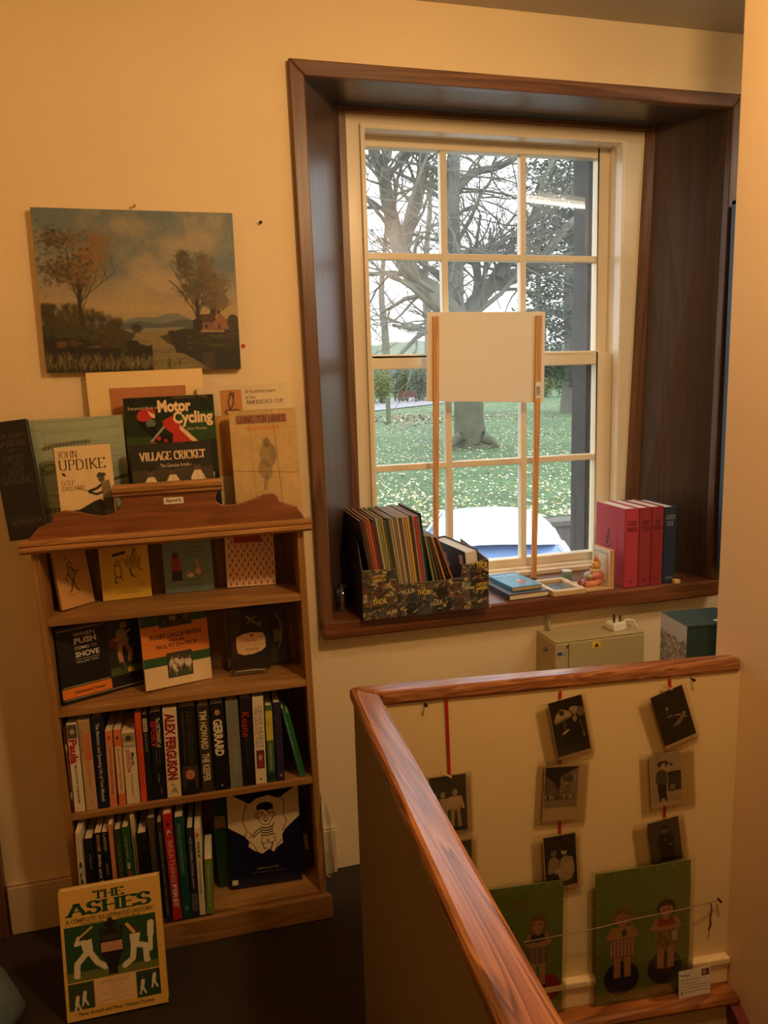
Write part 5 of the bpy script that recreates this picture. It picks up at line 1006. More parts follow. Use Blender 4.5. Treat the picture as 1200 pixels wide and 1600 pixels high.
cover_art('cover_picture', cv, c, w, h); cover_text(c, w, h, 'JOHN', .05, .875, .4, .955, (50, 36, 26), style='f', wt=.1, thin=.04); cover_text(c, w, h, 'UPDIKE', .05, .74, .9, .86, (30, 24, 20), style='f', wt=.11, thin=.04); cover_text(c, w, h, 'GOLF', .07, .585, .31, .635, (96, 78, 58), style='f', wt=.1, thin=.05); cover_text(c, w, h, 'DREAMS', .07, .52, .48, .57, (96, 78, 58), style='f', wt=.1, thin=.05); cover_art('leaf_mark', Cv(1.2, .9, C3(226, 200, 150)).ell(.6, .45, .5, .28, C3(24, 24, 30), -.6), c, w, h, .08, .675, .17, .725, y=-.0007)
o, c, w, h = top_book([(480, 156), (832, 140), (522, 620), (870, 590)], .018, .075, .11, 'large_book', 'green-black motor cycling book with a rider in red leathers, centre of the bookcase top', (26, 34, 24))
cv = Cv(22, 29, C3(30, 44, 26), .11).grain(.3, 4); red = C3(186, 50, 40); k = C3(20, 20, 20); crm = C3(226, 196, 150)
cv.rect(0, 25.4, 22, 29, C3(34, 34, 28)).poly([(11, 16), (22, 17), (22, 23), (13, 23)], C3(44, 74, 36)).poly([(0, 12), (9, 14), (9, 18), (0, 18)], C3(50, 72, 36)).grain(.2, 2, 9)
for q in range(26): r = random.Random(q); cv.line([(10+11*r.random(), 26+2.6*r.random()), (11+10*r.random(), 26+2.8*r.random())], .14, C3(120, 120, 100), .5)
cv.ell(5.6, 21.6, 2.4, 2.6, k).ell(5.2, 23.0, 2.3, 1.4, red, .3).poly([(5.6, 23.8), (7.4, 22.8), (7.2, 22.0), (6.2, 22.6)], crm).ell(6.2, 21.0, 1.2, .9, C3(96, 110, 92)).poly([(4, 20), (8, 16), (9.6, 17), (6.8, 20.4)], k).line([(6, 17), (9.6, 20.4)], .5, C3(150, 150, 140)).poly([(9.0, 21.4), (11.2, 22.4), (13.0, 21.0), (13.0, 19.4), (11.4, 18.4), (9.4, 19.8)], red).poly([(11.6, 18.8), (13.2, 19.8), (17.6, 15.4), (18.2, 14.2), (16.0, 13.8), (12.8, 13.6), (10.4, 16.0)], red).poly([(13.2, 20.4), (13.0, 19.4), (17.2, 15.2), (18.8, 14.0), (18.8, 15.2)], crm).poly([(14, 13.4), (18.2, 14.0), (18.0, 12.8), (14.4, 12.6)], crm).line([(14.0, 14.2), (17.6, 15.6)], .35, C3(90, 26, 26)).ell(6.6, 14.2, 1.2, 2.6, red, .1).poly([(7.4, 12.4), (10.8, 12.8), (11.2, 18), (8.6, 18.4)], k).ell(2.6, 14.0, 2.2, 2.0, k).ell(2.6, 14, 1.1, 1.0, C3(110, 116, 110)).ell(3.0, 13.4, .6, .8, C3(220, 110, 50)).ell(7.8, 17.6, .5, .5, red).ell(9.4, 17, .4, .4, red).poly([(0, 0), (22, 0), (22, 9.5), (17, 11), (0, 10.5)], C3(24, 26, 24))
cv.line([(19.6, 5.0), (20.6, 9.2)], .5, C3(190, 190, 180)).line([(18.6, 4), (19.8, 6.4)], .4, C3(150, 150, 140)); cv.C = np.roll(cv.C, int(2.2/29*cv.ny), 0); cover_art('cover_picture', cv, c, w, h, rough=.25)
cover_text(c, w, h, "Everyone's Book of", .045, .90, .37, .932, (206, 184, 140)); cover_text(c, w, h, 'Motor', .37, .878, .74, .972, (232, 200, 150), bold=.045); cover_text(c, w, h, 'Cycling', .53, .76, .975, .882, (232, 200, 150), bold=.035); cover_text(c, w, h, 'Don Morley', .68, .728, .9, .755, (206, 184, 140))
o, c, w, h = top_book([(505, 339), (824, 319), (534, 610), (846, 582)], .01, .03, .10, 'paperback', 'dark VILLAGE CRICKET book with three men in white, before the motor cycling book', (34, 32, 26), hard=False)
cv = Cv(20, 17, C3(38, 36, 28), .1).grain(.15, 3); cv.rect(0, 0, 20, 7.6, C3(66, 58, 42)).grain(.12, 2)
for x, y in ((4.4, 6), (9.8, 6.2), (16.0, 6.8)): cv.ell(x, y+1.0, .75, .95, C3(92, 68, 50)).ell(x, y+1.6, .75, .5, C3(28, 24, 20)).poly([(x-1.6, y-5), (x-1.7, y-1.2), (x-.7, y+.2), (x+.8, y+.2), (x+1.7, y-1.2), (x+1.6, y-5)], C3(226, 204, 162)).line([(x, y), (x+.1, y-4)], .1, C3(170, 150, 116))
cv.line([(17.2, 5.6), (18.8, 4.2), (17.4, 3.4)], .5, C3(216, 190, 150)); cv.C = np.roll(cv.C, int(4.4/17*cv.ny), 0); cover_art('cover_picture', cv, c, w, h); cover_text(c, w, h, 'VILLAGE CRICKET', .1, .8, .92, .91, (230, 200, 152), style='f', wt=.26, thin=.05, slab=.05, sw=.26); cover_text(c, w, h, '- The Genuine Article -', .32, .72, .74, .765, (206, 180, 136), bold=.01)
o, c, w, h = top_book([(778, 111), (1116, 98), (805, 615), (1168, 578)], .012, .112, .08, 'large_book', "white AMERICA'S CUP book with a tan block, at the back right of the bookcase top", (206, 184, 142))
cv = Cv(24, 33, C3(212, 190, 148), .12).grain(.03, 4); cv.rect(5.8, 24.6, 11.4, 32, C3(184, 124, 60)).rect(0.6, 11, 9.0, 25.8, C3(196, 138, 70)).grain(.06, 2); k = C3(60, 40, 26); cv.line([(8.2, 30.8), (9.4, 31.2), (9.2, 28.6), (8.2, 27.0), (7.8, 28.8), (8.4, 30.6)], .35, k).ell(7.8, 26.6, 1.1, .7, k).ell(7.8, 26.6, .7, .4, C3(184, 124, 60)).ell(9.6, 26.6, 1.1, .7, k).ell(9.6, 26.6, .7, .4, C3(184, 124, 60)).line([(8.6, 31.6), (9.2, 30)], .3, k)
cover_art('cover_picture', cv, c, w, h); cover_text(c, w, h, 'A hundred years', .52, .93, .86, .965, (70, 52, 36)); cover_text(c, w, h, 'of the', .52, .895, .63, .92, (70, 52, 36)); cover_text(c, w, h, "AMERICA'S CUP", .52, .855, .94, .885, (50, 38, 28), style='f', wt=.14)
o, c, w, h = top_book([(897, 206), (1150, 195), (918, 580), (1180, 556)], .016, .055, .10, 'wrapped_book', 'old cream book in a clear wrapper, at the right end of the bookcase top', (206, 176, 120))
cv = Cv(17, 25, C3(214, 184, 128), .11).grain(.16, 3).grain(.1, .8); k = C3(110, 92, 70)
cv.rect(1.6, 22.0, 14.6, 24.0, C3(176, 128, 90)).rect(4, 20.4, 12.6, 21.4, C3(220, 150, 90), .7).ell(9, 17.6, .9, 1.1, k, a=.7).ell(9.2, 14.8, 2.2, 2.8, k, a=.45).ell(8.2, 11.4, 1.7, 2.4, k, .4, a=.45).line([(8.4, 10), (7.8, 7.2)], .9, k, .5).ell(10.4, 15, .8, 2.2, k, a=.35).line([(11, 24.8), (12.2, .4)], .12, C3(90, 70, 50)).line([(.2, 11.6), (16.8, 10.4)], .12, C3(100, 80, 56)).line([(5, 24.8), (5.4, .4)], .1, C3(120, 96, 66), .6).grain(.08, .5)
cover_art('cover_picture', cv, c, w, h, rough=.2, coat=.4); cover_text(c, w, h, 'GOING TEN LOVES', .11, .885, .84, .95, (110, 40, 32), style='f', wt=.2)
MB().box(-.001, w+.001, -.0022, .018, -.0005+.001, h+.0005).build('clear_wrapper', clear('wrapper_film', (.97, .95, .9, 1), gloss=.05), o)
# mounted print leaning on the wall behind them
M, w, h = front_pose([(137, 582), (318, 576), (152, 790), (330, 775)], .003, T0, bz, .03, d=.148)
t = thing('mounted_print', 'cream mounting card with a brown rectangle, leaning on the wall under the painting', 'picture', M)
MB().box(0, w, 0, .003, 0, h).build('mount', mat('mount_card', S(232, 204, 146), .7, vary=.03), t)
a = M.inverted() @ onP(170, 607, M.translation, M.col[1].xyz); b = M.inverted() @ onP(290, 607, M.translation, M.col[1].xyz)
sheet('print', Cv(12, 16, C3(182, 118, 74)).grain(.1, 3), t, a.x, .02, -.0005, sx=b.x-a.x, sz=a.z-.02)
# THE ASHES, on the carpet, leaning back on the bottom shelf
c5 = crop(0, 1340, 4)
M, w, h = front_pose(quad4(c5, (365, 240), (990, 119), (421, 1046), (1056, 921)), .022, Vector((0, 0, 0)), Vector((0, 0, 1)), .21, quiet=False)
o, c = book('large_book', 'yellow illustrated cricket history reading THE ASHES, standing on the carpet against the bookcase', 'book', M, w, h, .022, (214, 170, 84))
M_y = C3(222, 178, 88); cv = Cv(22, 29.5, M_y, .09); grn = C3(34, 70, 36); k = C3(26, 22, 18); wh = C3(222, 210, 178)
cv.rect(.7, 8.6, 20.6, 21.2, grn).grain(.06, 1.5); cv.C[cv.inside([(0, 21.2), (22, 21.2), (22, 29.5), (0, 29.5)])] = M_y; cv.poly([(.7, 8.6), (20.6, 8.6), (20.6, 10.4), (.7, 10.8)], C3(104, 110, 56)).rect(.7, 2.3, 6.2, 8.3, C3(50, 70, 40)).rect(15.4, 2.3, 20.6, 8.3, C3(38, 64, 38)).rect(6.4, 2.7, 15.2, 8.5, C3(226, 190, 140))
cv.ell(5.2, 18.2, .8, .8, C3(40, 50, 40)).poly([(4.0, 17.4), (6.4, 17.8), (6.6, 14.6), (4.6, 14.4)], wh).line([(4.8, 17.4), (3.0, 17.0), (3.6, 18.4)], .8, wh).line([(3.4, 18.2), (6.6, 20.4)], .45, C3(206, 176, 116)).line([(5.0, 14.6), (3.0, 12.6), (2.8, 10.0)], 1.3, wh).line([(6.0, 14.6), (7.4, 12.2), (9.0, 11.0)], 1.3, wh).line([(2.4, 9.8), (3.2, 9.6)], .6, wh).line([(8.6, 10.8), (9.4, 10.6)], .6, wh)
cv.ell(10.6, 15.6, 2.6, 4.0, k).poly([(8.6, 13.4), (12.6, 13.4), (11.4, 9.6), (9.8, 9.6)], k).rect(9.6, 9.0, 11.6, 9.8, k).ell(10.6, 20.4, 1.4, .9, k).ell(10.6, 21.3, .6, .6, k).line([(9.2, 19.4), (8.2, 19.4), (8.4, 17.6)], .4, k).line([(12, 19.4), (13, 19.4), (12.8, 17.6)], .4, k).rect(8.3, 14.2, 12.9, 16.4, C3(200, 150, 110)).rect(8.8, 16.9, 12.4, 18.0, C3(60, 52, 46)); [cv.scribble(8.6, 12.6, 14.6+.5*q, .25, C3(110, 70, 50), q) for q in range(4)]
cv.ell(15.8, 18.0, .8, .8, C3(80, 40, 30)).poly([(14.6, 17.2), (17.0, 17.2), (16.4, 14.2), (14.8, 14.4)], wh).line([(14.2, 19.6), (15.6, 17.6)], .7, C3(226, 170, 90)).line([(15.4, 14.4), (15.0, 11.6), (13.2, 10.4)], 1.3, wh).line([(16.2, 14.6), (18.0, 14.0), (18.0, 10.8)], 1.3, wh).line([(18, 10.8), (18.6, 10.6)], .6, wh).ell(19.4, 19.6, .6, .6, C3(60, 44, 34)).line([(19.4, 19), (19.2, 16.4)], 1.4, wh).line([(19.2, 16.4), (19.0, 13.0)], 1.0, wh)
for x, y in ((2.6, 3.6), (4.2, 4.4), (16.8, 4.4), (19.4, 5.4)): cv.ell(x, y+2.1, .4, .45, C3(90, 60, 46)).line([(x, y+1.6), (x-.3, y)], .8, wh).line([(x-.2, y+.2), (x-.7, y-1.2)], .4, wh).line([(x-.1, y+.2), (x+.5, y-1.2)], .4, wh)
for q, (x0, x1) in enumerate(((8, 14.6), (7.8, 13.8), (9, 13), (9.4, 13), (9.8, 12), (7.6, 14.6), (8.4, 13.4), (10, 11.4), (7.6, 14.2))): cv.scribble(x0, x1, 8.0-.58*q, .28 if q != 1 else .5, C3(150, 116, 84), 90+q, .8)
cover_art('cover_picture', cv, c, w, h); gk = (24, 74, 42)
cover_text(c, w, h, 'THE', .33, .90, .65, .965, gk, style='f', wt=.2, thin=.09, slab=.1, sw=.28); cover_text(c, w, h, 'ASHES', .06, .785, .925, .893, (232, 196, 110), style='f', wt=.26, thin=.14, slab=.12, sw=.32, y=-.0006); cover_text(c, w, h, 'ASHES', .05, .79, .91, .895, gk, style='f', wt=.22, thin=.10, slab=.1, sw=.28)
cover_text(c, w, h, 'A COMPLETE ILLUSTRATED HISTORY', .05, .742, .925, .775, gk, style='f', wt=.18, thin=.08); cover_text(c, w, h, 'Foreword by', .2, .715, .43, .737, gk, bold=.01); cover_text(c, w, h, 'Dickie Bird', .56, .715, .78, .737, gk, bold=.01); cover_text(c, w, h, 'Peter Arnold and Peter Wynne-Thomas', .12, .025, .86, .062, gk, bold=.012)
# clear leaflet holder hanging on the right side of the bookcase
M = BM @ Matrix.Translation((BW+.0005, .004, .13))
t = thing('leaflet_holder', 'empty clear plastic leaflet holder on the lower right side of the bookcase', 'leaflet holder', M)
MB().box(.0, .002, -.012, .10, 0, .24).build('back_plate', M_acr, t, bevel=.0005); MB().box(.022, .024, -.012, .10, 0, .16).build('front_plate', M_acr, t, bevel=.0005); MB().box(.002, .022, -.012, .10, 0, .002).build('floor_plate', M_acr, t)
m = MB(); m.tube([(.001, -.012, .235), (.001, -.012, 0), (.012, -.014, -.006), (.023, -.012, 0), (.023, -.012, .16)], .0018, 6); m.build('edge', bpy.data.materials['acrylic_edge'], t, smooth=True)
# ------------------------------------------------------------------ on the wall
N0 = Vector((0, 1, 0)); PF = Vector((0, 2.127, 0))
o_, ex, ey, ez, w, h = rectfit([(47, 324), (365, 332), (72, 582), (375, 577)], PF, N0, Vector((0, 0, 1)))
M = pose(o_, ex, ey, ez)
t = thing('painting', 'unframed oil painting of a river, autumn trees and a pink cottage on the cream wall', 'painting', M)
MB().box(0, w, 0, .0225, 0, h).build('canvas', mat('canvas_edge', S(150, 140, 116), .8, vary=.1), t, bevel=.002)
cv = Cv(50, 41, C3(146, 146, 128), .2); n1 = cv.fbm(14, 3, 5); n2 = cv.fbm((9, 6), 11, 5)
skyc = np.array(C3(150, 152, 134)); warm = np.array(C3(206, 178, 124)); cool = np.array(C3(112, 128, 128))
m = np.clip((n1-.46)*5, 0, 1)[..., None]; cv.C = cool*(1-m)+np.array(C3(176, 164, 134))*m
mw = np.clip(1-np.abs(cv.Y-16)/11, 0, 1)*.85; cv.mix(mw, warm)
for x, y, rx, ry, a in ((26, 27, 5, 5, .5), (31, 23, 5, 4, .6), (23, 21, 6, 4, .4), (40, 33, 7, 4, .35), (34, 33, 5, 4, .3), (24, 37, 9, 3, .3)): cv.mix(np.clip((1-np.hypot((cv.X-x)/rx, (cv.Y-y)/ry))*1.6+ (n2-.5)*1.2, 0, 1), C3(204, 182, 138), a)
cv.mix(np.clip((n2-.55)*4, 0, 1)*np.clip((cv.Y-24)/10, 0, 1), C3(104, 122, 128), .5)
hill = 13.2+1.6*np.exp(-((cv.X-31)/5)**2)+.5*np.sin(cv.X*.6); cv.mix(((cv.Y < hill) & (cv.Y > 9)).astype(float), C3(112, 126, 126), .8)
hill2 = 12.2+1.2*np.exp(-((cv.X-36)/4)**2)+.7*np.exp(-((cv.X-24)/3)**2); cv.mix(((cv.Y < hill2) & (cv.Y > 9)).astype(float), C3(84, 96, 92), .8)
cv.rect(0, 0, 50, 10.8, C3(76, 74, 52)); cv.poly([(20, 10.8), (36, 11.4), (34, 10.2), (22, 9.9)], C3(150, 146, 118))
cv.poly([(23, 10.2), (33, 10.2), (29, 8.8), (31, 7.2), (35, 4.6), (39, 2.4), (42, 0), (20, 0), (24, 3), (25, 6), (22, 8)], C3(150, 134, 92)); cv.mix(np.clip((cv.fbm((5, .6), 21)-.45)*4, 0, 1)*((cv.Y < 8) & (cv.X > 22)), C3(96, 96, 72), .6)
dk = C3(40, 36, 24); md = C3(72, 62, 36); ed = (cv.fbm(2.2, 31)-.5)*2.4
cv.mix((cv.Y+ed < 12.6-.28*np.maximum(cv.X-4, 0)).astype(float)*(cv.X < 27), dk); cv.mix(np.clip((cv.fbm((3, 1.2), 33)-.52)*6, 0, 1)*((cv.X > 3) & (cv.X < 20) & (cv.Y < 11) & (cv.Y > 6)), C3(128, 92, 56), .75)
cv.mix((cv.Y+ed*.6 < 10.6).astype(float)*(cv.X > 31+(10.6-cv.Y)*.35)*(cv.Y > 4.6), C3(52, 48, 32)); cv.mix(np.clip((cv.fbm((4, .8), 35)-.5)*5, 0, 1)*((cv.X > 36) & (cv.Y < 9.8) & (cv.Y > 5)), C3(92, 80, 50), .7); cv.poly([(33, 5.4), (50, 4.8), (50, 0), (42, 0), (38, 2.6)], C3(44, 44, 34)); cv.poly([(39.6, 4.6), (43.4, 4.6), (43.2, 0), (40, 0)], C3(92, 72, 52), .6)
def tree(cx, base, top, rad, seed, c1, c2, lean=0):
    r = random.Random(seed)
    def bough(x, y, a, L, w):
        P = [(x, y)]
        for q in range(5): a += r.uniform(-.22, .22); x += math.sin(a)*L/5; y += math.cos(a)*L/5; P.append((x, y))
        cv.line(P, w, C3(52, 42, 28), .85, .2); return P
    for q in range(9):
        P = bough(cx, base+r.uniform(1, 6), r.uniform(-.5, .5), (top-base)*r.uniform(.36, .56), r.uniform(.2, .42))
        for e in range(3): k = r.randint(2, 5); bough(P[k][0], P[k][1], r.uniform(-.6, .6), (top-base)*.16, .16)
    cv.line([(cx+.2, base), (cx-.1, base+5), (cx+.3, base+(top-base)*.55)], .95, C3(56, 46, 32), 1, .3)
    cl = [(cx+lean+rad*r.uniform(-.72, .72), base+(top-base)*r.uniform(.42, .9), rad*r.uniform(.22, .42)) for q in range(15)]
    for q in range(1400):
        x0, y0, s0 = cl[r.randrange(len(cl))]; x, y = r.gauss(x0, s0*.55), r.gauss(y0, s0*.5); s_ = r.uniform(.14, .46)
        lit = (x-cx)/rad*.6+r.random()*.9 > .35; cv.ell(x, y, s_*1.3, s_*.75, [u*(.75+.5*r.random()) for u in (c1 if lit else c2)], r.uniform(-1.0, .5), .35, .62)
for q in range(420):
    r = random.Random(q); x, y = .5+20*r.random()**1.3, 9+8*r.random(); cv.ell(x, y-max(0, x-9)*.35, .55, .8, [u*(.5+.8*r.random()) for u in C3(74, 68, 40)], r.uniform(-.5, .5), .5, .6)
tree(9.6, 12, 38.5, 9.0, 1, C3(146, 112, 64), C3(66, 58, 34)); tree(39.4, 10.4, 32.5, 6.0, 2, C3(116, 100, 68), C3(78, 72, 50)); tree(43.4, 10.4, 27, 4.6, 3, C3(126, 106, 72), C3(90, 82, 56))
cv.poly([(37.8, 10.8), (38, 13), (40, 14.6), (40.6, 10.6)], C3(44, 38, 30)).poly([(40, 14.6), (44.4, 15.0), (43.2, 12.2), (40.4, 12.4)], C3(92, 62, 46)).rect(40.4, 10.6, 43.2, 12.4, C3(140, 100, 78)).poly([(43.2, 10.6), (43.2, 12.4), (45.2, 15.0), (47.4, 12.6), (47.4, 10.8)], C3(160, 106, 84)).rect(44.6, 14.8, 45.2, 15.8, C3(96, 56, 44)).rect(41.2, 11.1, 41.7, 11.8, dk).rect(44.6, 11, 45.2, 11.9, C3(110, 60, 48)).rect(40, 9.9, 46, 10.6, C3(172, 146, 104)).ell(48.6, 12.6, 1.6, 2.0, C3(66, 58, 38)).ell(23.2, 11.0, 1.4, 1.1, C3(56, 52, 34), a=.9)
r = random.Random(5)
for q in range(520):
    x = 34*r.random(); y = .2+3.6*r.random()*(1-x/60); L = r.uniform(.8, 2.2); cv.line([(x, y), (x+r.uniform(-.4, .5), y+L)], .14, C3(*r.choice(((136, 124, 66), (92, 92, 46), (60, 60, 34), (170, 154, 100)))), .75, .2)
cv.C *= (.9+.2*cv.fbm(.7, 77, 2))[..., None]
cv.C = np.clip(cv.C*.70, 0, 1)
sheet('picture', cv, t, .001, .001, -.0008, .5, .1, sx=w-.002, sz=h-.002)
def peg(px, py, name, lab, cat, col, r=.004, L=.015):
    p = onY(px, py, YW-.002); o = MB().tube([(0, .004, 0), (0, -L, 0), (0, -L-.001, 0)], [r*.5, r*.5, r*.5], 8).lathe([(r*.3, 0), (r, .001), (r*.9, .003), (r*.2, .004)], seg=10, M=Matrix.Translation((0, -L, 0)) @ Matrix.Rotation(PI/2, 4, 'X')).build(name, col); o.location = p; return tag(o, lab, cat)
peg(211, 322, 'picture_nail', 'brass nail in the wall just above the top edge of the painting', 'nail', mat('brass', S(206, 172, 96), .3, .9))
peg(407, 348, 'screw', 'small dark screw alone in the wall between the painting and the window', 'screw', mat('dark_screw', S(36, 30, 26), .5, .5), .0045, .006)
o = MB().prism([(-.006, -.004), (.004, -.005), (.006, .004), (-.004, .006)], -.0012, -.0002).build('red_sticker', mat('red_dot', S(196, 54, 58), .6)); o.location = onY(380, 541, YW); tag(o, 'tiny red sticker on the wall at the lower right of the painting', 'sticker')
# ------------------------------------------------------------------ on the window sill
ZS = .8223
def at(x, y, z=ZS, rz=0.0): return Matrix.Translation((x, y, z)) @ Matrix.Rotation(rz, 4, 'Z')
# comic-paper magazine box
MX = at(.478, 2.082, ZS, -.02); bw, bd = .392, .245
t = thing('magazine_box', 'box covered in comic-strip paper holding magazines, at the left of the window sill', 'box', MX)
M_card = mat('box_card_inside', S(150, 126, 92), .8)
front = [(0, 0), (bw, 0), (bw, .152), (bw-.084, .140), (bw-.088, .102), (.275, .102), (.262, .100), (.105, .100), (.10, .148), (0, .150)]
fp = MB().prism(front, 0, .003).build('front_panel', M_card, t)
MB().prism([(.003, 0), (bd, 0), (bd, .24), (.06, .235), (.003, .15)], 0, .003, Matrix(((0, 1, 0, 0), (1, 0, 0, 0), (0, 0, 1, 0), (0, 0, 0, 1)))).build('side_panel', mat('box_side_print', S(52, 46, 36), .6, vary=.4, scale=60), t)
MB().prism([(.003, 0), (bd, 0), (bd, .17), (.003, .152)], bw-.003, bw, Matrix(((0, 1, 0, 0), (1, 0, 0, 0), (0, 0, 1, 0), (0, 0, 0, 1)))).build('side_panel', M_card, t)
MB().box(.003, bw-.003, .003, bd, .0, .003).build('base', M_card, t); MB().box(.003, bw-.16, bd-.003, bd, .003, .22).build('back_panel', M_card, t)
cv = Cv(39.2, 15.2, C3(40, 36, 28), .14); r = random.Random(12)
pal = [(62, 56, 42), (44, 42, 36), (52, 60, 54), (84, 70, 50), (28, 26, 24), (104, 104, 88), (184, 164, 110), (120, 66, 48)]
for gx in range(7):
    for gy in range(4):
        x0, y0 = gx*5.7-r.random(), gy*3.9-r.random()*.5; cv.rect(x0, y0, x0+5.5, y0+3.7, C3(*r.choice(pal[:5])))
        for q in range(16):
            x, y = x0+5.5*r.random(), y0+3.7*r.random(); cv.ell(x, y, r.uniform(.2, 1.0), r.uniform(.15, .6), C3(*r.choice(pal)), r.uniform(-1, 1), .12, .85)
        for q in range(7):
            x, y = x0+5.5*r.random(), y0+3.7*r.random(); cv.line([(x, y), (x+r.uniform(-1.6, 1.6), y+r.uniform(-.9, .9))], r.uniform(.12, .3), C3(*r.choice(((24, 22, 20), (200, 176, 110), (150, 46, 40), (170, 160, 130)))), .85)
for x in (12.2, 20.4, 32): cv.line([(x, 0), (x+1, 15)], .5, C3(84, 92, 88), .7)
inside = cv.inside([(a*100, b*100) for a, b in front])
# keep only the part of the print that lies on the panel
def clip_sheet(o, cv, inside):
    bm = bmesh.new(); bm.from_mesh(o.data); bm.verts.ensure_lookup_table(); fl = inside.ravel(); bmesh.ops.delete(bm, geom=[v for v in bm.verts if not fl[v.index]], context='VERTS'); bm.to_mesh(o.data); bm.free()
sp = sheet('comic_print', cv, fp, 0, 0, -.0006, .4); clip_sheet(sp, cv, inside)
yel, gr, = (218, 188, 78), (196, 186, 148)
for s, x0, z0, x1, z1, col, rot in (('HULK', .118, .066, .158, .086, gr, 6), ('THOR', .165, .06, .205, .078, yel, -2), ('THOR', .03, .044, .072, .062, yel, 3), ('HULK', .070, .010, .106, .028, gr, 8), ('HULK', .206, .022, .246, .042, gr, 8), ('LK', .001, .052, .016, .070, gr, 4), ('CAPTAIN\nAMERICA', .030, .112, .072, .135, yel, 3), ('THOR', .352, .126, .388, .146, yel, 2), ('HULK', .306, .066, .334, .086, gr, 0), ('CAPTAIN\nAMERICA', .350, .058, .388, .084, yel, 3), ('MAN', .334, .064, .346, .074, yel, 0)):
    letters('lettering', s, sp, (x0-.0015, z0-.0015, x1+.001, z1-.0015), S(26, 22, 18), y=-.0008, bold=.05, rot=rot); letters('lettering', s, sp, (x0, z0, x1, z1), S(*col), y=-.0013, bold=.02, rot=rot)
m = MB(); m.tube([(bw-.002, 0, .03), (bw+.008, -.002, .014), (bw+.003, -.002, .001)], [.001, .002, .001], 5).build('torn_edge', mat('torn_paper', S(226, 206, 166), .8), t)
# the magazines, each its own thing
MAGC = [((60, 46, 36), 'black-brown'), ((94, 62, 44), 'brown'), ((150, 80, 50), 'rust'), ((170, 90, 60), 'orange-brown'), ((112, 44, 40), 'dark red'), ((66, 60, 50), 'dark grey'), ((170, 156, 112), 'pale cream'), ((120, 130, 90), 'sage'), ((150, 130, 66), 'mustard'), ((70, 84, 60), 'dark green'), ((54, 58, 50), 'charcoal'), ((150, 130, 100), 'beige'), ((160, 146, 120), 'stone'), ((120, 104, 80), 'fawn'), ((176, 156, 124), 'light tan'), ((90, 78, 62), 'taupe'), ((160, 150, 130), 'pale grey'), ((170, 134, 60), 'ochre'), ((186, 150, 70), 'yellow'), ((60, 50, 44), 'dark brown'), ((140, 120, 100), 'dull grey-brown'), ((190, 44, 50), 'bright red'), ((86, 110, 100), 'grey-green')]
def magazine(x, lean, hgt, dep, th, rgb, lab, y=2.094, z=.8262, yaw=0.0):
    M = Matrix.Translation((x, y, z)) @ Matrix.Rotation(yaw, 4, 'Z') @ Matrix.Rotation(-lean, 4, 'Y')
    o = thing('magazine', lab, 'magazine', M, 'magazines in the comic-printed box')
    c = MB().box(0, th*.18, 0, dep, 0, hgt).box(th*.18, th*.82, 0, th*.3, 0, hgt).box(th*.82, th, 0, dep, 0, hgt).build('cover', cov(rgb), o); MB().box(th*.18, th*.82, th*.3, dep-.001, .001, hgt-.001).build('pages', M_mag, o); return o
M_mag = mat('magazine_pages', S(170, 148, 112), .8, vary=.15, scale=300)
rm = random.Random(8); n = len(MAGC); ordn = ['first', 'second', 'third', 'fourth', 'fifth', 'sixth', 'seventh', 'eighth', 'ninth', 'tenth', 'eleventh', 'twelfth', 'thirteenth', 'fourteenth', 'fifteenth', 'sixteenth', 'seventeenth', 'eighteenth', 'nineteenth', 'twentieth', 'twenty-first', 'twenty-second', 'twenty-third']
for i, (rgb, nm) in enumerate(MAGC):
    f = i/(n-1); lean = .165-.065*f; x = .527+.155*f
    magazine(x, lean, .293+.006*rm.random()-.008*(i in (4, 9)), .222, .0062, rgb, '%s magazine, %s from the left in the comic-printed box' % (nm, ordn[i]))
magazine(.6895, .10, .302, .222, .006, (30, 28, 26), 'black magazine standing taller than its neighbours at the right of the upright magazines')
xr, lp, hb = .6960, .10, .236
for i, (rgb, nm) in enumerate((((120, 132, 84), 'pale olive'), ((96, 80, 60), 'brown-grey'), ((70, 60, 46), 'dark umber'), ((170, 116, 70), 'tan-edged'), ((34, 30, 28), 'black'), ((150, 92, 60), 'copper-brown'))):
    th_ = .18+.033*i; x = xr-hb*math.cos(th_)*math.tan(lp)+hb*math.sin(th_)+.0006; xr, lp = x+.0062/math.cos(th_), th_
    magazine(x, th_, hb, .215, .006, rgb, '%s magazine leaning left, %s of the slanting group right of the upright magazines' % (nm, ordn[i]))
# thick hardback leaning in the right end of the box
M = at(.864, 2.105, .8305, .09) @ Matrix.Rotation(-.10, 4, 'Y')
b = thing('hardback', 'thick blue-black hardback with a pink flower, in the right end of the magazine box', 'book', M)
Q = Matrix(((0, 1, 0, 0), (1, 0, 0, 0), (0, 0, 1, 0), (0, 0, 0, 1)))
hc = MB().box(-.046, -.0435, 0, .24, 0, .172).box(-.0025, 0, 0, .24, 0, .172).box(-.0435, -.0025, .2375, .24, 0, .172).build('cover', cov((40, 44, 60)), b); MB().box(-.0434, -.0026, .004, .237, .003, .167).build('pages', mat('grey_pages', S(214, 208, 196), .7, vary=.1, scale=260), b)
cv = Cv(24, 13.5, C3(44, 56, 74)).grain(.3, 3); [cv.ell(8+math.cos(q)*2.2, 7+math.sin(q)*2.2, 2.0, 1.3, C3(206, 150, 170), q) for q in range(6)]; cv.poly([(0, 0), (12, 0), (6, 3), (0, 3)], C3(160, 50, 56)); cv.rect(20, 9, 22.5, 12, C3(214, 210, 200))
sheet('cover_picture', cv, hc, 0, 0, 0, mp=lambda co: np.stack([np.full(len(co), -.0466), .24-co[:, 0], co[:, 2]+.037], -1))
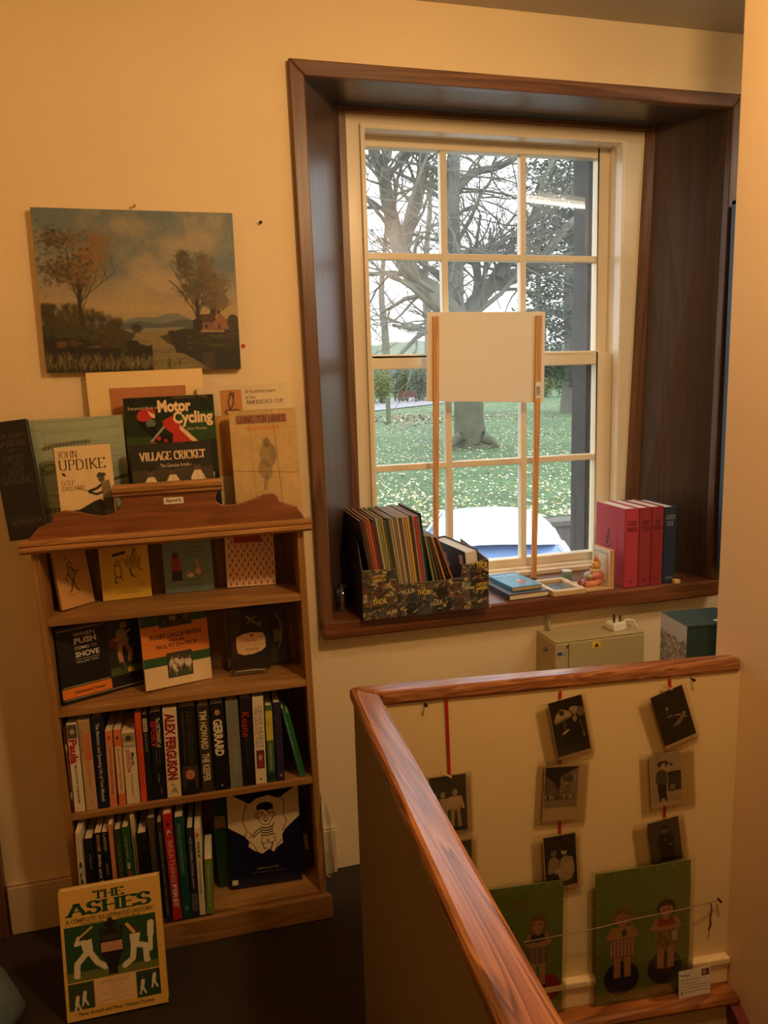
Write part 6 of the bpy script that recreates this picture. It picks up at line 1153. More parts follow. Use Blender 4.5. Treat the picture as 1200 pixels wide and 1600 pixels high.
# small glass in the left corner
t = thing('glass_tumbler', 'small clear glass in the shadow left of the magazine box', 'glass', at(.442, 2.21))
MB().lathe([(.018, 0), (.02, .004), (.024, .075), (.0225, .075), (.0185, .008), (.001, .007)], seg=24).build('tumbler', clear('tumbler_glass', (.96, .97, .97, 1), gloss=.12), t, smooth=True)
# two flat books
b = thing('flat_book', 'black-covered book lying flat under the blue paperback on the sill', 'book', at(.957, 2.118, ZS, .06))
MB().box(0, .143, 0, .165, 0, .002).box(0, .143, 0, .165, .018, .020).box(0, .002, 0, .165, .002, .018).build('cover', cov((38, 34, 40)), b); MB().box(.002, .140, .003, .162, .002, .018).build('pages', M_pages, b)
b = thing('flat_book', 'bright blue paperback lying on top of the black book on the sill', 'book', at(.982, 2.150, ZS+.0203, .08))
c = MB().box(0, .108, 0, .178, 0, .0008).box(0, .108, 0, .178, .0112, .012).box(0, .0008, 0, .178, .0008, .0112).build('cover', cov((60, 132, 176), .25), b); MB().box(.0008, .108, .001, .177, .0008, .0112).build('pages', M_pages2, b)
cv = Cv(10.8, 17.8, C3(70, 150, 190)); cv.grain(.15, 2); cv.rect(0, 12.5, 10.8, 17.8, C3(60, 120, 170)).ell(6.4, 5.4, 1.4, 1.8, C3(190, 96, 70)).ell(6.4, 7.4, .7, .8, C3(214, 160, 130)).rect(1, 13.4, 9.6, 15.6, C3(90, 170, 206))
sp = sheet('cover_picture', cv, c, 0, 0, 0, .25, mp=lambda co: np.stack([co[:, 0], co[:, 2], np.full(len(co), .0123)], -1)); letters('lettering', 'THE SEA', sp, (.012, .138, .096, .154), S(220, 232, 238), y=0, mp=lambda co: np.stack([co[:, 0], co[:, 2], np.full(len(co), .0126)], -1))
# shallow frame lying flat
t = thing('photo_frame', 'pale wooden picture frame lying flat on the sill in front of the bear bookend', 'picture frame', at(1.104, 2.108, ZS, .03)); fw, fd = .118, .150
M_pale = wood('pale_frame_wood', S(206, 172, 122), S(226, 196, 150), 'X', rough=.5, ring=10)
m = MB(); m.box(0, fw, 0, .017, 0, .018); m.box(0, fw, fd-.017, fd, 0, .018); m.box(0, .017, .017, fd-.017, 0, .018); m.box(fw-.017, fw, .017, fd-.017, 0, .018); m.build('moulding', M_pale, t, bevel=.002)
cv = Cv(8.4, 11.6, C3(186, 196, 214)).grain(.3, 2.5); cv.ell(3, 4, 1.4, 1, C3(214, 214, 216)).ell(5.6, 8, 1.6, 1.2, C3(110, 116, 130)); sheet('photograph', cv, t, mp=lambda co: np.stack([co[:, 0]+.017, co[:, 2]+.017, np.full(len(co), .008)], -1), rough=.3)  # pale bluish picture: reflection in the glass is put into its colours
MB().box(.017, fw-.017, .017, fd-.017, .0095, .0115).build('glass', clear('frame_glass', gloss=.12), t)
# bear bookend
t = thing('bear_bookend', 'cream bookend with a little seated bear figure, against the first red book', 'bookend', at(1.228, 2.122, ZS, .02))
MB().box(0, .102, 0, .105, 0, .008).build('base', M_pale, t, bevel=.0015); M_be = wood('bookend_wood', S(190, 134, 72), S(214, 160, 96), 'Z', rough=.45, ring=10)
up = MB().box(.086, .102, 0, .105, .008, .13).build('upright_panel', M_be, t, bevel=.0015)
MB().box(.0845, .0858, .0, .105, .009, .13).build('cream_face', mat('cream_panel', S(226, 220, 204), .5), up); m = MB(); m.box(.0835, .0844, .012, .014, .02, .118); m.box(.0835, .0844, .09, .092, .02, .118); m.box(.0835, .0844, .0141, .0899, .116, .118); m.box(.0835, .0844, .0141, .0899, .02, .022); m.build('inlay', mat('inlay_grey', S(160, 150, 136), .6), up)
BYc = .042; M_fur = mat('bear_gold', S(222, 168, 92), .6, vary=.08); M_pk = mat('bear_trousers_peach', S(224, 136, 104), .5, vary=.06); M_sh = mat('bear_jumper_rose', S(216, 122, 110), .5, vary=.06)
def skin(name, m_, verts, edges, rad, parent, sub=2):
    me = bpy.data.meshes.new(name); me.from_pydata(verts, edges, []); o = bpy.data.objects.new(name, me); COL.objects.link(o); o.parent = parent; me.materials.append(m_)
    md = o.modifiers.new('skin', 'SKIN'); md.use_smooth_shade = True
    for v, r_ in zip(me.skin_vertices[0].data, rad): v.radius = (r_, r_)
    me.skin_vertices[0].data[0].use_root = True; s_ = o.modifiers.new('sub', 'SUBSURF'); s_.levels = s_.render_levels = sub; return o
y = BYc
skin('body', M_fur, [(.066, y, .020), (.066, y, .038), (.062, y, .054), (.058, y, .068), (.048, y, .071), (.050, y-.014, .047), (.034, y-.017, .041), (.026, y-.010, .042), (.050, y+.014, .047), (.034, y+.017, .041), (.026, y+.010, .042), (.048, y-.010, .017), (.024, y-.014, .014), (.010, y-.015, .017), (.048, y+.010, .017), (.024, y+.014, .014), (.010, y+.015, .017)],
     [(0, 1), (1, 2), (2, 3), (3, 4), (2, 5), (5, 6), (6, 7), (2, 8), (8, 9), (9, 10), (0, 11), (11, 12), (12, 13), (0, 14), (14, 15), (15, 16)], [.017, .016, .012, .017, .009, .007, .006, .005, .007, .006, .005, .010, .009, .008, .010, .009, .008], t)
m = MB(); m.blob((.066, y, .040), (.0185, .0195, .020)); m.tube([(.056, y-.016, .048), (.045, y-.0185, .044), (.036, y-.018, .0415)], [.0085, .0085, .0075], 10); m.tube([(.056, y+.016, .048), (.045, y+.0185, .044), (.036, y+.018, .0415)], [.0085, .0085, .0075], 10); m.build('jumper', M_sh, t, smooth=True)
m = MB(); m.blob((.064, y, .021), (.0195, .020, .0125)); m.tube([(.058, y-.010, .0185), (.040, y-.0125, .018), (.018, y-.0145, .0175)], [.0115, .0112, .0105], 10); m.tube([(.058, y+.010, .0185), (.040, y+.0125, .018), (.018, y+.0145, .0175)], [.0115, .0112, .0105], 10); m.build('trousers', M_pk, t, smooth=True)
for s_ in (-1, 1): MB().blob((.009, y+s_*.0155, .019), (.0065, .0085, .0115)).build('slipper', mat('bear_slipper', S(150, 96, 72), .6), t, smooth=True)
hd = MB().blob((.060, y, .076), (.0165, .018, .0165)).blob((.0455, y, .0715), (.0075, .008, .0065)).build('head', M_fur, t, smooth=True)
for s_ in (-1, 1): MB().blob((.064, y+s_*.0135, .0915), (.004, .0065, .0068)).build('ear', M_fur, hd, smooth=True); MB().blob((.0462, y+s_*.006, .0795), (.0014, .0016, .002)).build('eye', mat('bead_black', S(20, 16, 14), .2), hd, smooth=True)
MB().blob((.0385, y, .0735), (.002, .0028, .0018)).build('nose', mat('bead_black', S(20, 16, 14), .2), hd, smooth=True)
MB().blob((.060, y, .1015), (.006, .006, .008)).lathe([(.010, 0), (.001, .022)], (.061, y, .090), 12).build('nightcap', mat('nightcap_peach', S(222, 150, 100), .6), hd, smooth=True); m = MB()
for q in range(12): a = q*PI/6; m.blob((.059+.013*math.cos(a), y+.013*math.sin(a), .0605), (.005, .005, .003))
m.build('ruff', mat('ruff_cream', S(226, 212, 184), .7), t, smooth=True)
MB().blob((.0295, y, .042), (.0125, .0125, .0135), seg=20, rings=12).build('ball', mat('ball_grey', S(168, 172, 182), .35), t, smooth=True)
t = thing('small_box', 'tiny pale teal box on the sill behind the bear bookend', 'box', at(1.245, 2.272, ZS, -.15)); MB().box(-.014, .014, 0, .028, 0, .030).build('box', mat('teal_card', S(120, 150, 138), .5), t, bevel=.001); MB().box(-.0145, .0145, -.0005, .0285, .0301, .034).build('lid', mat('pale_card', S(214, 216, 206), .5), t, bevel=.001)
# three red volumes and a navy one, upright
def volume(x, w_, lab, rgb, y=2.124, h=.262, d=.185, gold=False, deco=False):
    # spine to the room, front cover towards -x
    M = Matrix(((0, 1, 0, x), (1, 0, 0, y), (0, 0, 1, ZS), (0, 0, 0, 1)))
    M = Matrix.Translation((x, y, ZS)) @ Matrix.Rotation(-.02, 4, 'Z'); o = thing('cloth_volume', lab, 'book', M, 'row of cloth-bound volumes on the sill'); b_ = .0028
    c = MB().prism([(0, .004), (.004, 0), (w_-.004, 0), (w_, .004), (w_, d), (w_-b_, d), (w_-b_, b_+.002), (b_, b_+.002), (b_, d), (0, d)], 0, h, Matrix(((1, 0, 0, 0), (0, 0, 1, 0), (0, 1, 0, 0), (0, 0, 0, 1)))).build('cover', cov(rgb, .65), o, bevel=.001)
    MB().box(b_*.95, w_-b_*.95, b_+.001, d-.004, .004, h-.004).build('pages', mat('grey_pages', S(214, 208, 196), .7, vary=.1, scale=260), o); return o, c
cl = (.052, .046, .046); dkred = (76, 18, 22); x = 1.3665
for i, w_ in enumerate(cl):
    o, c = volume(x, w_-.001, ('first red cloth volume beside the bear, with a black plant drawing on its side', 'second red cloth volume from the bear, its spine lettering worn', 'third red cloth volume, touching the navy one')[i], ((176, 54, 66), (142, 40, 46), (136, 34, 40))[i])
    letters('spine_lettering', 'LOEB\nBIRDS' if i == 0 else ('LOAF\nTALES' if i == 1 else 'OLD\nSONGS'), c, (.008, .185, w_-.010, .222), S(*dkred), y=-.0006, bold=.01); cv = Cv(3.4, 9, C3(*((128, 34, 42), (126, 34, 40), (120, 28, 36))[i])); r = random.Random(i)
    for q in range(16): cv.line([(1.7, .4+.5*q), (1.7+r.uniform(-1.4, 1.4), 1.0+.5*q)], .16, C3(*dkred), .7)
    letters('spine_lettering', 'VOL', c, (.016, .016, w_-.018, .026), S(*dkred), y=-.0006)
    if i == 0:
        cv = Cv(11, 15, C3(176, 54, 66), .12); kk = C3(70, 24, 40); cv.line([(5.4, 3), (5.6, 8), (5.4, 13)], .25, kk); r = random.Random(2)
        for q in range(22): a = 3.4+8.6*r.random(); dx = r.uniform(-2.2, 2.2)*(1-abs(a-6)/9); cv.line([(5.5, a-.7), (5.5+dx, a)], .16, kk).ell(5.5+dx, a+.2, .35, .4, kk, a=.8)
        sheet('cover_drawing', cv, c, mp=lambda co: np.stack([np.full(len(co), -.0006), .16-co[:, 0], co[:, 2]+.06], -1), rough=.65)
    x += w_
o, c = volume(x, .048, 'navy cloth volume at the right end of the row, against the dark reveal', (26, 38, 62), h=.258)
letters('spine_lettering', 'LONDON\nBOOK', c, (.006, .195, .040, .232), S(150, 150, 150), y=-.0006); letters('spine_lettering', 'JOHN', c, (.010, .012, .036, .024), S(150, 150, 150), y=-.0006)
o = MB().box(-.011, .011, 0, .0175, 0, .014).build('wooden_block', mat('pale_block', S(214, 178, 120), .5), bevel=.002); o.matrix_world = at(1.5555, 2.1048, ZS, 0); tag(o, 'little pale wooden block on the sill right of the navy volume', 'block')
# placard: blank board on two sticks, leaning in the window
Z0 = ZS; y0, y1 = 2.346, 2.374; lean = math.atan((y1-y0)/.9)
M = Matrix.Translation((1.0, y0, Z0)) @ Matrix.Rotation(-lean, 4, 'X'); t = thing('placard', 'blank white board on two long wooden sticks leaning in the window', 'placard', M); Mi = M.inverted()
def onb(px, py, yy): p = Mi @ onP(px, py, M @ Vector((0, yy, 0)), M.col[1].xyz); return p.x, p.z
c_ = [onb(*q, .010) for q in ((666.5, 627), (850, 628.7), (852.4, 486.8), (667.6, 487.6))]
MB().prism(c_, .010, .016).build('board', mat('foam_board', S(236, 228, 212), .6, vary=.02), t, bevel=.0008)
M_st = wood('stick_wood', S(200, 146, 88), S(220, 168, 108), 'Z', rough=.6, ring=9)
for (tx0, tx1, ty), (bx0, bx1, by_) in (((677, 686.5, 494), (677.5, 686, 700)), ((838, 847.5, 493), (834.5, 843, 700))):
    a, b = onb(tx0, ty, 0), onb(tx1, ty, 0); c0, d = onb(bx0, by_, 0), onb(bx1, by_, 0); f = (a[1]-.0008)/(a[1]-c0[1]); xb0, xb1 = a[0]+(c0[0]-a[0])*f, b[0]+(d[0]-b[0])*f
    s_ = MB().prism([(xb0, .0008), (xb1, .0008), (b[0], b[1]), (a[0], a[1])], 0, .0098).build('stick', M_st, t, bevel=.0008)
a = onb(837, 597, -.001); b = onb(845, 622, -.001); sk = MB().prism([(a[0], b[1]), (b[0], b[1]), (b[0], a[1]), (a[0], a[1])], -.001, -.0002).build('price_label', mat('label_white', S(236, 232, 222), .5), s_)
m = MB(); r = random.Random(3); zz = b[1]+.008
while zz < a[1]-.016: k = r.uniform(.0006, .0016); m.box(a[0]+.002, b[0]-.002, -.0013, -.0011, zz, zz+k); zz += k+r.uniform(.0008, .0016)
m.build('barcode', mat('ink_black', S(24, 22, 22), .6, vary=0), sk)
# ------------------------------------------------------------------ below the sill
M_bei = mat('beige_metal', S(176, 158, 112), .45, vary=.04)
t = thing('metal_box', 'beige metal electrical box fixed to the wall below the window sill', 'electrical box', Matrix.Translation((1.065, 2.02, .44)))
MB().prism([(0, 0), (.315, 0), (.315, .262), (0, .262)], 0, .1295).build('case', M_bei, t, bevel=.006)
MB().box(.045, .0468, -.001, .0, .005, .258).build('door_gap', mat('dark_gap', S(40, 36, 30), .8), t); MB().box(.003, .312, -.0002, .128, .2622, .264).build('lid', M_bei, t, bevel=.001)
pl = MB().box(.008, .036, -.0015, .0, .222, .234).build('maker_plate', mat('plate_grey', S(150, 150, 150), .4), t); MB().box(.009, .022, -.0019, -.0016, .2235, .2325).build('blue_field', mat('plate_blue', S(40, 60, 130), .5), pl)
yl = MB().box(.128, .155, -.0014, .0, .232, .252).build('warning_sticker', mat('warning_yellow', S(226, 190, 40), .5), t); MB().prism([(.134, .236), (.150, .236), (.142, .249)], -.0019, -.0015).build('warning_sign', mat('ink_black', S(24, 22, 22), .6), yl)
MB().tube([(-.0, .06, .225), (-.006, .06, .225)], .008, 14).tube([(-.006, .06, .225), (-.012, .06, .225)], .004, 8).build('lock', mat('steel', S(150, 150, 150), .35, 1), t); MB().tube([(.040, -.001, .25), (.040, -.005, .25)], .0035, 10).build('screw', mat('steel', S(150, 150, 150), .35, 1), t)
P0 = onY(966, 988, 2.06); t = thing('mains_plug', 'white three-pin mains plug lying pins-up on top of the beige metal box', 'plug', Matrix.Translation((P0.x, 2.075, .7042)) @ Matrix.Rotation(.15, 4, 'Z'))
M_pl = mat('plug_white', S(232, 224, 206), .4); MB().prism([(-.025, 0), (.025, 0), (.027, .018), (.022, .026), (-.022, .026), (-.027, .018)], -.022, .022).build('body', M_pl, t, bevel=.003)
for x_, y_ in ((-.014, -.008), (.010, -.008), (.002, .012)): MB().box(x_-.003, x_+.003, y_-.002, y_+.002, .0262, .046).build('pin', mat('pin_brass', S(120, 96, 60), .35, .8), t)
MB().tube([(.026, 0, .016), (.042, .002, .024), (.07, .0, .020), (.094, -.010, -.03), (.10, -.012, -.12), (.10, -.012, -.26)], .0032, 8).build('cord', M_pl, t, smooth=True)
q = onY(858, 995, 2.13); o = MB().tube([(0, 0, .0), (0, 0, .03), (.001, .0, .055), (.012, .005, .07), (.03, .01, .075)], .0045, 8).tube([(-.009, .004, 0), (-.008, .004, .04), (-.006, .008, .075)], .0022, 6).build('supply_cable', mat('cable_grey', S(196, 184, 160), .5), smooth=True); o.location = (q.x, 2.132, .7042); tag(o, 'pale supply cable running from the beige metal box up under the sill', 'cable')
# stool and green storage box behind the rail; bag by the reveal
t = thing('storage_box', 'dark green storage box with a crowd photograph, behind the far hand rail', 'box', at(1.236, 1.625, .705, -.10)); 
MB().box(0, .16, 0, .13, 0, .148).build('box', mat('green_cloth_box', S(30, 50, 44), .7, vary=.1), t, bevel=.0015); MB().box(-.001, .161, -.001, .131, .1482, .156).build('lid', mat('green_lid', S(34, 52, 45), .6), t, bevel=.001)
cv = Cv(13, 15.4, C3(176, 172, 160)).grain(.06, 5); r = random.Random(6)
for q in range(230): y_ = 10.5*r.random()**.8; v = r.uniform(.25, 1); cv.ell(13*r.random(), y_, r.uniform(.3, .9), r.uniform(.3, .8), [u*v for u in C3(150, 132, 110)], 0, .2, .8)
sheet('crowd_photograph', cv, t, mp=lambda co: np.stack([np.full(len(co), -.0016), .13-co[:, 0], co[:, 2]], -1))
MB().box(.09, .105, .02, .03, .1562, .1566).build('paper_slip', mat('label_white', S(236, 232, 222), .5), t)
t = thing('stool', 'plain dark stool carrying the green storage box in the passage', 'stool', at(1.225, 1.61, 0)); M_stl = mat('stool_brown', S(72, 46, 28), .5, vary=.15)
MB().box(0, .20, 0, .17, .685, .704).build('seat', M_stl, t, bevel=.003)
for a in (.012, .188):
    for b_ in (.012, .158): MB().box(a-.01, a+.01, b_-.01, b_+.01, 0, .685).build('leg', M_stl, t)
# ------------------------------------------------------------------ on the far wall of the stair well
ca = math.atan(-.085/.86); WX = Vector((math.cos(ca), math.sin(ca), 0)); WN = Vector((-math.sin(ca), math.cos(ca), 0)); UP = Vector((0, 0, 1))
def wall_pt(off): return Vector((.36, 1.50, 0))-WN*off
def hang(pts, off): o, ex, ey, ez, w, h = rectfit(pts, wall_pt(off), WN, UP); return pose(o, ex, ey, ez), w, h
cB = crop(840, 1070, 7.273); cC = crop(990, 1060, 5.333); c8 = crop(640, 1040, 2.308); cD = crop(910, 1330, 4.8)
M_sleeve = clear('card_sleeve', (.97, .95, .90, 1), rough=.12, gloss=.02)
def postcard(pts, lab, cv, sl, off=.006, border=(.03, .03, .03, .03)):
    M, w, h = hang(pts, off); t = thing('postcard', lab, 'postcard', M, 'sleeved postcards on red ribbons')
    MB().box(0, w, 0, .0006, 0, h).build('card', mat('old_card', S(214, 190, 146), .6), t)
    l, r_, b, u = border; sheet('photograph', cv, t, l*w, b*h, -.0003, .4, sx=(1-l-r_)*w, sz=(1-b-u)*h)
    x0, x1, z0, z1 = sl; s = MB().box(x0*w, x1*w, -.0012, .0012, z0*h, z1*h).build('sleeve', M_sleeve, t); return t
K = lambda v, w=1.0: (lambda v: C3(int(v*1.0), int(v*.90), int(v*.72)))(min(235, v*1.12+8))
def base(w, h, v, seed=1): return Cv(w, h, K(v), .09).grain(.15, 2, seed)
def fig(cv, x, y, s, top, skin=170, skirt=False, hat=None):
    """a small standing figure, feet at (x, y), height s"""
    cv.poly([(x-.13*s, y+.45*s), (x-.16*s, y+.8*s), (x+.16*s, y+.8*s), (x+.13*s, y+.45*s)], K(top)); cv.ell(x, y+.9*s, .07*s, .09*s, K(skin))
    if skirt: cv.poly([(x-.12*s, y+.5*s), (x+.12*s, y+.5*s), (x+.2*s, y), (x-.2*s, y)], K(top))
    else: cv.line([(x-.07*s, y+.5*s), (x-.09*s, y)], .09*s, K(skin if top > 120 else top)).line([(x+.07*s, y+.5*s), (x+.1*s, y)], .09*s, K(skin if top > 120 else top))
    cv.line([(x-.14*s, y+.76*s), (x-.2*s, y+.5*s)], .07*s, K(top)).line([(x+.14*s, y+.76*s), (x+.2*s, y+.5*s)], .07*s, K(top))
    if hat: cv.ell(x, y+.97*s, .14*s, .05*s, K(hat)).ell(x, y+1.0*s, .08*s, .06*s, K(hat))
# left strand
cv = base(9, 14, 74); fig(cv, 3.2, 1.6, 8.6, 190); fig(cv, 6.2, 1.0, 9.6, 200); fig(cv, 1.2, 2, 8, 150); cv.rect(0, 0, 9, 1.0, K(50))
p1 = postcard([c8(62, 408), c8(202, 388), c8(82, 612), c8(217, 592)], 'old postcard of pale-clad people on the left ribbon, partly hidden by the hand rail', cv, (-.1, 1.14, -.02, 1.03), border=(.02, .03, .02, .0))
cv = base(9, 14, 84); fig(cv, 4.5, 1, 9, 140)
postcard([c8(85, 640), c8(222, 622), c8(105, 845), c8(236, 825)], 'lowest postcard on the left ribbon, almost wholly hidden behind the hand rail', cv, (-.1, 1.12, -.02, 1.04))
# middle strand
cv = base(9, 14, 34); cv.poly([(.6, 8.8), (1.4, 10.6), (3.0, 11.8), (5.0, 10.8), (5.6, 9.8), (3, 9.0)], K(186)).poly([(.6, 8.8), (5.6, 9.8), (5.2, 9.2), (1.2, 8.3)], K(150)).ell(3.0, 10.8, .7, .7, K(60)).line([(3.4, 8.8), (3.2, 6.6)], .7, K(86)).poly([(2.2, 5.6), (3.4, 6.2), (4.4, 6.4), (3.6, 5.6), (2.4, 5.2)], K(206)).ell(6.4, 10.4, .8, .9, K(150)).ell(6.4, 11.0, 1.3, .7, K(176), -.2).ell(6.2, 8.6, .6, .8, K(150)).ell(8.0, 10, 1.0, 1.2, K(120)).line([(7.4, 8), (8.0, 5.2)], .5, K(90)).ell(7.9, 4.2, .35, .7, K(130)).rect(0, 0, 9, 2, K(52))
postcard([cB(108, 212), cB(485, 108), cB(232, 842), cB(625, 722)], 'tilted dark postcard of a dancer in a pale ruffled skirt, top of the middle ribbon', cv, (-.30, 1.12, -.06, 1.0), .008, (.02, .012, .02, .008))
cv = base(11, 14, 96); cv.rect(0, 7, 11, 14, K(36)); cv.poly([(0, 11.4), (2.2, 9.6), (3.6, 8.4), (3.6, 3), (0, 3)], K(104)).poly([(5.2, 10.8), (7.4, 11.8), (11, 13.6), (11, 3), (5.2, 3)], K(130)).grain(.5, .9)
for q in range(26): r = random.Random(q); cv.rect(5.4+5.2*r.random(), 4+7*r.random(), 6.0+5.2*r.random(), 4.6+7*r.random(), K(r.choice((44, 60, 176))), .6)
for q in range(14): fig(cv, .5+q*.78, 2.6, 2.0, random.Random(q+5).choice((60, 150, 180, 90)), 150)
cv.rect(0, 0, 11, 2.6, K(140)).grain(.12, 1)
postcard([cB(68, 925), cB(466, 892), cB(60, 1556), cB(466, 1530)], 'postcard of a busy street with a broad cream lower margin, middle of the middle ribbon', cv, (-.2, 1.25, -.05, 1.08), .006, (.03, .04, .24, .04))
cv = base(9, 14, 44); cv.ell(2.6, 9.6, .9, 1.1, K(120)).ell(2.6, 10.6, .95, .5, K(30)).ell(5.6, 9.6, .8, 1.1, K(190)).ell(5.8, 10.4, 1.0, .8, K(34)).poly([(.6, 4), (1.2, 7.8), (2.6, 8.6), (4.2, 7.4), (4, 3.4)], K(150)).poly([(3.6, 3), (4.6, 7.6), (6, 8.4), (8, 7.6), (8.4, 4), (7.4, 1.6), (4.2, 1.0)], K(170)).grain(.3, 1.2).rect(0, 0, 9, 1, K(60)).ell(3.6, 4.4, .5, .4, K(196)).ell(2.0, 2.6, 1.2, 1.4, K(60))
postcard([c8(482, 622), c8(592, 598), c8(487, 815), c8(617, 793)], 'postcard of a seated couple in pale clothes, lowest on the middle ribbon', cv, (-.28, 1.14, -.03, 1.05), .010, (.03, .03, .05, .02))
# right strand
cv = base(9, 14, 28); cv.ell(3.4, 9.4, .4, .5, K(160)).line([(3.4, 9), (3.0, 8.0)], .5, K(90)).line([(3.0, 7.2), (4.2, 7.2)], .22, K(190)).line([(5.0, 7.0), (6.4, 6.6)], .3, K(180)).ell(7.4, 6.6, .5, .5, K(150)).poly([(3.4, 4.2), (5.4, 4.2), (7.2, 5.6), (6.8, 6.4), (5.6, 5.6)], K(130)).line([(6.6, 6.2), (7.8, 5.4)], .4, K(140)).line([(2.2, 13.0), (4.2, 13.6)], .3, K(70))
postcard([cC(143, 160), cC(405, 52), cC(266, 598), cC(524, 478)], 'tilted near-black postcard of a reclining stage scene, top of the right ribbon', cv, (-.34, 1.10, -.02, 1.02), .008, (.0, .0, .06, .0))
cv = base(9, 14, 168); cv.rect(5.0, 3.0, 9, 8.6, K(60)).ell(6.4, 4.2, 1.3, 1.3, K(44)).ell(6.4, 4.2, .9, .9, K(130)).rect(5.2, 7.6, 8.6, 8.8, K(46)).grain(.15, 1); cv.ell(3.6, 11.4, 1.7, .9, K(50)).ell(3.8, 10.6, .8, 1, K(180)).ell(5.4, 10.8, 1.2, .6, K(50)).ell(5.4, 10.2, .7, .9, K(176)).poly([(1.2, 6.4), (1.8, 9.4), (3.4, 9.8), (4.8, 8.8), (4.8, 5.6), (2, 5.2)], K(84)).poly([(1.8, 5.4), (4.6, 5.6), (4.4, 1.2), (2.2, 1.2)], K(42)).line([(2.8, 1.6), (2.4, .5)], .6, K(40)).line([(4.2, 1.6), (4.4, .5)], .6, K(40))
postcard([cC(130, 650), cC(390, 595), cC(143, 1085), cC(410, 1038)], 'light postcard of two people in broad hats by a motor car, right ribbon', cv, (-.28, 1.42, -.06, 1.04), .006, (.04, .02, .08, .03))
cv = base(9, 14, 78); cv.poly([(2.6, .8), (3.0, 7), (3.6, 9.4), (5.8, 9.4), (6.8, 7), (6.8, .8)], K(36)).ell(4.7, 10.6, .8, 1.0, K(120)).ell(4.7, 11.4, 1.0, .6, K(40)).line([(3.4, 9), (2.6, 6.4), (4.2, 5.6)], .8, K(40)).line([(6.2, 9), (6.9, 6.6), (5.6, 5.4)], .8, K(40)).ell(5.8, 5.6, .4, .4, K(130)).ell(4.6, 7.4, .4, .5, K(96)).rect(0, 0, 9, .8, K(50))
postcard([cC(130, 1210), cC(385, 1140), cC(140, 1566), cC(395, 1494)], 'dark postcard of one robed standing person, lowest on the right ribbon', cv, (-.46, 1.2, -.02, 1.04), .006, (.0, .0, .0, .0))
# ribbons, little pegs, nails
M_rib = mat('red_ribbon', S(176, 22, 30), .5, vary=.08)
def ribbon(a, b, lab, off=.004, w=4.6):
    A_, B_ = onP(*a, wall_pt(off), WN), onP(*b, wall_pt(off), WN); v = WX*(w*.5*(A_-CAM).dot(FWD)/FPX); n = -WN*.0008
    o = MB().hexa([tuple(q-A_) for q in (B_-v, B_+v, B_+v-n, B_-v-n, A_-v, A_+v, A_+v-n, A_-v-n)]).build('ribbon', M_rib); o.location = A_; return tag(o, lab, 'ribbon', 'red ribbons on the stair wall')
ribbon(c8(133, 122), c8(144, 394), 'long red ribbon holding the left-hand postcard on the stair wall'); ribbon(c8(544, 92), c8(543, 120), 'short red ribbon above the dancer postcard'); ribbon(c8(938, 48), c8(940, 78), 'short red ribbon above the tilted near-black postcard')
ribbon(c8(542, 340), c8(541, 358), 'tiny red ribbon between the dancer postcard and the street postcard', .003); ribbon(c8(542, 558), c8(542, 608), 'red ribbon between the street postcard and the seated couple postcard', .003); ribbon(c8(921, 505), c8(919, 548), 'red ribbon between the motor car postcard and the robed person postcard', .003)
M_peg = mat('mini_peg', S(186, 150, 100), .6)
for a, b, lab in ((c8(112, 384), c8(150, 402), 'tiny wooden peg clipping the left-hand postcard'), (c8(910, 70), c8(944, 86), 'tiny wooden peg clipping the tilted near-black postcard')):
    A_, B_ = onP(*a, wall_pt(.011), WN), onP(*b, wall_pt(.011), WN); o = MB().tube([(0, 0, 0), tuple(B_-A_)], .0022, 6).tube([tuple(-WN*.003), tuple(B_-A_-WN*.003)], .0018, 6).build('mini_peg', M_peg); o.location = A_; tag(o, lab, 'peg')
for (px, py), lab in ((c8(55, 136), 'small nail in the stair wall left of the long red ribbon'), (c8(1015, 46), 'small dark nail near the right end of the stair wall')):
    A_ = onP(px, py, wall_pt(0), WN); o = MB().tube([(0, 0, 0), tuple(-WN*.012)], .002, 6).tube([tuple(-WN*.011), tuple(-WN*.013)], .004, 8).build('nail', mat('dark_screw', S(36, 30, 26), .5, .5)); o.location = A_; tag(o, lab, 'nail')
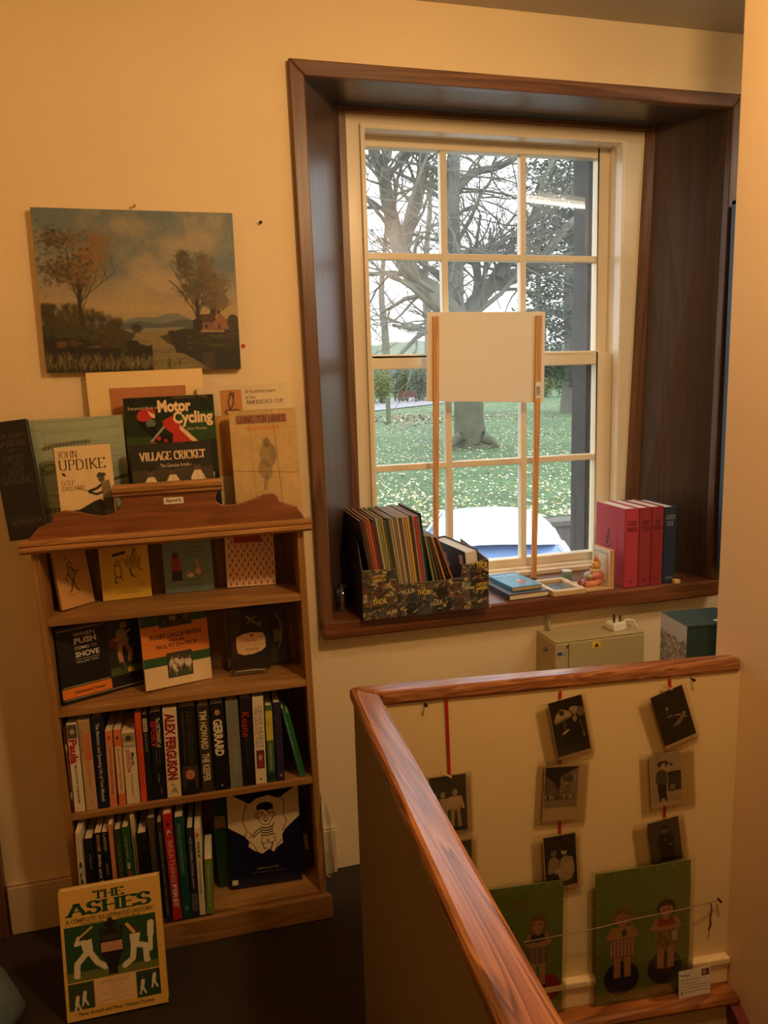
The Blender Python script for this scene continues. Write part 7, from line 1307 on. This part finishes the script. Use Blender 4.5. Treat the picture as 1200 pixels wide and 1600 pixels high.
# green paper-doll panels in clear sleeves, standing on the landing edge
def girl(cv, x, y, s, hair, dress, kind, curls=True):
    sk = C3(216, 158, 120)
    for d in (-.07, .07): cv.line([(x+d*s, y+.36*s), (x+d*s*1.1, y+.03*s)], .095*s, sk, 1, .1).ell(x+d*s*1.2, y+.01*s, .07*s, .03*s, C3(50, 34, 30))
    cv.poly([(x-.15*s, y+.62*s), (x-.17*s, y+.32*s), (x+.17*s, y+.32*s), (x+.15*s, y+.62*s)], C3(*dress)); cv.poly([(x-.11*s, y+.6*s), (x-.13*s, y+.74*s), (x+.13*s, y+.74*s), (x+.11*s, y+.6*s)], C3(*kind.get('top', dress)))
    if kind.get('check'):
        for q in range(7): cv.rect(x-.17*s+q*.05*s, y+.33*s, x-.15*s+q*.05*s, y+.56*s, C3(228, 200, 180), .8).rect(x-.165*s, y+.34*s+q*.034*s, x+.165*s, y+.355*s+q*.034*s, C3(228, 200, 180), .55)
    if kind.get('stripe'):
        for q in range(9): cv.rect(x-.16*s+q*.037*s, y+.33*s, x-.145*s+q*.037*s, y+.56*s, C3(34, 28, 30))
    if kind.get('dots'):
        for q in range(30): cv.ell(x+random.Random(q).uniform(-.14, .14)*s, y+random.Random(q+50).uniform(.34, .58)*s, .014*s, .02*s, C3(130, 90, 60))
    cv.line([(x-.14*s, y+.72*s), (x-.19*s, y+.62*s), (x-.02*s, y+.6*s)], .065*s, sk).line([(x+.14*s, y+.72*s), (x+.19*s, y+.62*s), (x+.03*s, y+.6*s)], .065*s, sk)
    cv.rect(x-.035*s, y+.72*s, x+.035*s, y+.8*s, sk).ell(x, y+.88*s, .135*s, .125*s, C3(*hair)); cv.ell(x, y+.855*s, .095*s, .1*s, sk)
    if curls: [cv.ell(x+d*.125*s, y+(.80+.05*q)*s, .035*s, .03*s, C3(*hair)).ell(x+d*.125*s, y+(.80+.05*q)*s, .014*s, .012*s, C3(200, 170, 110)) for d in (-1, 1) for q in range(3)]
    cv.poly([(x-.1*s, y+.9*s), (x-.06*s, y+.95*s), (x+.08*s, y+.95*s), (x+.1*s, y+.9*s), (x, y+.925*s)], C3(*hair)); [cv.ell(x+d*.04*s, y+.865*s, .013*s, .012*s, C3(40, 30, 30)) for d in (-1, 1)]; cv.rect(x-.02*s, y+.805*s, x+.02*s, y+.815*s, C3(170, 50, 50)); [cv.ell(x+d*.06*s, y+.83*s, .02*s, .015*s, C3(226, 130, 110), a=.7) for d in (-1, 1)]
def marks(cv, w, h):
    r = random.Random(int(w*9))
    for q in range(11): y = 1.2+q*(h-2.4)/10; [cv.ell(x, y+r.uniform(-.4, .4), .42, .5, C3(180, 176, 130), .4).ell(x, y+r.uniform(-.2, .2), .26, .3, C3(120, 144, 62), .4) for x in (.8, w-.8)]
    for q in range(7): x = 1.2+q*(w-2.4)/6; [cv.ell(x+r.uniform(-.4, .4), y, .5, .42, C3(180, 176, 130), .4).ell(x, y, .3, .24, C3(120, 144, 62), .4) for y in (.9, h-.9)]
def doll_panel(pts, lab, draw, off):
    P = [onP(*q, wall_pt(off), WN) for q in pts]; M, w, h = hang(pts, off); k = (M.translation.z-.0085); M.translation.z -= k; h += k
    t = thing('paper_doll_panel', lab, 'picture', M); MB().box(0, w, 0, .002, 0, h).build('card', mat('doll_card', S(126, 148, 66), .6), t); cv = Cv(30, 41, C3(126, 150, 64), .16).grain(.06, 5); draw(cv)
    sheet('print', cv, t, 0, 0, -.0004, .4, sx=w, sz=h); MB().box(-.012, w+.010, -.0022, -.0012, -.002, h+.008).build('sleeve', clear('panel_sleeve', (.98, .97, .93, 1), rough=.1, gloss=.02), t); return t
def big(cv):
    marks(cv, 30, 41); cv.ell(8.2, 7.4, 5.6, 5.4, C3(34, 36, 70)).ell(22.2, 8.4, 5.6, 5.4, C3(34, 36, 70)); girl(cv, 8.4, 6.8, 22.5, (150, 110, 60), (166, 34, 36), {'check': 1, 'top': (206, 176, 110)}); girl(cv, 22.4, 7.4, 22.5, (54, 36, 28), (176, 140, 84), {'dots': 1, 'top': (186, 50, 44)}, False)
    cv.poly([(24.2, 19.4), (26.2, 20.4), (26, 16.6), (24.6, 16.8)], C3(220, 206, 176)).ell(9, 21.6, .9, 1.3, C3(110, 76, 46))
def small(cv):
    marks(cv, 30, 41); cv.ell(13, 35, 5, 1.6, C3(150, 104, 60), 0, 1.4, .5); cv.ell(25.0, 8.4, 4.2, 4.2, C3(176, 40, 36)).ell(8, 8, 4.6, 4.6, C3(176, 40, 36)); girl(cv, 20.6, 8.6, 23.0, (140, 100, 56), (202, 180, 130), {'stripe': 1, 'top': (60, 60, 60)}); cv.line([(16.0, 23.2), (25.4, 24.2)], .5, C3(40, 44, 50)); girl(cv, 7, 8.4, 22, (90, 60, 36), (80, 100, 150), {})
doll_panel([cD(92, 178), cD(800, 66), cD(108, 1140), cD(806, 1012)], 'green panel with two paper-doll girls on dark blue discs, standing on the landing edge', big, .020)
doll_panel([c8(262, 812), c8(549, 776), c8(270, 1270), c8(553, 1222)], 'green panel with a paper-doll girl in striped shorts, half hidden by the hand rail', small, .018)
# string across the panels, with its nail and hanging end
A_ = onP(*c8(1116, 845), wall_pt(.004), WN); pts = [c8(1116, 845), c8(1000, 876), c8(800, 916), c8(690, 944), c8(553, 971), c8(412, 998)]
P = [onP(*q, wall_pt(.031 if 0 < i else .012), WN)-A_ for i, q in enumerate(pts)]
t = thing('string', 'thin string stretched from a nail across both green panels', 'string', Matrix.Translation(A_)); M_str = mat('string_grey', S(150, 126, 92), .8)
MB().tube([tuple(p) for p in P], .0011, 6).build('line', M_str, t); MB().tube([tuple(P[0]+WN*.004), tuple(P[0]-WN*.008)], .003, 8).build('nail', mat('dark_screw', S(36, 30, 26), .5, .5), t)
E0 = [onP(*c8(*q), wall_pt(.012), WN)-A_ for q in ((1086, 856), (1090, 880), (1084, 910), (1086, 935), (1078, 956))]; MB().tube([tuple(p) for p in E0], [.0016, .002, .002, .0022, .0012], 6).build('loose_end', mat('string_dark', S(92, 66, 44), .8), t, smooth=True)
# small printed card standing on the landing edge
M, w, h = hang([c8(965, 1105), c8(1080, 1085), c8(978, 1178), c8(1090, 1152)], .040); k = M.translation.z-.0072; M.translation.z -= k; h += k
t = thing('visiting_card', 'small white printed card standing on the landing edge before the green panel', 'card', M); MB().box(0, w, 0, .0006, 0, h).build('card', mat('card_white', S(236, 228, 208), .5), t)
cv = Cv(9, 5.6, C3(236, 228, 208), .07); kk = C3(70, 60, 52)
cv.scribble(.5, 3.0, 4.6, .5, C3(40, 34, 30), 1, 1); [cv.scribble(.5, 8.4 if q > 1 else 6.2, 3.6-.62*q, .3, kk, 10+q, .8) for q in range(5)]; cv.rect(6.5, 3.9, 8.7, 5.3, C3(90, 60, 44)).ell(7.3, 4.6, .5, .4, C3(190, 150, 110)).ell(.9, 1.0, .3, .3, C3(150, 60, 50)); sheet('print', cv, t, 0, 0, -.0003, .5, sx=w, sz=h)
# grey-blue cloth bag at the very left, on the carpet
p = onZ(-16, 1600, 0); t = thing('cloth_bag', 'slumped grey-blue cloth bag on the carpet, cut by the left edge of the photograph', 'bag', Matrix.Translation((-.60, 1.80, 0)))
m = MB(); prof = [(.115, .0), (.125, .02), (.12, .06), (.10, .12), (.07, .165), (.045, .18), (.03, .20), (.036, .225)]; seg = 26
for r_, z_ in prof:
    for j in range(seg): a = 2*PI*j/seg; k = 1+.07*math.sin(5*a+z_*30)+.04*math.sin(9*a-z_*20); m.v.append((r_*k*math.cos(a), r_*k*.8*math.sin(a), z_))
for k in range(len(prof)-1):
    for j in range(seg): l = (j+1) % seg; m.f.append((k*seg+j, k*seg+l, (k+1)*seg+l, (k+1)*seg+j)); m.mi.append(0)
m.f.append(tuple(range(seg-1, -1, -1))); m.mi.append(0); m.build('bag', mat('bag_cloth', S(96, 112, 112), .85, vary=.12, scale=40, bump=.3, bscale=120), t, smooth=True); MB().tube([(0, 0, .2), (.02, 0, .21), (0, .028, .205), (-.028, 0, .205), (0, -.026, .205), (.03, 0, .205)], .004, 6).build('drawstring', mat('string_grey', S(150, 126, 92), .8), t)
